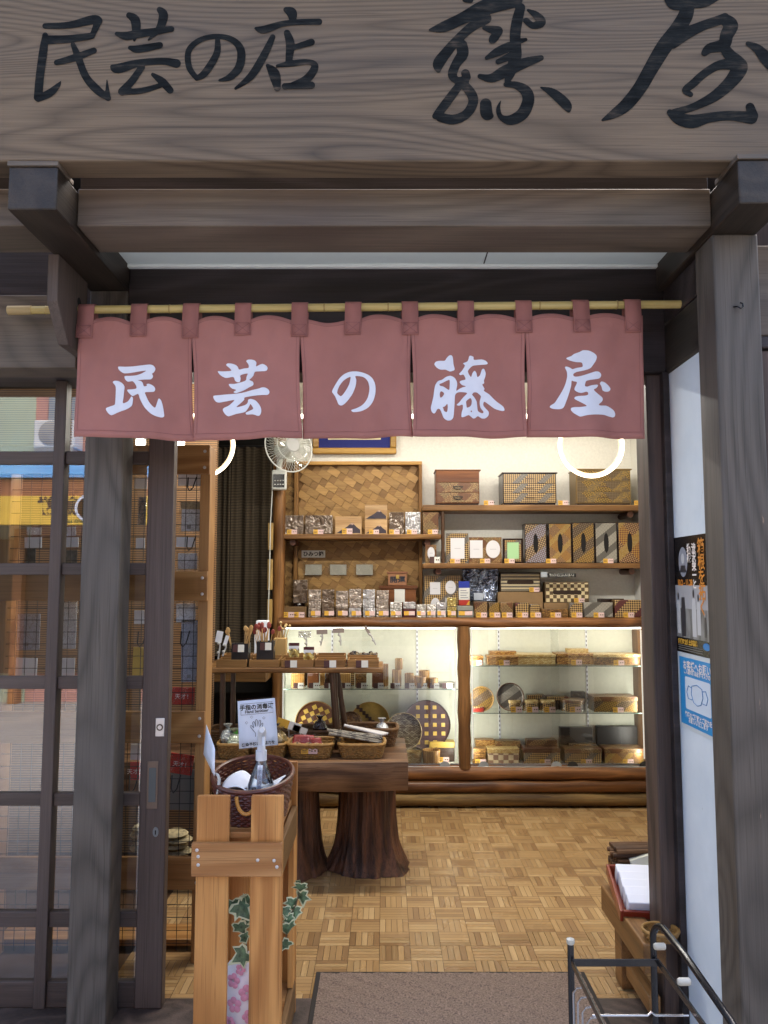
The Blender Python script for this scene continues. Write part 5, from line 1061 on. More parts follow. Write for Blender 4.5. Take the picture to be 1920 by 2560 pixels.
case_item('woven_box', 'pale gold woven box in the middle of the top case shelf', 'box', 1290, 1388, 1636, shelf_1, YI + .03, .16, Yw3, Yw3); case_item('woven_box', 'reddish woven box right of the pale gold one', 'box', 1392, 1484, 1634, shelf_1, YI + .04, .16, Yw, Yw, 'reddish woven box'); case_item('woven_box', 'large dark mesh woven box at the right of the top case shelf', 'box', 1486, 1600, 1636, shelf_1, YI, .17, Yw2, Yw3, 'large mesh woven box')
def plate(lab, u, v, rpx, Y, m, rim, zb=None, tilt=16, sq=None, sx=1., cat='plate', leaf=False, ang=.5, extra=None):
    c = at(u, v, Y); R = rpx / F_PX * Y
    if zb is not None: c.z = zb + R * math.cos(math.radians(tilt)) + .003
    t = thing('round_plate' if not leaf else 'leaf_plate', lab, cat, (c.x, c.y, c.z - R), 'plates in the display case')
    M = Matrix.Translation(c) @ Matrix.Rotation(math.radians(90 - tilt), 4, 'X') @ Matrix.Diagonal((sx, 1, 1, 1))
    MB().lathe([(0, .0), (R * .9, .0), (R * .97, .006), (R, .018), (R * 1.0, .012), (R * .96, -.004), (0, -.006)], n=40, M=M).build('dish', m, t)
    MB().tube([M @ Vector((R * math.cos(a), R * math.sin(a), .0165)) for a in [2 * math.pi * i / 40 for i in range(40)]], .0035, 6, closed=True).build('rim', rim, t)
    if sq:
        s, mm = sq; n = int(R / s) + 2; cs, sn = math.cos(ang), math.sin(ang); first = None
        for i in range(-n, n + 1):
            for j in range(-n, n + 1):
                if (i + j) % 2 if not extra else not (i % 2 == 0 and j % 2 == 0): continue
                a, b = (i * s) * cs - (j * s) * sn, (i * s) * sn + (j * s) * cs
                if math.hypot(a, b) > R * .93: continue
                Mq = M @ Matrix.Translation((a, b, .0016)) @ Matrix.Rotation(ang, 4, 'Z'); MB().obox(Mq, s * .9, s * .9, .0024).build('inlay_square', mm, t, smooth=False)
    return t
M_gold = plain('inlay_gold', hexc('#c2a24c'), .4, noise=.15, nscale=60.); M_wal = plain('walnut', hexc('#5a3522'), .4, noise=.2, nscale=30.); M_wal2 = plain('walnut_purple', hexc('#4a3434'), .4, noise=.2, nscale=30.); M_rimg = plain('rim_gold', hexc('#a8834a'), .4)
plate('round gold and brown checked platter left in the case', 790, 1806, 50, 6.02, M_wal, M_rimg, None, 20, (.036, M_gold), ang=.45); plate('large dark platter with gold squares right of the woven plate', 1066, 1812, 58, 6.05, M_wal2, plain('rim_dark', hexc('#3a2a28'), .4), None, 12, (.032, M_gold), ang=.0, extra=True)
p_ = plate('pale gold bamboo plate with a stepped dark band', 925, 1806, 48, 6.06, plain('bamboo_gold', hexc('#b5954a'), .45, noise=.15, nscale=30.), M_rimg, None, 14)
for i in range(9):
    c = at(895 + i * 7.5, 1767 + i * 7.4, 6.035); MB().obox(Matrix.Translation((c.x, 6.012 + .0 * i + (.012 if i < 5 else 0) - .00 * i, c.z)), .024, .003, .03).build('inlay_step', M_wal2 if True else M_gold, p_, smooth=False)
plate('small brown wicker plate half hidden by the bamboo legs', 877, 1808, 27, 6.0, Yw2, M_wal, None, 16)
plate('woven lattice plate in front of the large dark platter', 1008, 1830, 45, 5.95, yosegi('plate_lattice', hexc('#6a5238'), hexc('#d4c7a4'), B3, 'weave', .62), plain('rim_pale', hexc('#b9a070'), .4), None, 20)
plate('leaf shaped plate standing at the left of the middle case shelf', 1204, 1727, 29, 5.98, Ys3, M_rimg, shelf_2, 10, leaf=True); plate('round grey marquetry plate beside the leaf plate', 1275, 1727, 33, 5.99, Ys2, M_wal, shelf_2, 10)
case_item('red_tray', 'small red tray in front of the leaf plate', 'tray', 1180, 1210, 1767, shelf_2, YI, .09, plain('red_lacquer', hexc('#7a2018'), .3), Yl2)
for i, (u0, u1, v0) in enumerate(((1271, 1305, 1752), (1309, 1349, 1752), (1353, 1391, 1752), (1405, 1467, 1749))):
    a, b = X(u0, v0, YI + .02), X(u1, v0, YI + .02); t = thing('oval_box', '%s oval marquetry box on the middle case shelf' % ['first', 'second', 'third', 'fourth and largest'][i], 'box', ((a + b) / 2, YI + .07, shelf_2), 'oval boxes in the display case'); h_ = Z(v0, YI + .02) - shelf_2; R = (b - a) / 2
    MB().lathe([(R, .001), (R, h_ * .72), (0, h_ * .72)], c=((a + b) / 2, YI + .07, shelf_2), n=28, sy=.75).build('body', Yl, t); MB().lathe([(R * 1.03, h_ * .73), (R * 1.03, h_ * .93), (R * .95, h_), (0, h_)], c=((a + b) / 2, YI + .07, shelf_2), n=28, sy=.75).build('lid', Yw3 if i < 3 else Yd, t); ptag((u0 + u1) / 2 + 3, 1770, YI - .015, ['first', 'second', 'third', 'fourth'][i] + ' oval box', shelf_2, 27, 13)
gbox('dark_box', 'black box standing behind the oval boxes', 'box', 1430, 1463, 1729, shelf_2, 6.07, .05, M_lac); case_item('marquetry_box', 'wide flower patterned box at the right of the middle case shelf', 'box', 1484, 1593, 1742, shelf_2, YI, .17, Ys3, Yd, 'wide flower patterned box')
zf = zg0
case_item('marquetry_box', 'small checked box at the front left of the case floor', 'box', 1181, 1215, 1872, zf, YI, .08, Yw2, Yw2, 'small checked floor box'); case_item('marquetry_box', 'checked box behind the small one on the case floor', 'box', 1190, 1236, 1850, zf, 6.05, .08, Yw, Yw); case_item('marquetry_box', 'pale checked box with a dark card on the case floor', 'box', 1220, 1297, 1872, zf, YI, .13, yosegi('yosegi_check_pink', hexc('#8a6a58'), hexc('#cdbb9a'), B3, 'check', .7), Yw3)
case_item('marquetry_box', 'dark lacquer box with patterned sides in the middle of the case floor', 'box', 1310, 1400, 1870, zf, YI, .15, Yl, plain('lacquer_red_brown', hexc('#4a2620'), .25), 'dark lacquer floor box'); case_item('marquetry_box', 'fine patterned box before the first black lid', 'box', 1412, 1503, 1872, zf, YI, .16, Yl, Yd, 'box before the first black lid'); case_item('marquetry_box', 'triangle patterned box before the second black lid', 'box', 1512, 1609, 1872, zf, YI, .17, Yd2, Yd, 'box before the second black lid')
gbox('black_lid', 'black box lid standing behind the fine patterned box', 'lid', 1400, 1481, 1819, zf, 6.09, .05, M_blk); gbox('black_lid', 'black box lid standing behind the triangle patterned box', 'lid', 1492, 1597, 1816, zf, 6.09, .05, M_blk)
# left bay, upper shelf: cups, pots and boxes
def cup(lab, uc, v0, wpx, Y, m, zb, flare=1.0, cat='cup'):
    R = wpx / 2 / F_PX * Y; h_ = Z(v0, Y) - zb; x = X(uc, v0, Y)
    return MB().lathe([(R * .92, .001), (R, h_ * .1), (R * flare, h_ * .9), (R * flare * .98, h_), (R * flare * .86, h_), (R * .84, h_ * .15), (0, h_ * .12)], c=(x, Y, zb), n=24).build('striped_cup', m, label=lab, cat=cat, group='turned cups in the display case')
for (u0, u1, m, d) in ((728, 760, Yst, 'striped box first'), (769, 796, M_brn, 'brown box second'), (812, 830, M_lac, 'dark box third'), (848, 876, Yst, 'striped box fourth'), (888, 916, Yw2, 'mesh box fifth'), (930, 958, M_brn, 'plain red brown box sixth')):
    gbox('upright_box', d + ' from left on the left case shelf', 'box', u0, u1, 1676 if 'sixth' in d else 1684, shelf_l, 5.97, .08, m, 'upright boxes on the left case shelf'); ptag((u0 + u1) / 2 + 2, 1715, 5.92, d + ' upright', shelf_l, 25, 13, 'bw')
cup('tall striped tumbler behind the red brown box', 960, 1660, 22, 6.05, Yst, shelf_l); cup('striped cup under the stacked one', 992, 1674, 23, 6.0, Yst, shelf_l); zt_ = Z(1674, 6.0) + .001
cup('striped cup stacked on top of another cup', 997, 1646, 19, 6.0, Yst, zt_); cup('low striped pot with rounded lid', 1023, 1683, 23, 5.99, Yst, shelf_l); cup('flared striped cup near the centre post', 1060, 1676, 26, 6.02, Yst, shelf_l, 1.05); cup('low striped dish near the centre post', 1054, 1692, 26, 5.95, Yst, shelf_l); cup('pale low pot near the centre post', 1082, 1695, 25, 5.95, Yst, shelf_l)
MB().lathe([(.06, .001), (.065, .03), (.07, .035), (.0, .036)], c=(X(1116, 1690, 6.0), 6.0, shelf_l), n=28).build('coaster_stack', plain('coaster_grey', hexc('#7a7868'), .35, noise=.4, nscale=50.), label='stack of round coasters wrapped in film by the centre post', cat='coasters')
for (u, d) in ((988, 'stacked striped cups'), (1024, 'low striped pot'), (1055, 'flared striped cup'), (1086, 'pale low pot'), (1118, 'coaster stack')): ptag(u, 1712, 5.91, d, shelf_l, 24, 13, 'bw')
case_item('small_cabinet', 'little two door cabinet on the floor of the left case bay', 'cabinet', 1074, 1136, 1855, zf, 6.0, .1, plain('cabinet_dark', hexc('#3c2a20'), .4), M_gold, 'little cabinet'); cup('squat ribbed cup on the floor of the left case bay', 1078, 1874, 40, 5.93, Yst, zf, 1.1); cup('clear ribbed bowl on the floor of the left case bay', 1034, 1878, 36, 5.95, Yw3, zf, 1.15)
MB().grid(lambda a, b: (cx0 + .05 + (cx1 - cx0 - .06) * a, 5.862 - .0006 * (b), zg0 + .002 + .016 * b + .004 * b * abs(math.sin(a * 260))), 520, 1).build('lace_edging', plain('lace_white', hexc('#e4e6e2'), .8), label='white scalloped lace edging along the case floor', cat='edging', smooth=False, fix=False)

# second row in the case
for (u0, u1, v0, zb, m, ld, lab) in ((1225, 1290, 1628, shelf_1, Yw2, Yw, 'dark woven box behind the second box of the top case shelf'), (1420, 1470, 1622, shelf_1, Yw3, Yw3, 'pale woven box behind the reddish one on the top case shelf'), (1320, 1362, 1738, shelf_2, Yd, Yl, 'taller marquetry box behind the second oval box'), (1368, 1420, 1742, shelf_2, M_lac, Yl2, 'dark box with red lid behind the third oval box'),
        (1240, 1300, 1852, zf, Yl2, Yd, 'red banded box behind the pale checked box'), (1318, 1392, 1850, zf, Yl, Ys, 'star lidded box behind the dark lacquer box'), (1425, 1490, 1860, zf, Yd, Ys3, 'gold lidded box behind the fine patterned box')):
    case_item('marquetry_box', lab, 'box', u0, u1, v0, zb, 6.035 if zb != zf else 6.0 + (.09 if u0 > 1400 else .085) * .4, .045 if u0 > 1400 and zb == zf else .08, m, ld)
for (u0, u1, v0, m, lab) in ((1020, 1046, 1690, Yst, 'slim striped box behind the low pot'), (742, 768, 1676, M_lac, 'dark upright box behind the first striped box'), (800, 826, 1672, Yst, 'striped upright box between the brown and dark boxes'), (860, 886, 1670, Yl, 'lattice upright box behind the mesh box')):
    gbox('upright_box', lab + ' on the left case shelf', 'box', u0, u1, v0, shelf_l, 6.07, .05, m, 'upright boxes on the left case shelf')
# ================================================================== wall fan, framed picture, curtain at the back
fan = thing('wall_fan', 'white wall fan with round wire cage on the log pillar', 'fan', at(697, 1225, 5.72))
M_fw = plain('fan_white', hexc('#d9dcd6'), .4); M_fb = glass('fan_blade', (.86, .9, .88), 1.45, 1.5)
fc = at(722, 1117, 5.6); R = .188
FM = Matrix.Translation(fc) @ Matrix.Rotation(math.radians(34), 4, 'Z') @ Matrix.Rotation(math.radians(82), 4, 'X')
cg = MB()
def dome(s): return [(R * math.sin(a) / math.sin(1.1) if False else R * f, s * d) for f, d in ((.28, .066), (.5, .058), (.7, .046), (.86, .03), (.96, .013), (1.0, 0))]
for i in range(48):
    a = 2 * math.pi * i / 48; ca_, sa_ = math.cos(a), math.sin(a)
    for s in (1, -1): cg.tube([FM @ Vector((r * ca_, r * sa_, z)) for r, z in dome(s)], .0010, 4, cap=False)
cg.build('cage_wires', M_fw, fan, kind='stuff')
rg = MB().tube([FM @ Vector((R * math.cos(a), R * math.sin(a), 0)) for a in [2 * math.pi * i / 48 for i in range(48)]], .005, 8, closed=True); rg.build('cage_ring', M_fw, fan)
MB().tube([FM @ Vector((R * .62 * math.cos(a), R * .62 * math.sin(a), .051)) for a in [2 * math.pi * i / 40 for i in range(40)]], .0022, 6, closed=True).build('cage_ring', M_fw, fan)
MB().lathe([(0, .07), (.05, .07), (.056, .06), (.05, .052), (0, .05)], n=28, M=FM).build('hub_badge', plain('fan_hub', hexc('#c3c5c4'), .35), fan)
for k in range(4):
    def bl(a, b, k=k):
        th = k * math.pi / 2 + (a - .5) * 1.15 * (.5 + .6 * b); r = .03 + .135 * b; return FM @ Vector((r * math.cos(th), r * math.sin(th), .02 + .03 * (a - .5)))
    MB().grid(bl, 8, 6).build('blade', M_fb, fan, fix=False)
MB().lathe([(0, -.16), (.04, -.155), (.062, -.12), (.064, -.07), (.05, -.05), (.04, .03), (0, .03)], n=24, M=FM).build('motor', M_fw, fan)
nk = at(697, 1175, 5.75); MB().tube([FM @ Vector((0, 0, -.12)), Vector((nk.x, 5.76, nk.z + .03)), Vector((nk.x, 5.78, nk.z - .06))], [.022, .02, .018], 10).build('neck', M_fw, fan)
a, b = at(679, 1184, 5.74), at(715, 1224, 5.74); box('control_box', M_fw, a.x, b.x, 5.74, 5.80, b.z, a.z + .03, fan, bevel=.012)
box('control_panel', plain('panel_navy', hexc('#14181f'), .25), a.x + .012, b.x - .012, 5.738, 5.7398, b.z + .016, a.z - .004, fan, bevel=.002)
for r_ in range(2):
    for c_ in range(4): box('button', M_paper, a.x + .022 + c_ * .02, a.x + .032 + c_ * .02, 5.7368, 5.7378, b.z + .036 + r_ * .028, b.z + .042 + r_ * .028, fan, bevel=0)
MB().tube([at(681, 1222, 5.78), at(679, 1260, 5.79), at(676, 1310, 5.79), at(674, 1420, 5.79), at(670, 1560, 5.79)], .004, 6).build('cord', M_fw, fan)
pic = thing('framed_picture', 'gold framed picture with a deep blue mat high on the back wall', 'picture', at(886, 1135, 6.12)); PYY = 6.12
x0, x1, z0, z1 = X(781, 1130, PYY), X(991, 1130, PYY), Z(1135, PYY), Z(1135, PYY) + .42
M_gf = wood('gilt_frame', hexc('#9a7434'), hexc('#d1aa5c'), 'x', rings=4., streak=50., rough=.35)
fwid = .05
for nm, bx_ in (('frame_bottom', (x0, x1, z0, z0 + fwid)), ('frame_top', (x0, x1, z1 - fwid, z1)), ('frame_side', (x0, x0 + fwid, z0 + fwid + .0005, z1 - fwid - .0005)), ('frame_side', (x1 - fwid, x1, z0 + fwid + .0005, z1 - fwid - .0005))):
    box(nm, M_gf, bx_[0], bx_[1], PYY - .012, PYY + .03, bx_[2], bx_[3], pic, bevel=.01)
box('mat_board', plain('mat_blue', hexc('#1c2570'), .8, noise=.06, nscale=90.), x0 + fwid, x1 - fwid, PYY + .008, PYY + .012, z0 + fwid, z1 - fwid, pic, bevel=0)
box('sheet', plain('sheet_cream', hexc('#dcd0a8'), .7), X(820, 1098, PYY), X(952, 1098, PYY), PYY + .004, PYY + .0075, Z(1099, PYY), z1 - .1, pic, bevel=.001)
# striped curtain over the back doorway
m, nt, p = _nt('striped_curtain'); p.inputs['Roughness'].default_value = .9
w = N(nt, 'ShaderNodeTexWave', i_Scale=26., i_Distortion=.25); w.bands_direction = 'Z'; L(nt, objcoord(nt, rand=False), w.inputs[0]); r_ = ramp(nt, [(0, hexc('#2c241b')), (.7, hexc('#3a3024')), (.85, hexc('#5e533f')), (1, hexc('#6c604a'))]); L(nt, w.outputs[1], r_.inputs[0]); L(nt, r_.outputs[0], p.inputs[0])
cu = thing('door_curtain', 'dark brown striped curtain over the back doorway left of the log pillar', 'curtain', at(590, 1600, 6.0))
for (u0, u1) in ((500, 574), (576, 678)):
    xa, xb = X(u0, 1400, 6.0), X(u1, 1400, 6.0); zA, zB = Z(1118, 6.0), Z(1640, 6.0)
    MB().grid(lambda a, b: (xa + (xb - xa) * a, 6.0 + .022 * math.sin(15 * a + u0) * (.4 + .6 * b) + .01 * math.sin(31 * a), zA + (zB - zA) * b), 40, 20).build('cloth', m, cu, fix=False)
MB().tube([(-1.6, 6.0, Z(1116, 6.0)), (X(684, 1116, 6.0), 6.0, Z(1116, 6.0))], .01, 8).build('rod', M_wire, cu)
MB().box(-1.7, X(684, 1600, 6.1), 6.145, 6.159, 0, 2.9).build('back_doorway', plain('doorway_shade', (.008, .007, .006), .9), kind='structure', smooth=False)  # black sheet: its colour stands in for the shade inside the opening
box('low_cabinet', wood('cabinet_wood', hexc('#4a3218'), hexc('#7d5c34'), 'x', rings=12., streak=40.), X(480, 1700, 5.6), X(664, 1700, 5.6), 5.6, 5.9, Z(1705, 5.6), Z(1660, 5.6), label='brown wooden shelf board across the back doorway behind the trays', cat='shelf')

# ================================================================== slab table with its trunk legs
tab = thing('slab_table', 'thick live edge slab table on flared trunk legs', 'table', (-.45, 4.6, 0))
TZ1, TZ0 = Z(1903, 4.3), Z(1981, 4.3); tx1 = X(1019, 1930, 4.3)
M_slab = wood('slab_top', hexc('#4a3222'), hexc('#8a684a'), 'x', rings=30., big=.8, streak=34., rough=.42, contrast=1.2, bumpk=.6, fine=1.3)
rnd = random.Random(4)
def slab_pt(i, j):
    return None
sm = MB(); K = 40; prof = [(0.0, 1.0), (-.012, .97), (-.02, .7), (-.005, .35), (.012, .05), (.02, 0)]
xs_ = [-1.55 + (tx1 + 1.55) * i / K for i in range(K + 1)]
vs = []
for x in xs_:
    wv_ = .012 * math.sin(5.3 * x + 1) + .006 * math.sin(17 * x)
    for dy, fz in prof: vs.append((x + (.004 * math.sin(40 * fz) if x > tx1 - .001 else 0), 4.3 + dy + wv_ * (1 - abs(fz - .5)), TZ0 + (TZ1 - TZ0) * fz + (.004 * math.sin(9 * x) if fz < .1 else 0)))
    vs.append((x, 4.92, TZ0)); vs.append((x, 4.92, TZ1))
n = len(prof) + 2
order = list(range(n))
fs = []
ringi = [0, 1, 2, 3, 4, 5, 6, 7]
for i in range(K):
    for a in range(n):
        b = (a + 1) % n; fs.append((i * n + ringi[a], i * n + ringi[b], (i + 1) * n + ringi[b], (i + 1) * n + ringi[a]))
fs += [tuple(range(n)), tuple(K * n + k for k in reversed(range(n)))]
sm.add(vs, fs).build('top', M_slab, tab)
M_trunk = wood('trunk', hexc('#2c190f'), hexc('#6f4830'), 'z', rings=30., big=.8, streak=40., rough=.48, contrast=1.2, bumpk=1., fine=1.4)
def trunk(cx, cy, r0, seed, sq=1.0):
    rn = random.Random(seed); ph = [rn.uniform(0, 6.28) for _ in range(4)]
    from mathutils import noise as mn
    def fn(a, b):
        th = 2 * math.pi * a; z = TZ0 * b; fl = 1 + .42 * math.exp(-b * 5.) + .06 * (1 - b); c_, s_ = math.cos(th), math.sin(th)
        root = max(0, math.sin(3 * th + ph[0])) ** 1.5 * .22 * math.exp(-b * 3.2) + .05 * math.sin(2 * th + ph[1])
        ridge = .045 * mn.noise(Vector((c_ * 3.2 + seed, s_ * 3.2, b * .9))) + .035 * mn.noise(Vector((c_ * 9 + seed, s_ * 9, b * 1.6))) + .016 * mn.noise(Vector((c_ * 22, s_ * 22 + seed, b * 3.)))
        r = r0 * (fl + root + ridge * 2.2); return (cx + r * c_ * sq, cy + r * s_, z + .004 + (.010 * mn.noise(Vector((c_ * 4, s_ * 4, 0))) if b < .04 else 0))
    MB().grid(fn, 140, 40).build('leg', M_trunk, tab, fix=True)
trunk(X(920, 2100, 4.72), 4.72, .158, 5, 1.06); trunk(X(742, 2100, 4.62), 4.62, .12, 2)
# ---- tray stand on bamboo legs
st = thing('tray_stand', 'raised plank on dark bamboo legs holding the sorting trays', 'stand', (X(760, 1850, 4.55), 4.62, TZ1)); SB1, SB0 = Z(1669, 4.5), Z(1683, 4.5)
box('plank', M_shelf, X(500, 1676, 4.5), X(958, 1676, 4.5), 4.5, 4.86, SB0, SB1, st, bevel=.008)
for (ua, va, ub, vb, Y) in ((557, 1685, 556, 1848, 4.56), (583, 1685, 582, 1810, 4.80), (829, 1683, 843, 1830, 4.60), (836, 1683, 846, 1830, 4.62), (842, 1683, 868, 1820, 4.78)):
    a = at(ua, va, Y); b = at(ub, vb, Y); b.z = TZ1; log(b, (a.x, a.y, SB0 + .0), .016, int(ua), n=10, k=7, amp=.25).build('bamboo_leg', plain('dark_bamboo', hexc('#4b3018'), .4, noise=.3), st)
M_tray = wood('tray_wood', hexc('#6d4a26'), hexc('#a17a48'), 'x', rings=8., streak=50., rough=.5, contrast=.7)
cols_t = [(540, 616), (622, 697), (703, 783), (787, 863), (869, 947)]; tnames = ['leftmost', 'second', 'middle', 'fourth', 'rightmost']
TZt = Z(1650, 4.5)
def tray(lab, u0, u1, Y, zb, zt, dep, tagm=None):
    x0, x1 = X(u0, 1660, 4.5), X(u1, 1660, 4.5); t = thing('sorting_tray', lab, 'tray', ((x0 + x1) / 2, Y + dep / 2, zb), 'wooden sorting trays'); w = .006
    box('front', M_tray, x0, x1, Y, Y + w, zb + .001, zt, t, bevel=.001); box('back', M_tray, x0, x1, Y + dep - w, Y + dep, zb + .001, zt, t, bevel=.001)
    for xa in (x0, x1 - w): box('side', M_tray, xa, xa + w, Y + w + .0003, Y + dep - w - .0003, zb + .001, zt, t, bevel=.001)
    box('bottom', M_tray, x0 + w, x1 - w, Y + w, Y + dep - w, zb + .0012, zb + .006, t, bevel=0)
    if tagm is not None: ptag(tagm, 1660, Y - .004, '', None, 30, 17, 'bw', t)
    return t
for i, (u0, u1) in enumerate(cols_t):
    tray('%s sorting tray in the front row on the raised plank' % tnames[i], u0, u1, 4.505, SB1, TZt, .15, {2: 727, 3: 825, 4: 905}.get(i)); tray('%s sorting tray in the back row on the raised plank' % tnames[i], u0 - 4, u1 - 4, 4.665, SB1, TZt + .012, .15)
def stick_box(u0, u1, v0, Y, lab, short, red, tg):
    x0, x1 = X(u0, 1640, Y), X(u1, 1640, Y); zb = SB1 + .007; zt = Z(v0, Y); t = thing('stick_holder', lab, 'holder', ((x0 + x1) / 2, Y + .05, zb), 'black stick holders')
    for nm, b_ in (('front', (x0, x1, Y, Y + .004)), ('back', (x0, x1, Y + .08, Y + .084)), ('side', (x0, x0 + .004, Y + .0042, Y + .0798)), ('side', (x1 - .004, x1, Y + .0042, Y + .0798))): box(nm, M_blk, b_[0], b_[1], b_[2], b_[3], zb, zt, t, bevel=.001)
    ptag(tg, v0 + 12, Y - .004, '', None, 28, 18, 'bw', t)
    rn = random.Random(u0); mm = plain('stick_red', hexc('#8a3a30'), .5) if red else plain('stick_wood', hexc('#c09a62'), .5)
    pr = None
    for k in range(16 if red else 9):
        bx_ = x0 + .012 + (x1 - x0 - .024) * rn.random(); by = Y + .02 + .05 * rn.random(); tx = bx_ + rn.uniform(-.055, .055); top = zt + rn.uniform(.05, .095); p1 = Vector((tx, by + rn.uniform(-.02, .02), top))
        mb = MB().tube([(bx_, by, zb + .01), p1], .0028, 6); mb.mat(1); d = (p1 - Vector((bx_, by, zb))).normalized(); ang = math.atan2(d.x, d.z)
        mb.lathe([(0, -.004), (.010, -.003), (.0115, 0), (.010, .003), (0, .004)], n=12, M=Matrix.Translation(p1) @ Matrix.Rotation(ang, 4, 'Y') @ Matrix.Rotation(math.pi / 2, 4, 'X') @ Matrix.Diagonal((1, 1.4, 1, 1)))
        mb.build('carved_stick', [plain('stick_wood', hexc('#c09a62'), .5), mm], label='thin carved stick standing in the %s' % short, cat='stick', group='sticks in the ' + short)
stick_box(578, 620, 1609, 4.53, 'black holder of pale carved sticks on the left trays', 'left black holder', False, 596); stick_box(641, 683, 1604, 4.53, 'black holder of red topped sticks on the second tray', 'second black holder', True, 664)
gbox('open_box', 'plain pale wooden box behind the second black holder', 'box', 684, 715, 1596, SB1 + .013, 4.70, .08, plain('raw_wood', hexc('#b0905a'), .6))
rn = random.Random(3)
for k in range(7):
    a = at(704 + rn.uniform(-5, 5), 1596, 4.73); b = at(712 + rn.uniform(-12, 16), 1556 + rn.uniform(0, 16), 4.73 + rn.uniform(-.02, .02)); mb = MB().tube([a - Vector((0, 0, .08)), b], .003, 6); mb.lathe([(0, -.008), (.008, -.004), (.009, .002), (0, .008)], c=b, n=10); mb.build('carved_stick', plain('stick_pale', hexc('#cbb07a'), .5), label='pale knob headed stick standing in the wooden box', cat='stick', group='sticks in the wooden box')
gbox('white_carton', 'lower white carton behind the black holders', 'carton', 636, 668, 1569, SB1, 4.86, .1, M_card); gbox('white_carton', 'small white carton on top of the other carton', 'carton', 640, 669, 1552, Z(1569, 4.86), 4.865, .08, M_card)
def clip_card(lab, uc, vc, w, h, ub, vb, Y, tilt, m=None, grp='clip card stands'):
    c = at(uc, vc, Y); b = at(ub, vb, Y); t = thing('clip_card', lab, 'card holder', (b.x, b.y, TZt), grp)
    mb = MB(); mb.obox(Matrix.Translation(c) @ Matrix.Rotation(tilt, 4, 'Y'), w / F_PX * Y, .002, h / F_PX * Y); mb.build('card', m or plain('back_of_card', hexc('#8d8078'), .6), t, bevel=.0005)
    b.z = max(b.z, TZt - .02); MB().tube([(c.x, c.y + .004, c.z), (c.x * .6 + b.x * .4 + .006, c.y + .006, c.z * .55 + b.z * .45), (b.x, c.y + .004, b.z)], .005, 7).build('stem', plain('clip_plastic', hexc('#b4b4b0'), .25), t)
    for f in (.3, .7):
        q = c.lerp(b, f); MB().lathe([(0, -.008), (.009, -.004), (.009, .004), (0, .008)], c=(q.x, q.y, q.z), n=10).build('joint', plain('clip_plastic', hexc('#b4b4b0'), .25), t)
clip_card('grey brown card on a clear clip behind the fourth tray', 805, 1580, 27, 11, 801, 1614, 4.72, -.03); clip_card('grey brown card on a clear clip left of the leaning one', 846, 1576, 28, 12, 852, 1614, 4.72, -.03); clip_card('narrow card on a clear clip leaning over the rightmost tray', 918, 1575, 7, 22, 940, 1612, 4.72, -.55); clip_card('clear stacked card on a clip behind the middle tray', 762, 1586, 32, 16, 766, 1618, 4.70, 0, film('stacked_film', cover=.35))
clip_card('white card on a clip left of the black holders', 548, 1592, 16, 28, 545, 1648, 4.52, .18, M_card); clip_card('smaller white card on a clip left of the black holders', 565, 1602, 9, 26, 556, 1640, 4.52, .3, M_card)
for (u0, v0, lab) in ((722, 1607, 'left packet with red header in the middle tray'), (759, 1617, 'right packet with red header in the middle tray')):
    a, b = at(u0, v0, 4.56), at(u0 + 26, v0 + 36, 4.56); t = thing('hanging_packet', lab, 'packet', ((a.x + b.x) / 2, 4.56, b.z), 'packets in the middle tray'); box('header', plain('dark_red_card', hexc('#6a2420'), .5), a.x, b.x, 4.56, 4.563, a.z - .018, a.z, t, bevel=0); box('card', M_card, a.x, b.x, 4.56, 4.563, a.z - .04, a.z - .0185, t, bevel=0)
    MB().grid(lambda p_, q: (a.x + (b.x - a.x) * p_, 4.556 - .006 * math.sin(9 * p_ + 4 * q), b.z + (a.z - b.z) * .6 * q), 8, 6).build('film', W4, t, fix=False)
rn = random.Random(9)
def pebbles(lab, cat, x0, x1, Y0, Y1, zb, n, cols_, r=.008):
    mb = MB()
    for i in range(n):
        mb.mat(rn.randrange(len(cols_))); s = r * rn.uniform(.7, 1.3); mb.lathe([(0, -s), (s * .8, -s * .6), (s, 0), (s * .8, s * .6), (0, s)], c=(rn.uniform(x0, x1), rn.uniform(Y0, Y1), zb + rn.uniform(.002, .022)), n=8)
    mb.build('small_trinkets', [plain('trinket_%s' % c, hexc(c), .4) for c in cols_], label=lab, cat=cat, kind='stuff')
pebbles('loose dark bead trinkets filling the rightmost back tray', 'trinkets', X(872, 1660, 4.5), X(940, 1660, 4.5), 4.69, 4.80, TZt - .004, 90, ['#2b2a30', '#6e6a66', '#463428', '#8a7a5c'])
pebbles('small pale trinkets lying in the fourth back tray', 'trinkets', X(795, 1660, 4.5), X(855, 1660, 4.5), 4.69, 4.79, TZt - .026, 30, ['#a5824c', '#8a6434'])
pebbles('small trinkets lying in the front right trays', 'trinkets', X(795, 1660, 4.5), X(940, 1660, 4.5), 4.52, 4.63, TZt - .034, 60, ['#5b3a2c', '#8a4a30', '#2c2630', '#a58a5c'])
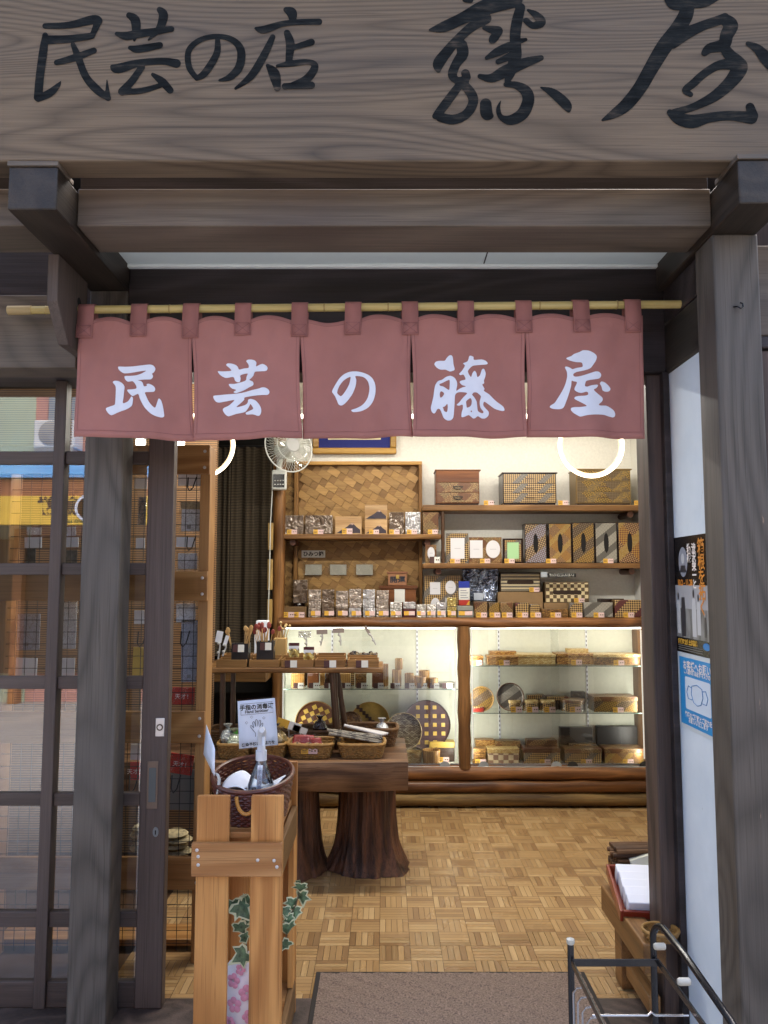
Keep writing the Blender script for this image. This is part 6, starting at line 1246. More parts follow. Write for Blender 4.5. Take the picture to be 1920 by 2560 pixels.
# ---- baskets on the slab
def weave_basket(nm, lab, cx, cy, zb, w, d, h, flare, m, rows, stakes, cat='basket', oval=False, grp=None, sag=0.):
    t = thing(nm, lab, cat, (cx, cy, zb), grp); nP = stakes * 2
    def path(k, f):
        a = 2 * math.pi * k / nP; e = 2.0 if oval else 5.0; c, s = math.cos(a), math.sin(a); rr = (abs(c) ** e + abs(s) ** e) ** (-1 / e); g_ = 1 + flare * f; return c * rr * w / 2 * g_, s * rr * d / 2 * g_
    mb = MB(); rad = h / rows * .56
    for i in range(rows):
        f = (i + .5) / rows
        pts = []
        for k in range(nP):
            x, y = path(k, f); o = (1 if (k // 1 + i) % 2 else -1) * rad * .55; l = math.hypot(x, y); pts.append((cx + x * (1 + o / l), cy + y * (1 + o / l), zb + h * f + sag * math.sin(math.pi * 2 * k / nP) * f))
        mb.tube(pts, rad, 5, closed=True)
    mb.build('wicker_weave', m, t, kind='stuff')
    sk = MB()
    for k in range(0, nP, 2):
        p0, p1 = path(k, 0), path(k, 1); sk.tube([(cx + p0[0], cy + p0[1], zb + .002), (cx + p1[0], cy + p1[1], zb + h + sag * math.sin(math.pi * 2 * k / nP))], rad * .8, 5)
    sk.build('stakes', m, t, kind='stuff')
    MB().tube([(cx + path(k, 1.02)[0], cy + path(k, 1.02)[1], zb + h + rad * .3 + sag * math.sin(math.pi * 2 * k / nP)) for k in range(nP)], rad * 1.5, 7, closed=True).build('rim', m, t)
    mb = MB(); mb.add([(cx + path(k, .05)[0] * .98, cy + path(k, .05)[1] * .98, zb + .003) for k in range(nP)], [tuple(range(nP))]); mb.build('base', m, t, fix=False); return t
M_wk = plain('pale_wicker', hexc('#94703c'), .55, noise=.3, nscale=40.); M_wk2 = plain('brown_wicker', hexc('#6a4a28'), .55, noise=.3, nscale=40.); M_wk3 = plain('dark_red_wicker', hexc('#55281b'), .4, noise=.35, nscale=50.)
gb_ = 'wicker baskets on the slab table'
bh = .075
for (u0, u1, Y, lab, m) in ((541, 622, 4.44, 'pale wicker basket at the left of the slab table', M_wk), (630, 712, 4.44, 'pale wicker basket behind the sanitizer notice', M_wk), (718, 832, 4.44, 'wicker basket of red masks on the slab table', M_wk), (845, 962, 4.44, 'pale wicker basket of patterned chopsticks at the table front', M_wk)):
    x0, x1 = X(u0, 1870, Y - .09), X(u1, 1870, Y - .09); weave_basket('wicker_basket', lab, (x0 + x1) / 2, Y, TZ1, (x1 - x0) * .82, .17, bh, .22, m, 7, 26, grp=gb_)
weave_basket('wicker_basket', 'brown wicker basket at the back right of the slab table', X(928, 1830, 4.72), 4.74, TZ1, .26, .18, .1, .2, M_wk2, 8, 28, grp=gb_); weave_basket('wicker_basket', 'brown wicker basket in the middle back of the slab table', X(775, 1830, 4.72), 4.74, TZ1, .28, .18, .09, .2, M_wk2, 8, 28, grp=gb_)
weave_basket('wicker_basket', 'dark wicker basket at the back left of the slab table', X(600, 1830, 4.72), 4.74, TZ1, .3, .18, .09, .2, M_wk2, 8, 28, grp=gb_)
# contents
rn = random.Random(12); zB = TZ1 + bh
ch = yosegi('chopstick_print', hexc('#1e1a18'), hexc('#b5ab98'), hexc('#6a6258'), 'lattice', 2.2)
for i in range(11):
    xa = X(822 + rn.uniform(-5, 20), 1830, 4.4); xb = X(950 + rn.uniform(-6, 8), 1860, 4.42); yy = 4.375 + .012 * i; za = zB + .055 - .003 * i + .012 * (i % 3); MB().tube([(xa, yy, za), (xb, yy + .01, zB + .004 + .010 * (i % 3))], [.0075, .0055], 8).build('chopstick_bundle', ch, label='patterned chopstick bundle lying across the front right basket', cat='chopsticks', group='chopstick bundles')
for i in range(4):
    xa = X(860 + 14 * i, 1815, 4.5); xb = X(955 + 5 * i, 1850, 4.5); MB().tube([(xa, 4.52 + .012 * i, zB + .075 - .008 * i), (xb, 4.52 + .012 * i, zB + .02)], .008, 8).build('white_sleeve', plain('white_sleeve', hexc('#cfcac6'), .3), label='white paper sleeve lying behind the patterned chopsticks', cat='sleeve', group='white paper sleeves')
def mask(lab, u0, u1, v0, v1, Y, tl, eyes=2):
    a, b = at(u0, v0, Y), at(u1, v1, Y); c = (a + b) / 2; w, h_ = b.x - a.x, a.z - b.z; t = thing('red_mask_packet', lab, 'packet', (c.x, c.y, b.z), 'red mask packets'); M = Matrix.Translation(c) @ Matrix.Rotation(tl, 4, 'Y') @ Matrix.Rotation(math.radians(-22), 4, 'X')
    MB().grid(lambda p_, q: M @ Vector(((p_ - .5) * w * (1 - .2 * q), -.012 * math.sin(math.pi * p_), (q - .5) * h_)), 10, 6).build('mask', plain('mask_red', hexc('#8c1418'), .35), t, solid=.004, fix=False)
    for k in range(eyes):
        ex = (-.24 + .48 * k) * w if eyes == 2 else .05 * w; Me = M @ Matrix.Translation((ex, -.0165, -.18 * h_)) @ Matrix.Rotation(math.pi / 2, 4, 'X'); MB().lathe([(0, .002), (1, 0), (1, -.001), (0, -.001)], n=20, M=Me @ Matrix.Diagonal((.021, .0115, 1, 1))).build('eye', plain('eye_tan', hexc('#c79a6a'), .5), t); MB().lathe([(0, .004), (1, .0028), (0, .0026)], n=12, M=Me @ Matrix.Diagonal((.006, .008, 1, 1))).build('pupil', M_blk, t)
    MB().grid(lambda p_, q: M @ Vector(((p_ - .5) * w * 1.15, -.026 - .006 * math.sin(9 * p_ + 5 * q), (q - .5) * h_ * 1.2)), 10, 8).build('film', M_film, t, fix=False)
mask('film wrapped red mask with two tan eyes in the red basket', 728, 790, 1838, 1872, 4.40, .02); mask('film wrapped red mask with one eye showing, beside the first', 772, 806, 1846, 1872, 4.38, -.12, 1)
for i, (u, v, Y, c, lab) in enumerate(((570, 1838, 4.42, '#c9cfca', 'tied clear bag of sweets in the left pale basket'), (585, 1850, 4.40, '#aab39c', 'smaller clear bag in the left pale basket'), (690, 1835, 4.5, '#4a3c34', 'dark packet beside the sanitizer notice'), (700, 1845, 4.42, '#8c7648', 'brown packet in the second pale basket'), (955, 1822, 4.7, '#e2e5e6', 'white folded packet in the back right basket'), (800, 1815, 4.7, '#3c3038', 'dark packet in the middle back basket'))):
    c_ = at(u, v, Y); mb = MB(); mb.lathe([(0, -.045), (.036, -.04), (.045, -.01), (.03, .025), (.008, .04), (.02, .055), (.026, .062)], c=(c_.x, c_.y, c_.z), n=16); o = mb.build('gift_bag', wrapped('bag_film_%d' % i, hexc(c), 1., 30.), label=lab, cat='bag')
for (uc, vc, w, h, tl, lab) in ((722, 1812, 60, 20, .3, 'long yellow and white price card leaning over the baskets'), (750, 1824, 36, 15, .35, 'second long price card leaning behind the red masks')):
    c = at(uc, vc, 4.5); Mx = Matrix.Translation(c) @ Matrix.Rotation(tl, 4, 'Y'); ww, hh = w / F_PX * 4.5, h / F_PX * 4.5; mb = MB(); mb.mat(0).obox(Mx @ Matrix.Translation((-ww * .25, 0, 0)), ww * .5, .002, hh); mb.mat(1).obox(Mx @ Matrix.Translation((ww * .2505, 0, 0)), ww * .5, .002, hh); mb.build('price_card', [M_tyel, M_paper], smooth=False, label=lab, cat='price card', group='price cards')
    MB().tube([(c.x, c.y + .004, c.z), (c.x, c.y + .01, TZ1 + .06)], .003, 6).build('clip', plain('clip_plastic', hexc('#b4b4b0')), bpy.data.objects[[o.name for o in bpy.data.objects if o.get('label') == lab][0]])
ptag(773, 1878, 4.335, 'red mask basket', None, 40, 13)
gbox('green_card', 'small bright green tag on the left pale basket', 'tag', 583, 594, 1824, Z(1847, 4.39), 4.39, .002, plain('green_tag', hexc('#5fb23e'), .5))
# ================================================================== slatted pine stand in the doorway
M_std = wood('stand_pine', hexc('#985f2c'), hexc('#cf9656'), 'z', knots=1.0, fine=.6, rings=16., streak=50., rough=.45, contrast=1.2, bumpk=.15, big=1.2); M_stdx = wood('stand_pine_cross', hexc('#8c5a2e'), hexc('#c0905c'), 'x', knots=1.4, fine=.6, rings=18., streak=50., rough=.45, contrast=1.2, bumpk=.15); M_stdy = wood('stand_pine_side', hexc('#5f4428'), hexc('#8f6c44'), 'y', rings=14., streak=40., rough=.5, contrast=1.2, bumpk=.2)
PT = Z(1990, 2.7); fxL, fxR = -.629, -.339
stn = thing('pine_stand', 'tall narrow stand of pine boards just inside the doorway', 'stand', (-.484, 2.92, 0))
for (xa, xb) in ((-.629, -.520), (-.447, -.339)):
    box('front_board', M_std, xa, xb, 2.70, 2.72, -.02, PT, stn, bevel=.003); box('back_board', M_std, xa, xb, 3.13, 3.15, .005, PT + .015, stn, bevel=.003)
z1, z0 = Z(2108, 2.68), Z(2192, 2.68)
cb = box('front_cross_board', M_stdx, -.640, -.338, 2.678, 2.6985, z0, z1, stn, bevel=.003); WL[cb.name] = WL[stn.name] + cb.location
for (u, v) in ((495, 2142), (495, 2163), (644, 2151), (685, 2152), (692, 2168), (492, 2126)):
    c = at(u, v, 2.677); MB().lathe([(0, .002), (.0045, .0016), (.0058, 0)], n=12, M=Matrix.Translation((c.x, 2.678, c.z)) @ Matrix.Rotation(math.pi / 2, 4, 'X')).build('screw', M_steel, cb)
for x in (-.629, -.360):
    box('side_board', M_stdy, x + (.0 if x < -.5 else .002), x + .021, 2.7205, 3.1295, z0 - .004, z1 - .004, stn, bevel=.002)
    box('side_board', M_stdy, x + (.0 if x < -.5 else .002), x + .021, 2.7205, 3.1295, .02, .13, stn, bevel=.002)
box('corner_post', M_std, -.362, -.341, 3.055, 3.129, .131, z0 - .005, stn, bevel=.002); box('corner_post', M_std, -.627, -.606, 3.055, 3.129, .131, z0 - .005, stn, bevel=.002)
SZ = Z(2078, 2.74)
for (ya, yb) in ((2.73, 2.86), (2.87, 2.995), (3.005, 3.125)): box('shelf_board', M_stdx, -.607, -.3605, ya, yb, SZ - .02, SZ, stn, bevel=.002)
box('lower_shelf_board', M_stdx, -.607, -.3605, 2.725, 3.125, .10, .118, stn, bevel=.002)
# wicker basket with towel and bottle
bk = weave_basket('wicker_basket', 'dark red brown wicker basket on top of the pine stand', -.478, 2.925, SZ + .001, .235, .29, .145, .22, M_wk3, 15, 30, oval=True, sag=.022)
for (s, y) in ((-1, 2.925 - .177), (1, 2.925 + .18)):
    c = Vector((X(615, 2015, 2.73) if s < 0 else -.478, y + .0, SZ + .115)); MB().tube([c + Vector((.034 * math.cos(a), s * (.006 + .022 * math.sin(max(0, a if s > 0 else a))) * 0 + (-.012 if s < 0 else .012), -.058 * math.sin(a))) for a in [math.pi * i / 12 for i in range(13)]], .0065, 8).build('handle', plain('cane_tan', hexc('#b5803c'), .45), bk)
tw = thing('folded_towel', 'crumpled white towel round the bottle in the dark basket', 'towel', (-.478, 2.92, SZ + .05)); tz = Z(1968, 2.9)
m_tw = plain('white_towel', hexc('#e4e6ee'), .9, bumpk=.2, nscale=60.)
MB().grid(lambda a, b: (-.478 + (.03 + .078 * b) * math.cos(2 * math.pi * a) * (1 + .12 * math.sin(10 * math.pi * a)), 2.91 + (.03 + .10 * b) * math.sin(2 * math.pi * a), tz - .01 + .03 * b * math.sin(6 * math.pi * a + 1) + .012 * b), 60, 8).build('cloth', m_tw, tw, solid=.003, fix=False)
bo = at(652, 1975, 2.88); bt = thing('pump_bottle', 'clear conical spray bottle of hand sanitizer in the dark basket', 'bottle', (bo.x, 2.88, tz - .012)); bz = tz - .012; s = .001
M_bg = glass('bottle_plastic', (.93, .95, .97), 1.4, 1.8)
hb = Z(1900, 2.88) - bz
MB().lathe([(.0, 0), (.046, 0), (.0485, .006), (.047, hb * .25), (.034, hb * .6), (.022, hb * .85), (.0185, hb)], c=(bo.x, 2.88, bz), n=28).build('body', M_bg, bt)
MB().lathe([(0, .003), (.045, .003), (.0465, .008), (.0445, hb * .28), (.038, hb * .48), (0, hb * .48)], c=(bo.x, 2.88, bz), n=28).build('liquid', glass('sanitizer_liquid', (.88, .92, .96), 1.33, 1.2), bt)
M_pump = plain('frosted_plastic', hexc('#c9ccd2'), .3); zt0 = bz + hb
MB().lathe([(.020, 0), (.0205, .034), (.0155, .036), (.014, .052), (0, .053)], c=(bo.x, 2.88, zt0), n=20).build('collar', M_pump, bt)
MB().tube([(bo.x, 2.885, zt0 + .05), (bo.x, 2.882, zt0 + .075), (bo.x + .004, 2.865, zt0 + .10), (bo.x + .008, 2.84, zt0 + .113), (bo.x + .01, 2.82, zt0 + .116)], [.013, .016, .016, .013, .009], 12).build('spray_head', M_pump, bt); MB().tube([(bo.x + .012, 2.855, zt0 + .085), (bo.x + .014, 2.83, zt0 + .06), (bo.x + .014, 2.835, zt0 + .03)], [.006, .007, .005], 8).build('trigger', M_pump, bt)
lbm = MB(); lbm.grid(lambda a, b: (bo.x + (a - .5) * .018, 2.88 - (.0475 + (.0200 - .0475) * b) - .001, bz + hb * (.06 + .82 * b)), 2, 8).build('paper_strip', plain('strip_white', hexc('#e8ecf4'), .7), bt, fix=False)
lx = MB()
for i, chh in enumerate('手指消毒'):
    fz = .66 - .145 * i; vs, fs = font_mesh(chh, .0165, lambda p_, q: (bo.x + p_, 2.88 - (.0475 + (.0200 - .0475) * ((fz + q / hb - .06) / .82)) - .0022, bz + hb * fz + q)); lx.add(vs, fs)
lx.build('lettering', plain('grey_ink', hexc('#4a5a7a'), .7), bt, smooth=False, fix=False, kind='stuff')
# sanitizer notice on a clip
Yn = 2.99; qs = [at(u, v, Yn) for u, v in ((594, 1753), (687, 1745), (695, 1862), (598, 1872))]
nv = thing('sanitizer_notice', 'laminated white hand sanitizer notice with a hand drawing behind the bottle', 'notice', (at(645, 1872, Yn)))
def nq(a, b, d=0.): # a across 0..1, b up 0..1
    t_ = qs[0].lerp(qs[1], a); bt_ = qs[3].lerp(qs[2], a); p_ = bt_.lerp(t_, b); return Vector((p_.x, Yn - d, p_.z))
MB().grid(lambda a, b: nq(a, b), 4, 4).build('sheet', plain('notice_paper', hexc('#e3e9f6'), .35), nv, solid=.0012, fix=False)
MB().grid(lambda a, b: nq(-.03 + 1.13 * a, -.03 + 1.07 * b, .004 + .002 * math.sin(5 * a)), 8, 8).build('film_sleeve', glass('sleeve_clear', (.97, .98, .99), 1.4, .5), nv, fix=False)
M_bk = plain('black_ink', (.012, .012, .014), .7); W_, H_ = (qs[1] - qs[0]).length, (qs[0] - qs[3]).length
def ntext(s_, size, a0, b0, bold=0.): 
    vs, fs = font_mesh(s_, size, lambda p_, q: nq(a0 + p_ / W_, b0 + q / H_, .0022), bold=bold); MB().add(vs, fs).build('lettering', M_bk, nv, smooth=False, fix=False)
ntext('手指の消毒液', .0212, .5, .842, .0006); ntext('Hand Sanitizer', .0150, .5, .755, .0004); ntext('感染予防にご協力を', .0135, .5, .065, .0003)
def nline(pts, r=.0008): MB().tube([nq(a, b, .0022) for a, b in pts], r, 5).build('drawn_line', M_bk, nv)
nline([(.08, .70), (.93, .70), (.93, .93), (.08, .93), (.08, .70)], .0006)
nline([(.44, .22), (.44, .30), (.38, .36), (.31, .44), (.32, .47), (.36, .45), (.40, .41), (.375, .52), (.40, .545), (.425, .53), (.455, .43), (.455, .56), (.48, .585), (.505, .56), (.505, .43), (.55, .55), (.575, .565), (.595, .54), (.555, .42), (.62, .49), (.645, .495), (.645, .47), (.60, .36), (.58, .30), (.58, .22)], .0009)
for (a, b) in ((.36, .64), (.68, .60), (.22, .53)): nline([(a - .035, b), (a, b + .03), (a + .035, b), (a, b - .03), (a - .035, b)], .0005)
MB().tube([nq(.5, .02, -.004), Vector((nq(.5, 0).x, Yn + .01, nq(.5, 0).z - .06)), Vector((nq(.5, 0).x + .01, Yn + .02, SZ + .14))], .004, 7).build('clip_stem', plain('clip_plastic', hexc('#b4b4b0')), nv)
# card on a clip at the left, seen edge on
lc = thing('clipped_card', 'white card clipped to the left rim of the dark basket, seen edge on', 'card', at(535, 1975, 2.86)); A = [at(516, 1812, 3.0), at(537, 1872, 2.80), at(536, 1940, 2.80), at(509, 1885, 3.0)]
MB().grid(lambda a, b: A[0].lerp(A[1], a).lerp(A[3].lerp(A[2], a), b), 3, 3).build('sheet', plain('notice_paper', hexc('#e3e9f6')), lc, solid=.0015, fix=False)
for k in range(4): MB().tube([A[0].lerp(A[1], .2).lerp(A[3].lerp(A[2], .2), .2 + .17 * k) + Vector((.0025, 0, 0)), A[0].lerp(A[1], .85).lerp(A[3].lerp(A[2], .85), .2 + .17 * k) + Vector((.0025, 0, 0))], .0012, 5).build('print_line', plain('faint_print', hexc('#8b8a90')), lc)
MB().tube([A[2].lerp(A[3], .2), at(545, 1938, 2.80), at(548, 1948, 2.80), at(546, 1975, 2.80), at(543, 1985, 2.80)], [.003, .005, .006, .005, .004], 8).build('clip', plain('clip_plastic', hexc('#b4b4b0')), lc)
# ivy in the stand
M_lf = plain('ivy_green', (.085, .15, .075), .45, noise=.6, nscale=70.); M_lw = plain('ivy_cream', hexc('#c9cda8'), .5)
ivy = thing('ivy_plant', 'variegated ivy growing inside the pine stand', 'plant', (-.47, 2.90, .12))
LP = [(0, 0), (.22, -.10), (.52, .02), (.40, .28), (.62, .52), (.30, .58), (0, 1.0), (-.30, .58), (-.62, .52), (-.40, .28), (-.52, .02), (-.22, -.10)]
lr = random.Random(21)
def leaf(u, v, Y, s, rot, tl, yaw=0.):
    c = at(u, v, Y); M = Matrix.Translation(c) @ Matrix.Rotation(yaw + lr.uniform(-.5, .5), 4, 'Z') @ Matrix.Rotation(tl + lr.uniform(-.45, .45), 4, 'X') @ Matrix.Rotation(rot + lr.uniform(-.3, .3), 4, 'Y'); mb = MB(); k = len(LP)
    s *= 1.0; q = [(a * lr.uniform(.78, 1.12), b * lr.uniform(.88, 1.1) + lr.uniform(-.03, .03)) for a, b in LP]; fold = lr.uniform(.12, .4); curl = lr.uniform(-.25, .35)
    def pt(a, b, f, d): return M @ Vector((a * s * f, -d + fold * s * abs(a) * f - curl * s * (b * f) ** 2, ((b - .3) * f - .1) * s))
    fr = [lr.uniform(.68, .86) for _ in q]
    out = [pt(a, b, 1., 0) for a, b in q]; inn = [pt(a, b, f, .0006) for (a, b), f in zip(q, fr)]; mid = [pt(a, b, .4, .0006) for a, b in q]
    mb.mat(1).add(out + inn, [(i, (i + 1) % k, k + (i + 1) % k, k + i) for i in range(k)]); mb.mat(0).add(inn + mid, [(i, (i + 1) % k, k + (i + 1) % k, k + i) for i in range(k)]); mb.mat(0).add(mid + [pt(0, .3, .1, .0006)], [(i, (i + 1) % k, k) for i in range(k)]); mb.build('leaf', [M_lf, M_lw], ivy, fix=False)
for (u, v, Y, s, r, tl, yw) in ((588, 2268, 2.78, .075, 2.8, .2, .2), (607, 2275, 2.76, .078, 2.6, -.3, 0), (616, 2300, 2.77, .05, 3.3, .1, .3), (602, 2322, 2.77, .062, 3.0, .2, -.2), (618, 2250, 2.78, .045, .5, .1, 0), (612, 2345, 2.78, .04, 2.8, .2, .2), (600, 2392, 2.76, .07, -2.3, .3, .3),
    (752, 2220, 2.78, .05, 3.0, .1, .2), (755, 2245, 2.78, .056, 2.9, -.1, 0), (730, 2260, 2.78, .05, 3.6, .2, .3), (738, 2280, 2.78, .042, 3.3, .2, -.2), (714, 2280, 2.77, .04, 3.0, .1, .4), (722, 2300, 2.77, .04, 2.6, .1, 0), (722, 2322, 2.77, .058, 3.2, .2, .2), (712, 2362, 2.77, .05, -2.2, .2, .3), (746, 2208, 2.79, .03, .4, .1, 0)): leaf(u, v, Y, s, r, tl, yw)
MB().tube([at(620, 2420, 2.85), at(618, 2380, 2.85), at(610, 2300, 2.80)], .0022, 6).build('stem', plain('ivy_stem', (.10, .07, .04), .6), ivy); MB().tube([at(640, 2420, 2.88), at(700, 2400, 2.80), at(716, 2340, 2.78), at(724, 2290, 2.78), at(740, 2262, 2.78), at(752, 2215, 2.785)], .002, 6).build('stem', plain('ivy_stem', (.10, .07, .04)), ivy)
pt = at(632, 2420, 2.88); MB().lathe([(.03, -.12), (.042, .0), (.045, .004), (.038, .004), (.03, -.02), (0, -.02)], c=(pt.x, 2.88, pt.z + .03), n=20).build('pot', M_blk, ivy)
wbk = thing('wire_basket', 'small black wire basket holding the ivy pot', 'basket', (pt.x, 2.88, pt.z - .14)); mb = MB()
for z in (-.14, -.09, -.04, .012): mb.tube([(pt.x + sx, 2.88 + sy, pt.z + z) for sx, sy in ((-.07, -.07), (.07, -.07), (.07, .07), (-.07, .07), (-.07, -.07))], .002 if z < 0 else .0035, 5)
for i in range(8):
    x = pt.x - .07 + .02 * i
    for yy in (2.81, 2.95): mb.tube([(x, yy, pt.z - .14), (x, yy, pt.z + .012)], .0016, 5)
mb.build('wires', M_wire, wbk, kind='stuff')
sd_ = MB(); sd_.box(0, 1, 0, 1, 0, 1)
m = plain('white_bag', hexc('#e3dde2'), .5, noise=.05, nscale=12., bumpk=.15)
pb = at(598, 2530, 2.80); bag = thing('flower_bag', 'white bag with pink flower print low inside the pine stand', 'bag', (pb.x + .02, 2.84, .119)); MB().lathe([(.075, -.14), (.085, -.05), (.082, .02), (.07, .06), (.04, .085), (0, .09)], c=(pb.x + .02, 2.84, .26), n=26).build('body', m, bag)
M_pt = plain('petal_pink', hexc('#d795ae'), .6, noise=.12, nscale=60.)
for (dx, z, r) in ((-.035, .30, .017), (.012, .265, .020), (-.03, .225, .019), (.02, .19, .016), (-.012, .335, .013), (-.045, .165, .015)):
    for k in range(5):
        a_ = 2 * math.pi * k / 5 + z * 30; px, pz = dx + r * .8 * math.cos(a_), z + r * .8 * math.sin(a_); RR = .085 if pz < .29 else .085 - (pz - .29) * .28
        py = 2.84 - math.sqrt(max(1e-4, RR * RR - px * px)) - .0015; MB().lathe([(0, .0015), (.7, .0012), (1, 0), (0, -.001)], n=12, M=Matrix.Translation((pb.x + .02 + px, py, pz)) @ Matrix.Rotation(px * 9, 4, 'Z') @ Matrix.Rotation(math.pi / 2, 4, 'X') @ Matrix.Diagonal((r * .62, r * .62, 1, 1))).build('printed_petal', M_pt, bag)

# ================================================================== door mat, bench and rack at the right
mat_m = plain('mat_pile', hexc('#7a685c'), 1., noise=.55, nscale=140., bumpk=1.)
dm = thing('door_mat', 'brown pile door mat with a dark rubber edge', 'mat', (.28, 3.1, 0)); my1 = 3.44
box('rubber_edge', plain('mat_rubber', hexc('#231d1b'), .8), -.285, .843, 2.62, my1, .0005, .008, dm, bevel=.003)
def pile(a, b): return (-.265 + 1.088 * a, 2.64 + (my1 - .02 - 2.64) * b, .0085 + .005 * ((a * 997 + b * 331) % .013) / .013 + random.uniform(0, .003))
MB().grid(pile, 130, 90).build('pile', mat_m, dm, fix=False)
M_bn = wood('bench_timber', hexc('#5a3c20'), hexc('#916a40'), 'y', rings=16., streak=40., rough=.45, contrast=1.2, bumpk=.2)
bn = thing('low_bench', 'low brown plank bench along the right side of the doorway', 'bench', (1.15, 3.4, 0))
box('front_rail', M_bn, .95, 1.035, 2.985, 3.55, .215, .32, bn, bevel=.006); box('seat', M_bn, 1.036, 1.5, 3.215, 3.55, .26, .319, bn, bevel=.005)
box('leg', M_bn, .96, 1.03, 3.30, 3.39, .005, .2145, bn, bevel=.004); box('leg', M_bn, 1.36, 1.46, 3.30, 3.39, .005, .2595, bn, bevel=.004); box('stretcher', M_bn, .975, 1.02, 3.02, 3.295, .06, .12, bn, bevel=.004)
tr = thing('red_tray', 'red lacquer tray tilted on the low bench', 'tray', (1.13, 3.36, .32)); M_rl = plain('red_lacquer_tray', hexc('#7d2c18'), .3)
TM = Matrix.Translation((1.115, 3.36, .352)) @ Matrix.Rotation(-.10, 4, 'Z') @ Matrix.Rotation(math.radians(14), 4, 'X')
tw_, td = .30, .30
for nm, c_, sz in (('floor', (0, 0, -.014), (tw_, td, .006)), ('front_lip', (0, -td / 2, .006), (tw_, .012, .045)), ('back_lip', (0, td / 2, .006), (tw_, .012, .045)), ('side_lip', (-tw_ / 2 - .0065, 0, .006), (.012, td + .012, .045)), ('side_lip', (tw_ / 2 + .0065, 0, .006), (.012, td + .012, .045))):
    mb = MB(); mb.obox(TM @ Matrix.Translation(c_), *sz); mb.build(nm, M_rl, tr, bevel=.002)
for i in range(5):
    mb = MB(); mb.obox(TM @ Matrix.Translation((.005 + random.uniform(-.004, .004), -.112 + .05 * i, .026)) @ Matrix.Rotation(math.radians(10), 4, 'X'), .27, .0475, .07); mb.build('white_booklet', plain('booklet_white', hexc('#dfe3f2'), .5), bevel=.004, label='white slim box in the red tray, %s from the front' % ['first', 'second', 'third', 'fourth', 'fifth'][i], cat='box', group='white boxes in the red tray')
M_tw = wood('twig', hexc('#3a2518'), hexc('#7d5a3c'), 'x', rings=10., streak=30., bumpk=.6)
for k, z in enumerate((.405, .425, .447, .467)):
    t = thing('twig_mat', 'mat of bound brown twigs behind the red tray, %s of the pile' % ['lowest', 'second', 'third', 'topmost'][k], 'mat', (1.22, 3.56, z), 'twig mats'); 
    for j in range(6):
        y = 3.53 + .02 * j + .03 * k * 0; MB().tube([(1.005 + .012 * (k % 2) + random.uniform(-.006, .006), y, z + random.uniform(-.003, .003)), (1.2, y + random.uniform(-.006, .006), z + random.uniform(-.003, .003)), (1.42, y, z)], .0095, 7).build('twig', M_tw, t)
box('mat_block', M_bn, 1.01, 1.44, 3.52, 3.64, .3205, .394, label='dark block lifting the twig mats behind the red tray', cat='block')
mb = MB()
for i in range(7): mb.obox(Matrix.Translation((1.20, 3.50 + .004 * i, .45)) @ Matrix.Rotation(-.28, 4, 'Y'), .26, .003, .05)
mb.build('paper_sheaf', plain('sheaf_white', hexc('#d5d6c8'), .7), label='sheaf of pale cards leaning in the twig mats', cat='cards')
weave_basket('wicker_basket', 'small pale wicker dish beside the door jamb on the bench', 1.03, 3.03, .3215, .10, .09, .03, .3, M_wk, 4, 18, oval=True)
# stand far right at the back
sf = thing('floor_stand', 'dark round stand half hidden by the right door jamb', 'stand', (1.66, 5.1, 0)); MB().lathe([(.12, .0), (.12, .03), (.11, .4), (.115, .55), (.10, .56), (0, .56)], c=(1.845, 5.1, .004), n=28).build('drum', plain('drum_dark', hexc('#3a2c1e'), .4, noise=.2), sf); MB().lathe([(.09, .0), (.10, .34), (.095, .36), (0, .36)], c=(1.845, 5.1, .565), n=28).build('glass_jar', plain('jar_olive', hexc('#5a5540'), .3), sf)
box('paper_sheet', M_paper, 1.70, 1.8, 4.86, 4.96, .30, .33, sf, bevel=.001)

# black tube rack
rk = thing('wire_rack', 'black tubular wire rack with white knobs at the lower right', 'rack', (.66, 2.15, 0)); M_tb = plain('black_enamel', (.012, .012, .014), .22, .2, spec=.6); M_kn = plain('white_knob', hexc('#b5b2a6'), .4); M_cr = plain('chrome_wire', (.5, .5, .52), .25, 1.)
zr_ = Z(2400, 2.35); ax, bx2 = X(1427, 2400, 2.35), X(1634, 2395, 2.35); yb2, yf2 = 2.35, 1.75
MB().tube([(ax, yb2, -.12), (ax, yb2, zr_ + .045)], .0095, 12).build('post', M_tb, rk); MB().lathe([(.0095, 0), (.012, .005), (.0115, .014), (0, .018)], c=(ax, yb2, zr_ + .044), n=14).build('knob', M_kn, rk)
MB().tube([(ax, yf2, -.12), (ax, yf2, zr_ + .02)], .0095, 12).build('post', M_tb, rk)
box('top_bar', M_tb, ax, bx2 + .01, yb2 - .018, yb2 - .013, zr_ - .010, zr_ + .010, rk, bevel=.001); box('side_bar', M_tb, ax - .003, ax + .003, yf2, yb2 - .019, zr_ - .009, zr_ + .009, rk, bevel=.001); box('side_bar', M_tb, bx2 + .006, bx2 + .012, yf2, yb2 - .019, zr_ - .009, zr_ + .009, rk, bevel=.001)
hp_ = [(bx2, yb2, -.12), (bx2, yb2, zr_ + .06)] + [(bx2 + .003 * i, yb2 - .05 + .05 * math.cos(a), zr_ + .06 + .05 * math.sin(a)) for i, a in enumerate([math.pi / 2 * k / 5 for k in range(1, 6)])] + [(bx2 + .02, yb2 - .2, zr_ + .10), (bx2 + .04, yb2 - .42, zr_ + .055), (bx2 + .055, yb2 - .50, zr_ - .0), (bx2 + .06, yb2 - .53, zr_ - .12), (bx2 + .06, yb2 - .54, -.12)]
MB().tube(hp_, .0095, 12).build('hoop', M_tb, rk)
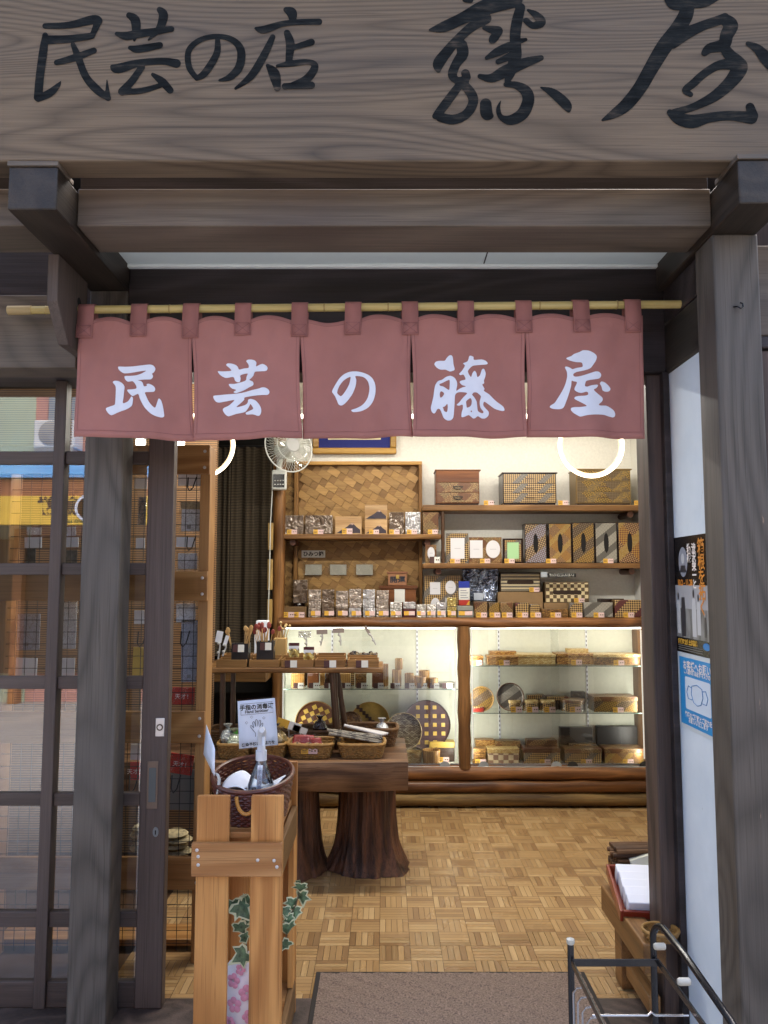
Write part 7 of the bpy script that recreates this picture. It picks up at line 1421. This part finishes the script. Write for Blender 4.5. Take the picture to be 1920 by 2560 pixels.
for (u, v, Y) in ((1650, 2366, 2.30), (1711, 2454, 2.07)):
    c = at(u, v, Y); MB().tube([c - Vector((.017, 0, 0)), c - Vector((.012, 0, 0)), c + Vector((.012, 0, 0)), c + Vector((.015, 0, 0))], [.007, .0095, .0095, .007], 10).build('knob', M_kn, rk)
MB().tube([(ax, 2.12, zr_ - .03), (ax + (bx2 - ax) * .6, 2.12, zr_ - .03), (ax + (bx2 - ax) * .64, 2.12, zr_ - .022), (ax + (bx2 - ax) * .68, 2.12, zr_ - .03), (bx2 + .01, 2.12, zr_ - .03)], .003, 7).build('cross_wire', M_cr, rk)
for i in range(6):
    y = 2.31 - .05 * i; MB().tube([(ax - .004, y, -.05), (ax - .004, y, zr_ - .07), (ax + .004, y - .006, zr_ - .055), (ax + .03, y - .01, zr_ - .05)], .0028, 6).build('wire', M_cr, rk)

# ================================================================== posters on the white side wall
def wallpt(u, v, x=1.1255):   # point of the side wall plane seen at that pixel
    t = x * F_PX / (u - CX); b = (CY - v) / F_PX; return Vector((x, (_cp - b * _sp) * t, EYE + (_sp + b * _cp) * t))
def poster(lab, nm, far, near_y, v_top, v_bot, uf):
    pass
yF, yN = wallpt(1685, 1345).y, 2.70
zT, zB_ = wallpt(1685, 1345).z, wallpt(1695, 1627).z
def on(a, b, d, y0, y1, z0, z1): return Vector((1.1255 - d, y0 + (y1 - y0) * a, z0 + (z1 - z0) * b))
po = thing('event_poster', 'black exhibition poster with orange and white vertical lettering on the side wall', 'poster', (1.1255, (yF + yN) / 2, zB_)); A_ = (yF, yN, zB_, zT); HH, WW = zT - zB_, yF - yN
MB().grid(lambda a, b: on(a, b, .0015, *A_), 1, 1).build('sheet', plain('poster_black', hexc('#141010'), .25), po, smooth=False, fix=False)
m, nt, p = _nt('poster_photo'); nn = N(nt, 'ShaderNodeTexNoise', i_Scale=22., i_Detail=4.); L(nt, objcoord(nt, (1, 1, .35), rand=False), nn.inputs[0]); rr_ = ramp(nt, [(.35, hexc('#3a3a38')), (.6, hexc('#8f8f8e'))]); L(nt, nn.outputs[0], rr_.inputs[0]); L(nt, rr_.outputs[0], p.inputs[0]); p.inputs['Roughness'].default_value = .3
M_ps = plain('photo_sky', hexc('#a9aab0'), .3); M_pd = plain('photo_dark', hexc('#38363a'), .3); M_pl = plain('photo_light', hexc('#c4c6ca'), .3)
MB().grid(lambda a, b: on(a, .13 + .25 * b, .0022, *A_), 1, 1).build('photo_field', m, po, smooth=False, fix=False); MB().grid(lambda a, b: on(a, .38 + .20 * b, .0022, *A_), 1, 1).build('photo_sky', M_ps, po, smooth=False, fix=False)
def blob(pts, m_, d, nm): MB().add([on(a, b, d, *A_) for a, b in pts], [tuple(range(len(pts)))]).build(nm, m_, po, smooth=False, fix=False)
def person_shape(x, b0, h, m1, m2):
    w = h * .28
    blob([(x - w * .5, b0), (x + w * .5, b0), (x + w * .55, b0 + h * .5), (x + w * .4, b0 + h * .8), (x - w * .4, b0 + h * .8), (x - w * .55, b0 + h * .5)], m1, .0028, 'printed_figure'); blob([(x + w * .22 * math.cos(k), b0 + h * .9 + h * .09 * math.sin(k)) for k in [2 * math.pi * i / 12 for i in range(12)]], m2, .0032, 'printed_figure')
for (x, b0, h, m1) in ((.10, .16, .36, M_pl), (.24, .14, .42, M_pd), (.55, .15, .40, M_pl), (.68, .17, .34, M_pl), (.85, .16, .20, M_pd)): person_shape(x, b0, h, m1, M_ps if m1 is M_pd else M_pd)
blob([(.27 + .13 * math.cos(k), .78 + .13 * math.sin(k)) for k in [2 * math.pi * i / 24 for i in range(24)]], plain('portrait_grey', hexc('#8f93a0'), .3), .0022, 'portrait_oval'); blob([(.27 + .05 * math.cos(k), .81 + .045 * math.sin(k)) for k in [2 * math.pi * i / 16 for i in range(16)]], M_pl, .0028, 'portrait_head'); blob([(.17, .69), (.37, .69), (.33, .75), (.21, .75)], M_pd, .0028, 'portrait_coat')
def ptext(s_, size, a0, b0, m_, dz=None, horiz=False):
    mb = MB()
    for i, chh in enumerate([s_] if horiz else s_):
        vs, fs = font_mesh(chh, size, lambda p_, q: on(a0 + p_ / WW, b0 - (0 if horiz else i * dz) + q / HH, .0034, *A_), bold=.0012); mb.add(vs, fs)
    mb.build('lettering', m_, po, smooth=False, fix=False, kind='stuff')
M_or = plain('orange_ink', hexc('#d98a32'), .4); M_wi = plain('white_ink', hexc('#f0e6e0'))
ptext('箱根を拓く', .062, .80, .89, M_or, .125); ptext('渋沢栄一と', .038, .60, .885, M_wi, .075); ptext('箱根', .038, .46, .885, M_wi, .075); ptext('10.2 - 11.28', .030, .32, .60, M_or, horiz=True); ptext('箱根町立郷土資料館', .020, .34, .09, M_tyel, horiz=True)
for k in range(3): blob([(.05, .055 - .018 * k), (.75, .055 - .018 * k), (.75, .062 - .018 * k), (.05, .062 - .018 * k)], plain('small_print', hexc('#6e6c68'), .5), .0022, 'small_print')
blob([(.86 + .10 * math.cos(k), .085 + .03 * math.sin(k)) for k in [2 * math.pi * i / 16 for i in range(16)]], plain('emblem_blue', hexc('#3a7fc0'), .4), .0026, 'emblem')
z2T, z2B = wallpt(1702, 1640).z, wallpt(1712, 1808).z
po2 = thing('mask_notice', 'blue mask wearing notice in a clear sleeve below the exhibition poster', 'notice', (1.1255, (yF + yN) / 2, z2B)); A_ = (yF - .02, yN - .02, z2B, z2T); HH = z2T - z2B
MB().grid(lambda a, b: on(-.06 + 1.1 * a, -.06 + 1.12 * b, .0012, *A_), 1, 1).build('sleeve', plain('sleeve_pale', hexc('#c9d3da'), .3), po2, smooth=False, fix=False); MB().grid(lambda a, b: on(a, b, .002, *A_), 1, 1).build('sheet', plain('notice_blue', hexc('#2f8fd0'), .35), po2, smooth=False, fix=False)
def blob2(pts, m_, d, nm): MB().add([on(a, b, d, *A_) for a, b in pts], [tuple(range(len(pts)))]).build(nm, m_, po2, smooth=False, fix=False)
blob2([(.18, .24), (.84, .24), (.86, .26), (.86, .70), (.84, .72), (.18, .72), (.16, .70), (.16, .26)], plain('notice_panel', hexc('#cfdcec'), .4), .0028, 'panel')
def line2(pts): MB().tube([on(a, b, .0034, *A_) for a, b in pts], .0016, 5).build('drawn_line', plain('blue_line', hexc('#4a7fb5'), .5), po2)
line2([(.36, .60), (.50, .64), (.64, .60), (.66, .48), (.60, .37), (.50, .34), (.40, .37), (.34, .48), (.36, .60)]); line2([(.36, .57), (.26, .59), (.21, .49), (.25, .40), (.36, .40)]); line2([(.64, .57), (.74, .59), (.79, .49), (.75, .40), (.64, .40)])
def pt2(s_, size, b0):
    vs, fs = font_mesh(s_, size, lambda p_, q: on(.5 + p_ / WW, b0 + q / HH, .0028, *A_), bold=.0006); MB().add(vs, fs).build('lettering', M_wi, po2, smooth=False, fix=False)
pt2('お客様へお願い', .036, .88); pt2('ご入店の際は必ずマスクの', .020, .79); pt2('皆様のご理解とご協力を', .022, .15); pt2('お願いいたします', .022, .08)

# ================================================================== across the street (seen mirrored in the door glass)
def vm(u, v, d):       # real point behind the camera whose mirror image in the door glass stands at (u, v); d = its distance behind the camera plane
    p = at(u, v, 2 * 3.182 + d); return Vector((p.x, -d, p.z))
D0 = 5.2
opp = thing('opposite_shop', 'shop across the street with blue awning and yellow sign, mirrored in the door glass', 'building', (-5, -D0, -.12))
xs0 = vm(90, 1000, D0).x
box('wall', plain('green_render', hexc('#a9b8a4'), .9, noise=.06, nscale=2.), -11, xs0, -D0 - .4, -D0, -.12, 5.3, opp, bevel=0); box('wall', plain('pink_render', hexc('#b98a86'), .9, noise=.06, nscale=2.), xs0 + .001, -1.2, -D0 - .4, -D0 - .02, -.12, 5.2, opp, bevel=0)
w0 = vm(122, 1050, D0); box('window', plain('window_grey', hexc('#7a8a98'), .2), w0.x, w0.x + .9, -D0 - .02, -D0 + .03, 3.9, 5.2, opp, bevel=.01)
zA1, zA0 = vm(50, 1128, D0).z - .15, vm(50, 1205, D0 - .5).z
MB().hexa([(-11, -D0, zA1 - .02), (-1.5, -D0, zA1 - .02), (-1.5, -D0 + 1.0, zA0), (-11, -D0 + 1.0, zA0), (-11, -D0, zA1 + .05), (-1.5, -D0, zA1 + .05), (-1.5, -D0 + 1.0, zA0 + .05), (-11, -D0 + 1.0, zA0 + .05)]).build('awning', plain('awning_blue', hexc('#5aa0dd'), .4), opp, bevel=0)
zs1, zs0 = vm(50, 1240, D0 - 1.0).z, vm(50, 1312, D0 - 1.0).z
box('fascia', plain('fascia_brown', hexc('#8a5a40'), .7), -11, -1.5, -D0 + .9, -D0 + .96, zs1 + .005, zA0 - .02, opp, bevel=0); sg = box('sign_panel', plain('sign_yellow', hexc('#dcb84a'), .4), -11, -1.5, -D0 + .9, -D0 + 1.0, zs0, zs1, opp, bevel=.005); WL[sg.name] = WL[opp.name] + sg.location
yq = -D0 + 1.003
def stext(s_, uc, vc, hpx, m_, bold=.004):
    c = vm(uc, vc, D0 - 1.0); size = hpx / F_PX * (2 * 3.182 + D0 - 1.0); vs, fs = font_mesh(s_, size, lambda p_, q: (c.x - p_, yq, c.z + q), bold=bold); MB().add(vs, fs).build('lettering', m_, sg, smooth=False, fix=False)
stext('餅', 117, 1268, 46, plain('sign_black', (.02, .02, .02), .6), .012); stext('煎', 170, 1268, 46, plain('sign_black', (.02, .02, .02)), .012); stext('with seaweed', 172, 1303, 13, plain('sign_green', hexc('#3a5a20'), .6), .002)
c = vm(222, 1270, D0 - 1.0); MB().lathe([(.155, 0), (.19, 0), (.19, .006), (.155, .006), (.155, 0)], n=36, M=Matrix.Translation((c.x, yq, c.z)) @ Matrix.Rotation(-math.pi / 2, 4, 'X')).build('ring_mark', plain('ring_pale', hexc('#c8d4ea'), .5), sg)
box('shop_window', plain('shop_dark', hexc('#3a2e26'), .4), -11, -1.5, -D0 + .01, -D0 + .05, .3, zs0 - .15, opp, bevel=0)
for x in (-9.5, -8, -6.6, -5.4, -4.2, -3, -2): box('shop_post', plain('shop_wood', hexc('#8a5c3c'), .6), x, x + .14, -D0 + .06, -D0 + .2, -.12, zs0, opp, bevel=.01)
ac = thing('air_conditioner', 'white air conditioner unit on the opposite wall, seen mirrored in the door glass', 'air conditioner', vm(140, 1118, D0 - .35)); a, b = vm(85, 1050, D0 - .35), vm(186, 1120, D0 - .35)
box('housing', plain('ac_white', hexc('#d3d7da'), .5), a.x, b.x, -D0 + .02, -D0 + .35, b.z, a.z, ac, bevel=.02); cc = vm(128, 1083, D0 - .35); MB().lathe([(.0, .0), (.17, .0), (.18, .008), (.17, .012), (0, .012)], n=28, M=Matrix.Translation((cc.x, -D0 + .352, cc.z)) @ Matrix.Rotation(-math.pi / 2, 4, 'X')).build('fan_grille', plain('ac_grey', hexc('#8d949a'), .5), ac)
for k in range(9): box('vent_slat', plain('ac_slot', (.05, .05, .06), .6), b.x - .14, b.x - .04, -D0 + .351, -D0 + .356, b.z + .05 + k * .045, b.z + .07 + k * .045, ac, bevel=0)
box('wall_bracket', plain('ac_grey', hexc('#8d949a')), a.x + .02, b.x - .02, -D0 + .01, -D0 + .36, b.z - .05, b.z - .005, ac, bevel=.004)
ns = thing('neighbour_house', 'plain grey house across the street to the right, behind the viewer', 'building', (5, -D0, -.12)); box('wall', plain('grey_render', hexc('#a9a49c'), .9, noise=.06, nscale=2.), -1.1, 12, -D0 - 1.2, -D0 - .6, -.12, 3.9, ns, bevel=0)
for x in (.4, 2.8, 5.2, 7.6): wi = box('window', plain('window_grey', hexc('#7a8a98')), x, x + 1.2, -D0 - .6, -D0 - .55, 2.6, 3.5, ns, bevel=.01)
box('shopfront', plain('shop_dark', hexc('#3a2e26')), -.8, 10, -D0 - .6, -D0 - .54, .2, 2.4, ns, bevel=0)
